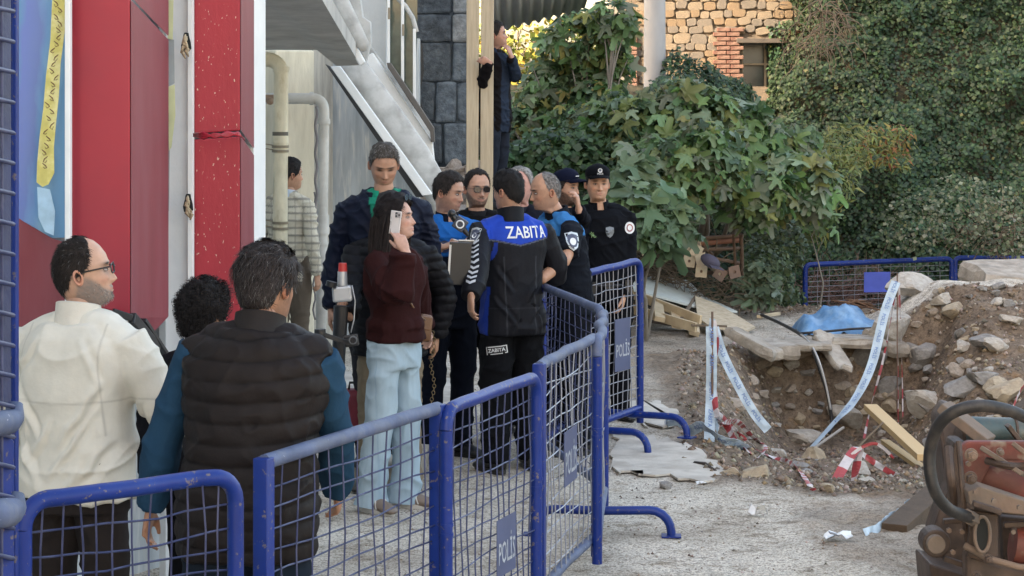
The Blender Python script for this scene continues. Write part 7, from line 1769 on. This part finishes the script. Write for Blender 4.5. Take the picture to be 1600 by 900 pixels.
# timber
def plank(lab, a, b, w_, h_, m=None, up=(0, 0, 1), name='plank', cat='plank', grp=None):
    mb = MB(); mb.beam(a, b, w_, h_, up); o = ob(name, mb, m or M_post, bevel=.003); tag(o, lab, cat, grp); return o
M_new = mat('fresh_timber', (.56, .40, .20), .7, var=.12, vscale=3, stretch=(10, 10, 1), color2=(.45, .30, .14), c2scale=3, bump=.2, bscale=12)
plank('long yellow timber plank leaning across the pit toward the machine', P(1360, 636, 185), P(1445, 715, 215), .11, .05, M_new, (0, -.7, 1))
plank('shorter yellow plank lying below the long one', P(1383, 690, 190), P(1450, 738, 212), .07, .035, M_new, (0, -.5, 1))
plank('dark weathered timber block under the machine', P(1398, 838, 300), P(1470, 775, 285), .14, .13, mat('dark_timber', (.075, .05, .03), .85, var=.25, vscale=4, stretch=(3, 3, 3), bump=.4), name='timber_block', cat='timber')
plank('brown timber end sticking out at the picture edge', P(1575, 655, 210), P(1660, 590, 200), .09, .07, MATS['dark_timber'], name='timber_block', cat='timber')
mb = MB(); mb.tube(curve([P(1265, 778, 238), P(1300, 750, 232), P(1340, 700, 228), P(1380, 660, 226)]), .008, 5); tag(ob('twig', mb, M_twig, smooth=True), 'thin dry branch the striped bow is tied to', 'branch')
# boards and pallet behind the police line
brd = thing('plywood_sheet', 'pale weathered plywood sheet lying slanted over the pallet', 'board', P(1060, 480, 152))
mb = MB(); mb.prism([P(985, 428, 150), P(1035, 432, 146), P(1075, 438, 145), P(1100, 462, 148), P(1152, 486, 152), P(1085, 478, 156), P(990, 452, 158)], (0, 0, -.02)); ob('board', mb, mat('faded_ply', (.46, .49, .46), .8, var=.1, vscale=3, color2=(.38, .38, .34), c2scale=4, bump=.2), brd)
mb = MB(); mb.prism([P(1086, 462, 153), P(1124, 476, 154), P(1180, 510, 160), P(1168, 516, 162), P(1110, 510, 163), P(1090, 495, 160)], (0, 0, -.02)); tag(ob('plywood_sheet', mb, mat('osb_board', (.50, .42, .30), .85, var=.2, vscale=20, color2=(.36, .28, .18), c2scale=16, bump=.3)), 'sandy chipboard sheet sloping down to the street beside the pallet', 'board')
pal_ = thing('pallet', 'broken wooden pallet with open slots under the plywood', 'pallet', P(1040, 500, 158))
M_pal = mat('pallet_wood', (.50, .40, .26), .8, var=.2, vscale=4, color2=(.38, .28, .17), c2scale=5, bump=.3)
for a, b, w_, h_ in ((P(985, 458, 157), P(1095, 500, 163), .09, .02), (P(985, 482, 160), P(1088, 512, 166), .09, .02)):
    mb = MB(); mb.beam(a, b, .03, w_, (0, 0, 1)); ob('plank', mb, M_pal, pal_, bevel=.003)
for k in range(4):
    x0 = 1000+k*27; y0 = 462+k*11
    mb = MB(); mb.beam(P(x0, y0, 159), P(x0+4, y0+26, 164), .10, .05, (0, -1, 0)); ob('block', mb, M_pal, pal_, bevel=.004)
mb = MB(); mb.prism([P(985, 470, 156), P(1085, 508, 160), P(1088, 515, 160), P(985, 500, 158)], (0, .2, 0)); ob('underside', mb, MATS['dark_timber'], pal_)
plank('thin batten lying on top of the plywood sheet', P(985, 424, 148), P(1044, 436, 147), .08, .025, M_pal)
plank('grey stick poking out of the plywood toward the pit', P(1060, 506, 164), P(1088, 462, 152), .03, .03, M_twig)
plank('pale batten end at the foot of the chipboard sheet', P(1186, 495, 158), P(1216, 490, 154), .05, .03, M_pal)
plank('flat grey stick lying before the chipboard', P(1080, 508, 166), P(1136, 510, 166), .03, .02, M_twig)
# prop head plates
M_prop = mat('prop_plate', (.46, .38, .26), .8, var=.25, vscale=9, color2=(.30, .20, .13), c2scale=10, bump=.3)
props = [(1012, 390, .0, 'prop plate behind the shoulder patch of the young policeman, tilted on its corner'), (1022, 362, .4, 'steel prop with a small plate half hidden in fig leaves'), (1058, 384, .1, 'narrow prop plate seen edge on above the pile'), (1070, 382, .1, 'upright square prop plate at the top of the pile'), (1088, 392, .5, 'tilted prop plate under the rusty rack corner'),
         (1077, 408, .15, 'prop plate in the middle of the pile, hole facing the street'), (1096, 406, -.3, 'prop plate leaning over the dark cap'), (1096, 424, .1, 'lowest prop plate with a pale tube behind it'), (1125, 428, .6, 'reddish prop plate at the right of the pile'), (1148, 425, -.2, 'rusty prop plate with a round stain at the end of the pile')]
for k, (px, py, ro, lab) in enumerate(props):
    t = thing('steel_prop', lab, 'prop', P(px, py, 152), 0, 'steel props piled behind the boards')
    R_ = Matrix.Rotation(.35-.1*(k % 3), 3, 'Z') @ Matrix.Rotation(ro, 3, 'Y'); c = P(px, py, 152); sz = .062
    mb = MB(); nn = 12; O = [Vector((sx_*sz, 0, sz_*sz)) for sx_, sz_ in ((-1, -1), (1, -1), (1, 1), (-1, 1))]
    ring = [Vector((math.cos(a)*.016, 0, math.sin(a)*.016)) for a in np.linspace(-3*PI/4, 5*PI/4, 13)[:-1]]
    V = []; F = []
    for yy in (0, .012):
        V += [c+R_ @ (v+Vector((0, yy, 0))) for v in O]+[c+R_ @ (v+Vector((0, yy, 0))) for v in ring]
    for q in range(4):
        for r_ in range(3): F.append((q, 4+3*q+r_, 4+(3*q+r_+1) % 12)); F.append((16+q, 16+4+(3*q+r_+1) % 12, 16+4+3*q+r_))
        F.append((q, 4+(3*q+3) % 12, (q+1) % 4)); F.append((16+q, 16+(q+1) % 4, 16+4+(3*q+3) % 12)); F.append((q, (q+1) % 4, 16+(q+1) % 4, 16+q))
    for r_ in range(12): F.append((4+r_, 16+4+r_, 16+4+(r_+1) % 12, 4+(r_+1) % 12))
    mb.add(V, F); ob('plate', mb, M_prop if k < 8 else M_rust, t)
    mb = MB(); d = R_ @ Vector((random.uniform(-.1, .5), 1, random.uniform(-.1, .25))).normalized(); mb.tube([c+d*.014, c+d*.55], .024, 10); ob('tube', mb, M_rust if k % 2 else M_prop, t, smooth='auto')
mb = MB(); c = P(1110, 408, 153); mb.ball(c, (.11, .09, .065), 14, 8, Matrix.Rotation(.5, 3, 'Y')); mb.prism([c+Vector((-.02, -.07, -.03)), c+Vector((.10, -.06, -.07)), c+Vector((.13, -.13, -.09)), c+Vector((.0, -.15, -.06))], (0, 0, .008)); tag(ob('old_cap', mb, mat('violet_cloth', (.07, .065, .10), .9), smooth='auto'), 'dirty violet grey cap thrown on the prop pile', 'cap')
rk = thing('steel_rack', 'rusty brown steel rack of round bars behind the prop pile', 'rack', P(1125, 440, 144))
for a, b, r_ in (((1088, 373), (1160, 368), .022), ((1090, 381), (1158, 375), .028), ((1092, 390), (1155, 388), .02), ((1105, 402), (1160, 412), .02), ((1090, 372), (1112, 398), .024), ((1158, 366), (1160, 432), .022), ((1146, 366), (1150, 430), .016)):
    mb = MB(); mb.tube([P(*a, 146), P(*b, 144)], r_, 10); ob('bar', mb, M_rust if a != (1090, 381) else mat('red_rust', (.24, .10, .06), .8, bump=.3), rk, smooth='auto')
mb = MB(); mb.box(P(1108, 415, 148), (.22, .3, .03), Matrix.Rotation(.3, 3, 'Y')); ob('tray', mb, M_rust, rk)
# litter and street stones
def litter(px, py, w_, h_, lab, m, nm='litter', cat='litter', lift=.02):
    mb = MB(); c = GP(px, py)+Vector((0, 0, lift)); V = []
    for i in range(5):
        for j in range(4): V.append(c+Vector(((i/4-.5)*w_+random.uniform(-.01, .01), (j/3-.5)*w_*.8, abs(mnoise.noise(Vector((px+i*.8, j*.9, 0))))*h_*2)))
    V += [v+Vector((0, 0, .002)) for v in V]
    F = [(i*4+j, i*4+j+1, (i+1)*4+j+1, (i+1)*4+j) for i in range(4) for j in range(3)]+[(20+i*4+j, 20+(i+1)*4+j, 20+(i+1)*4+j+1, 20+i*4+j+1) for i in range(4) for j in range(3)]
    mb.add(V, F); tag(ob(nm, mb, m), lab, cat)
M_film = mat('clear_film', (.66, .68, .68), .3, bump=.2, bscale=20)
litter(1184, 808, .09, .06, 'crumpled clear plastic scrap on the street below the pit edge', M_film)
litter(1310, 846, .13, .03, 'flattened white packet with grey print on the street', M_film, 'packet', 'packet')
mb = MB(); c = GP(1303, 848)+Vector((0, 0, .045)); mb.box(c, (.05, .05, .004), Matrix.Rotation(.3, 3, 'Y')); tag(ob('packet_print', mb, mat('dark_print', (.12, .12, .13), .5, bump=0)), 'dark printed corner lying on the white packet', 'packet')
litter(1095, 762, .05, .02, 'small white crumb of paper at the near pit edge', M_film)
for px, py, hw, mi, lab in ((1040, 762, 17, 1, 'grey stone lying alone on the pavement right of the barriers'), (1072, 720, 10, 3, 'small brown stone on the cement slab'), (1232, 764, 8, 0, 'white pebble on the near rim of the pit')):
    c = GP(px, py); s_ = FOC/c.y; o = rock(c+Vector((0, 0, hw*.2/s_)), hw/s_, mi); tag(o, lab, 'rock', 'loose rocks around the pit')
mb = MB(); c = GP(1085, 728)
mb.tube([c+Vector((0, 0, .02)), c+Vector((.06, -.1, .03)), c+Vector((.10, -.3, .02))], .010, 5); tag(ob('dark_stick', mb, mat('wet_wood', (.05, .04, .035), .8), smooth=True), 'short dark stick on the cement slab', 'stick')

# ================================================================== HYDRAULIC ATTACHMENT
ex = thing('excavator_attachment', 'heavy rusty red hydraulic hammer bracket with a black hose resting on the street', 'machine', P(1560, 880, 330))
M_mr = mat('dirty_red_paint', (.14, .030, .020), .65, var=.3, vscale=7, color2=(.07, .042, .028), c2scale=6, c2lo=.38, c2hi=.56, color3=(.20, .155, .11), c3scale=9, c3lo=.58, c3hi=.70, bump=.45, bscale=40, bdist=.004)
M_mb = mat('greasy_brown_steel', (.050, .031, .021), .6, var=.4, vscale=11, color2=(.12, .078, .05), c2scale=7, c2lo=.45, c2hi=.68, bump=.6, bscale=34, bdist=.006)
M_md = mat('dusty_plate', (.135, .105, .08), .85, var=.2, vscale=8, color2=(.20, .13, .09), c2scale=6, bump=.35)
M_hose = mat('hose_rubber', (.010, .0095, .009), .55, var=.3, vscale=10, color2=(.06, .05, .042), c2scale=14, bump=.15)
M_cyl = mat('dirty_teal_cylinder', (.055, .085, .085), .45, var=.3, vscale=6, color2=(.13, .11, .08), c2scale=8, metal=.3, bump=.2)
EX = 360.
def ep(px, py, s=EX): return P(px+12, py, s)
def eplate(nm, pts, s, th, m, bev=.008): mb = MB(); mb.prism([ep(x, y, s) for x, y in pts], (0, th, 0)); return ob(nm, mb, m, ex, bevel=bev)
mb = MB(); mb.prism([ep(1455, 655, 340), ep(1470, 632, 340), ep(1490, 640, 340), ep(1530, 690, 340), ep(1500, 700, 340), ep(1500, 800, 345), ep(1470, 800, 345), ep(1462, 720, 342)], (0, .22, 0)); ob('side_cheek', mb, M_mb, ex, bevel=.015)
eplate('side_cheek', [(1478, 690), (1500, 690), (1512, 780), (1510, 905), (1480, 905), (1456, 880), (1446, 860), (1446, 830), (1456, 800), (1474, 760)], 352, .2, M_mb, .02)
eplate('backing', [(1490, 690), (1700, 690), (1700, 1000), (1490, 1000)], 346, .03, M_mb)
eplate('front_plate', [(1486, 700), (1500, 690), (1640, 690), (1640, 720), (1540, 720), (1516, 765), (1492, 760)], 372, .05, M_mr)
eplate('back_plate', [(1500, 692), (1640, 692), (1640, 800), (1505, 780)], 350, .04, M_mr)
for a, b in (((1522, 700), (1588, 742)), ((1572, 694), (1625, 735))):
    mb = MB(); mb.beam(ep(*a, 376), ep(*b, 380), .02, .06, (0, -1, 0)); ob('rib', mb, M_md, ex, bevel=.004)
mb = MB(); mb.tube([ep(1512, 742, 368), ep(1555, 752, 370), ep(1600, 775, 372), ep(1660, 805, 374)], [.06, .07, .075, .08], 18); ob('red_tube', mb, M_mr, ex, smooth='auto')
eplate('flange', [(1500, 768), (1520, 760), (1640, 800), (1640, 812), (1600, 806), (1540, 800), (1504, 790)], 384, .16, M_md, .006)
eplate('web_plate', [(1503, 796), (1548, 804), (1548, 870), (1530, 880), (1500, 870)], 380, .03, M_mb)
mb = MB(); mb.tube([ep(1523, 835, 383), ep(1523, 835, 383)+Vector((0, .02, 0))], [(.034, .075)]*2, 18, up=(1, 0, 0)); ob('slot', mb, M_dark, ex)
ring = [ep(1523+12*math.cos(a), 835+28*math.sin(a), 384) for a in np.linspace(0, 2*PI, 19)]
mb = MB(); mb.tube(ring, .008, 6, caps=False); ob('slot_rim', mb, M_md, ex, smooth=True)
eplate('lower_guard', [(1498, 862), (1560, 884), (1640, 892), (1640, 930), (1498, 930)], 378, .10, M_mb, .02)
mb = MB(); mb.tube([ep(1495, 852, 381), ep(1530, 872, 381), ep(1580, 886, 381), ep(1650, 893, 381)], .014, 8); ob('weld_bead', mb, M_md, ex, smooth=True)
eplate('inner_web', [(1552, 806), (1660, 815), (1660, 892), (1600, 888), (1556, 880)], 366, .06, M_mb, .01)
mb = MB(); mb.tube([ep(1570, 850, 374), ep(1620, 858, 374), ep(1680, 864, 374)], [.08, .10, .10], 16); ob('red_drum', mb, M_mr, ex, smooth='auto')
for (x, y, s_, r_) in ((1506, 711, 384, .020), (1505, 747, 384, .020), (1551, 706, 380, .012), (1532, 873, 388, .014), (1515, 900, 388, .014)):
    mb = MB(); c = ep(x, y, s_); mb.tube([c, c+Vector((0, .012, 0))], r_*1.35, 18, mi=0); mb.tube([c-Vector((0, .03, 0)), c], r_, 6); mb.tube([c-Vector((0, .04, 0)), c-Vector((0, .03, 0))], r_*.55, 12); ob('bolt', mb, M_mb if y > 740 else M_md, ex, bevel=.002)
mb = MB(); mb.tube([ep(1502, 674, 345), ep(1570, 676, 345), ep(1680, 680, 345)], .068, 24); ob('cylinder', mb, M_cyl, ex, smooth='auto')
mb = MB(); mb.tube([ep(1571, 676, 345), ep(1575, 676, 345)], .078, 24); mb.beam(ep(1562, 664, 350), ep(1582, 690, 350), .07, .02); ob('cylinder_band', mb, M_mb, ex, bevel=.003)
mb = MB(); mb.beam(ep(1462, 634, 352), ep(1534, 690, 356), .12, .045, (0, 0, 1)); ob('cross_bar', mb, M_md, ex, bevel=.006)
hp_ = curve([ep(1680, 700, 392), ep(1640, 672, 392), ep(1600, 656, 394), ep(1560, 640, 396), ep(1520, 634, 398), ep(1482, 642, 398), ep(1455, 664, 396), ep(1442, 700, 394), ep(1441, 735, 394), ep(1450, 770, 394), ep(1470, 795, 392), ep(1496, 806, 388), ep(1506, 810, 384)], 70)
mb = MB(); mb.tube(hp_, .0245, 14); ob('hose', mb, M_hose, ex, smooth='auto')
mb = MB(); c = ep(1498, 806, 387); mb.tube([c, ep(1509, 811, 383)], [.030, .032], 6); mb.tube([ep(1509, 811, 383), ep(1516, 812, 378)], .022, 12); ob('hose_fitting', mb, M_md, ex, bevel=.002)
mb = MB(); mb.tube([ep(1452, 850, 372), ep(1452, 850, 372)+Vector((0, .12, 0))], .060, 20); ob('pin_boss', mb, M_mb, ex, bevel=.008)
mb = MB(); mb.tube([ep(1450, 850, 378)-Vector((0, .02, 0)), ep(1450, 850, 378)+Vector((0, .02, 0))], .038, 16); ob('pin', mb, M_md, ex, bevel=.004)
mb = MB(); mb.prism([ep(1440, 880, 360), ep(1500, 902, 366), ep(1600, 935, 370), ep(1600, 990, 370), ep(1450, 990, 360)], (0, .35, 0)); ob('skid', mb, M_mb, ex, bevel=.015)

for (a, b, r_) in (((1530, 720), (1600, 728), .016), ((1470, 700), (1478, 790), .020), ((1486, 690), (1500, 860), .012)):
    mb = MB(); mb.tube(curve([ep(*a, 376), ep((a[0]+b[0])/2, (a[1]+b[1])/2+4, 380), ep(*b, 376)], 10), r_, 8); ob('pipe', mb, M_mb, ex, smooth='auto')
for (x0, y0, x1, y1, s_) in ((1462, 815, 1500, 812, 372), (1462, 872, 1498, 884, 372), (1508, 786, 1552, 800, 388), (1556, 820, 1600, 818, 376), (1600, 740, 1640, 742, 380)):
    mb = MB(); mb.beam(ep(x0, y0, s_), ep(x1, y1, s_), .035, .022, (0, 0, 1)); ob('bracket', mb, M_mb, ex, bevel=.004)
for (x, y, s_) in ((1470, 828, 376), (1490, 830, 378), (1476, 862, 376), (1540, 782, 389), (1580, 792, 389), (1616, 800, 389), (1500, 724, 382), (1570, 830, 378), (1512, 768, 386)):
    mb = MB(); c = ep(x, y, s_); mb.tube([c-Vector((0, .02, 0)), c], .011, 6); ob('bolt', mb, M_md, ex)
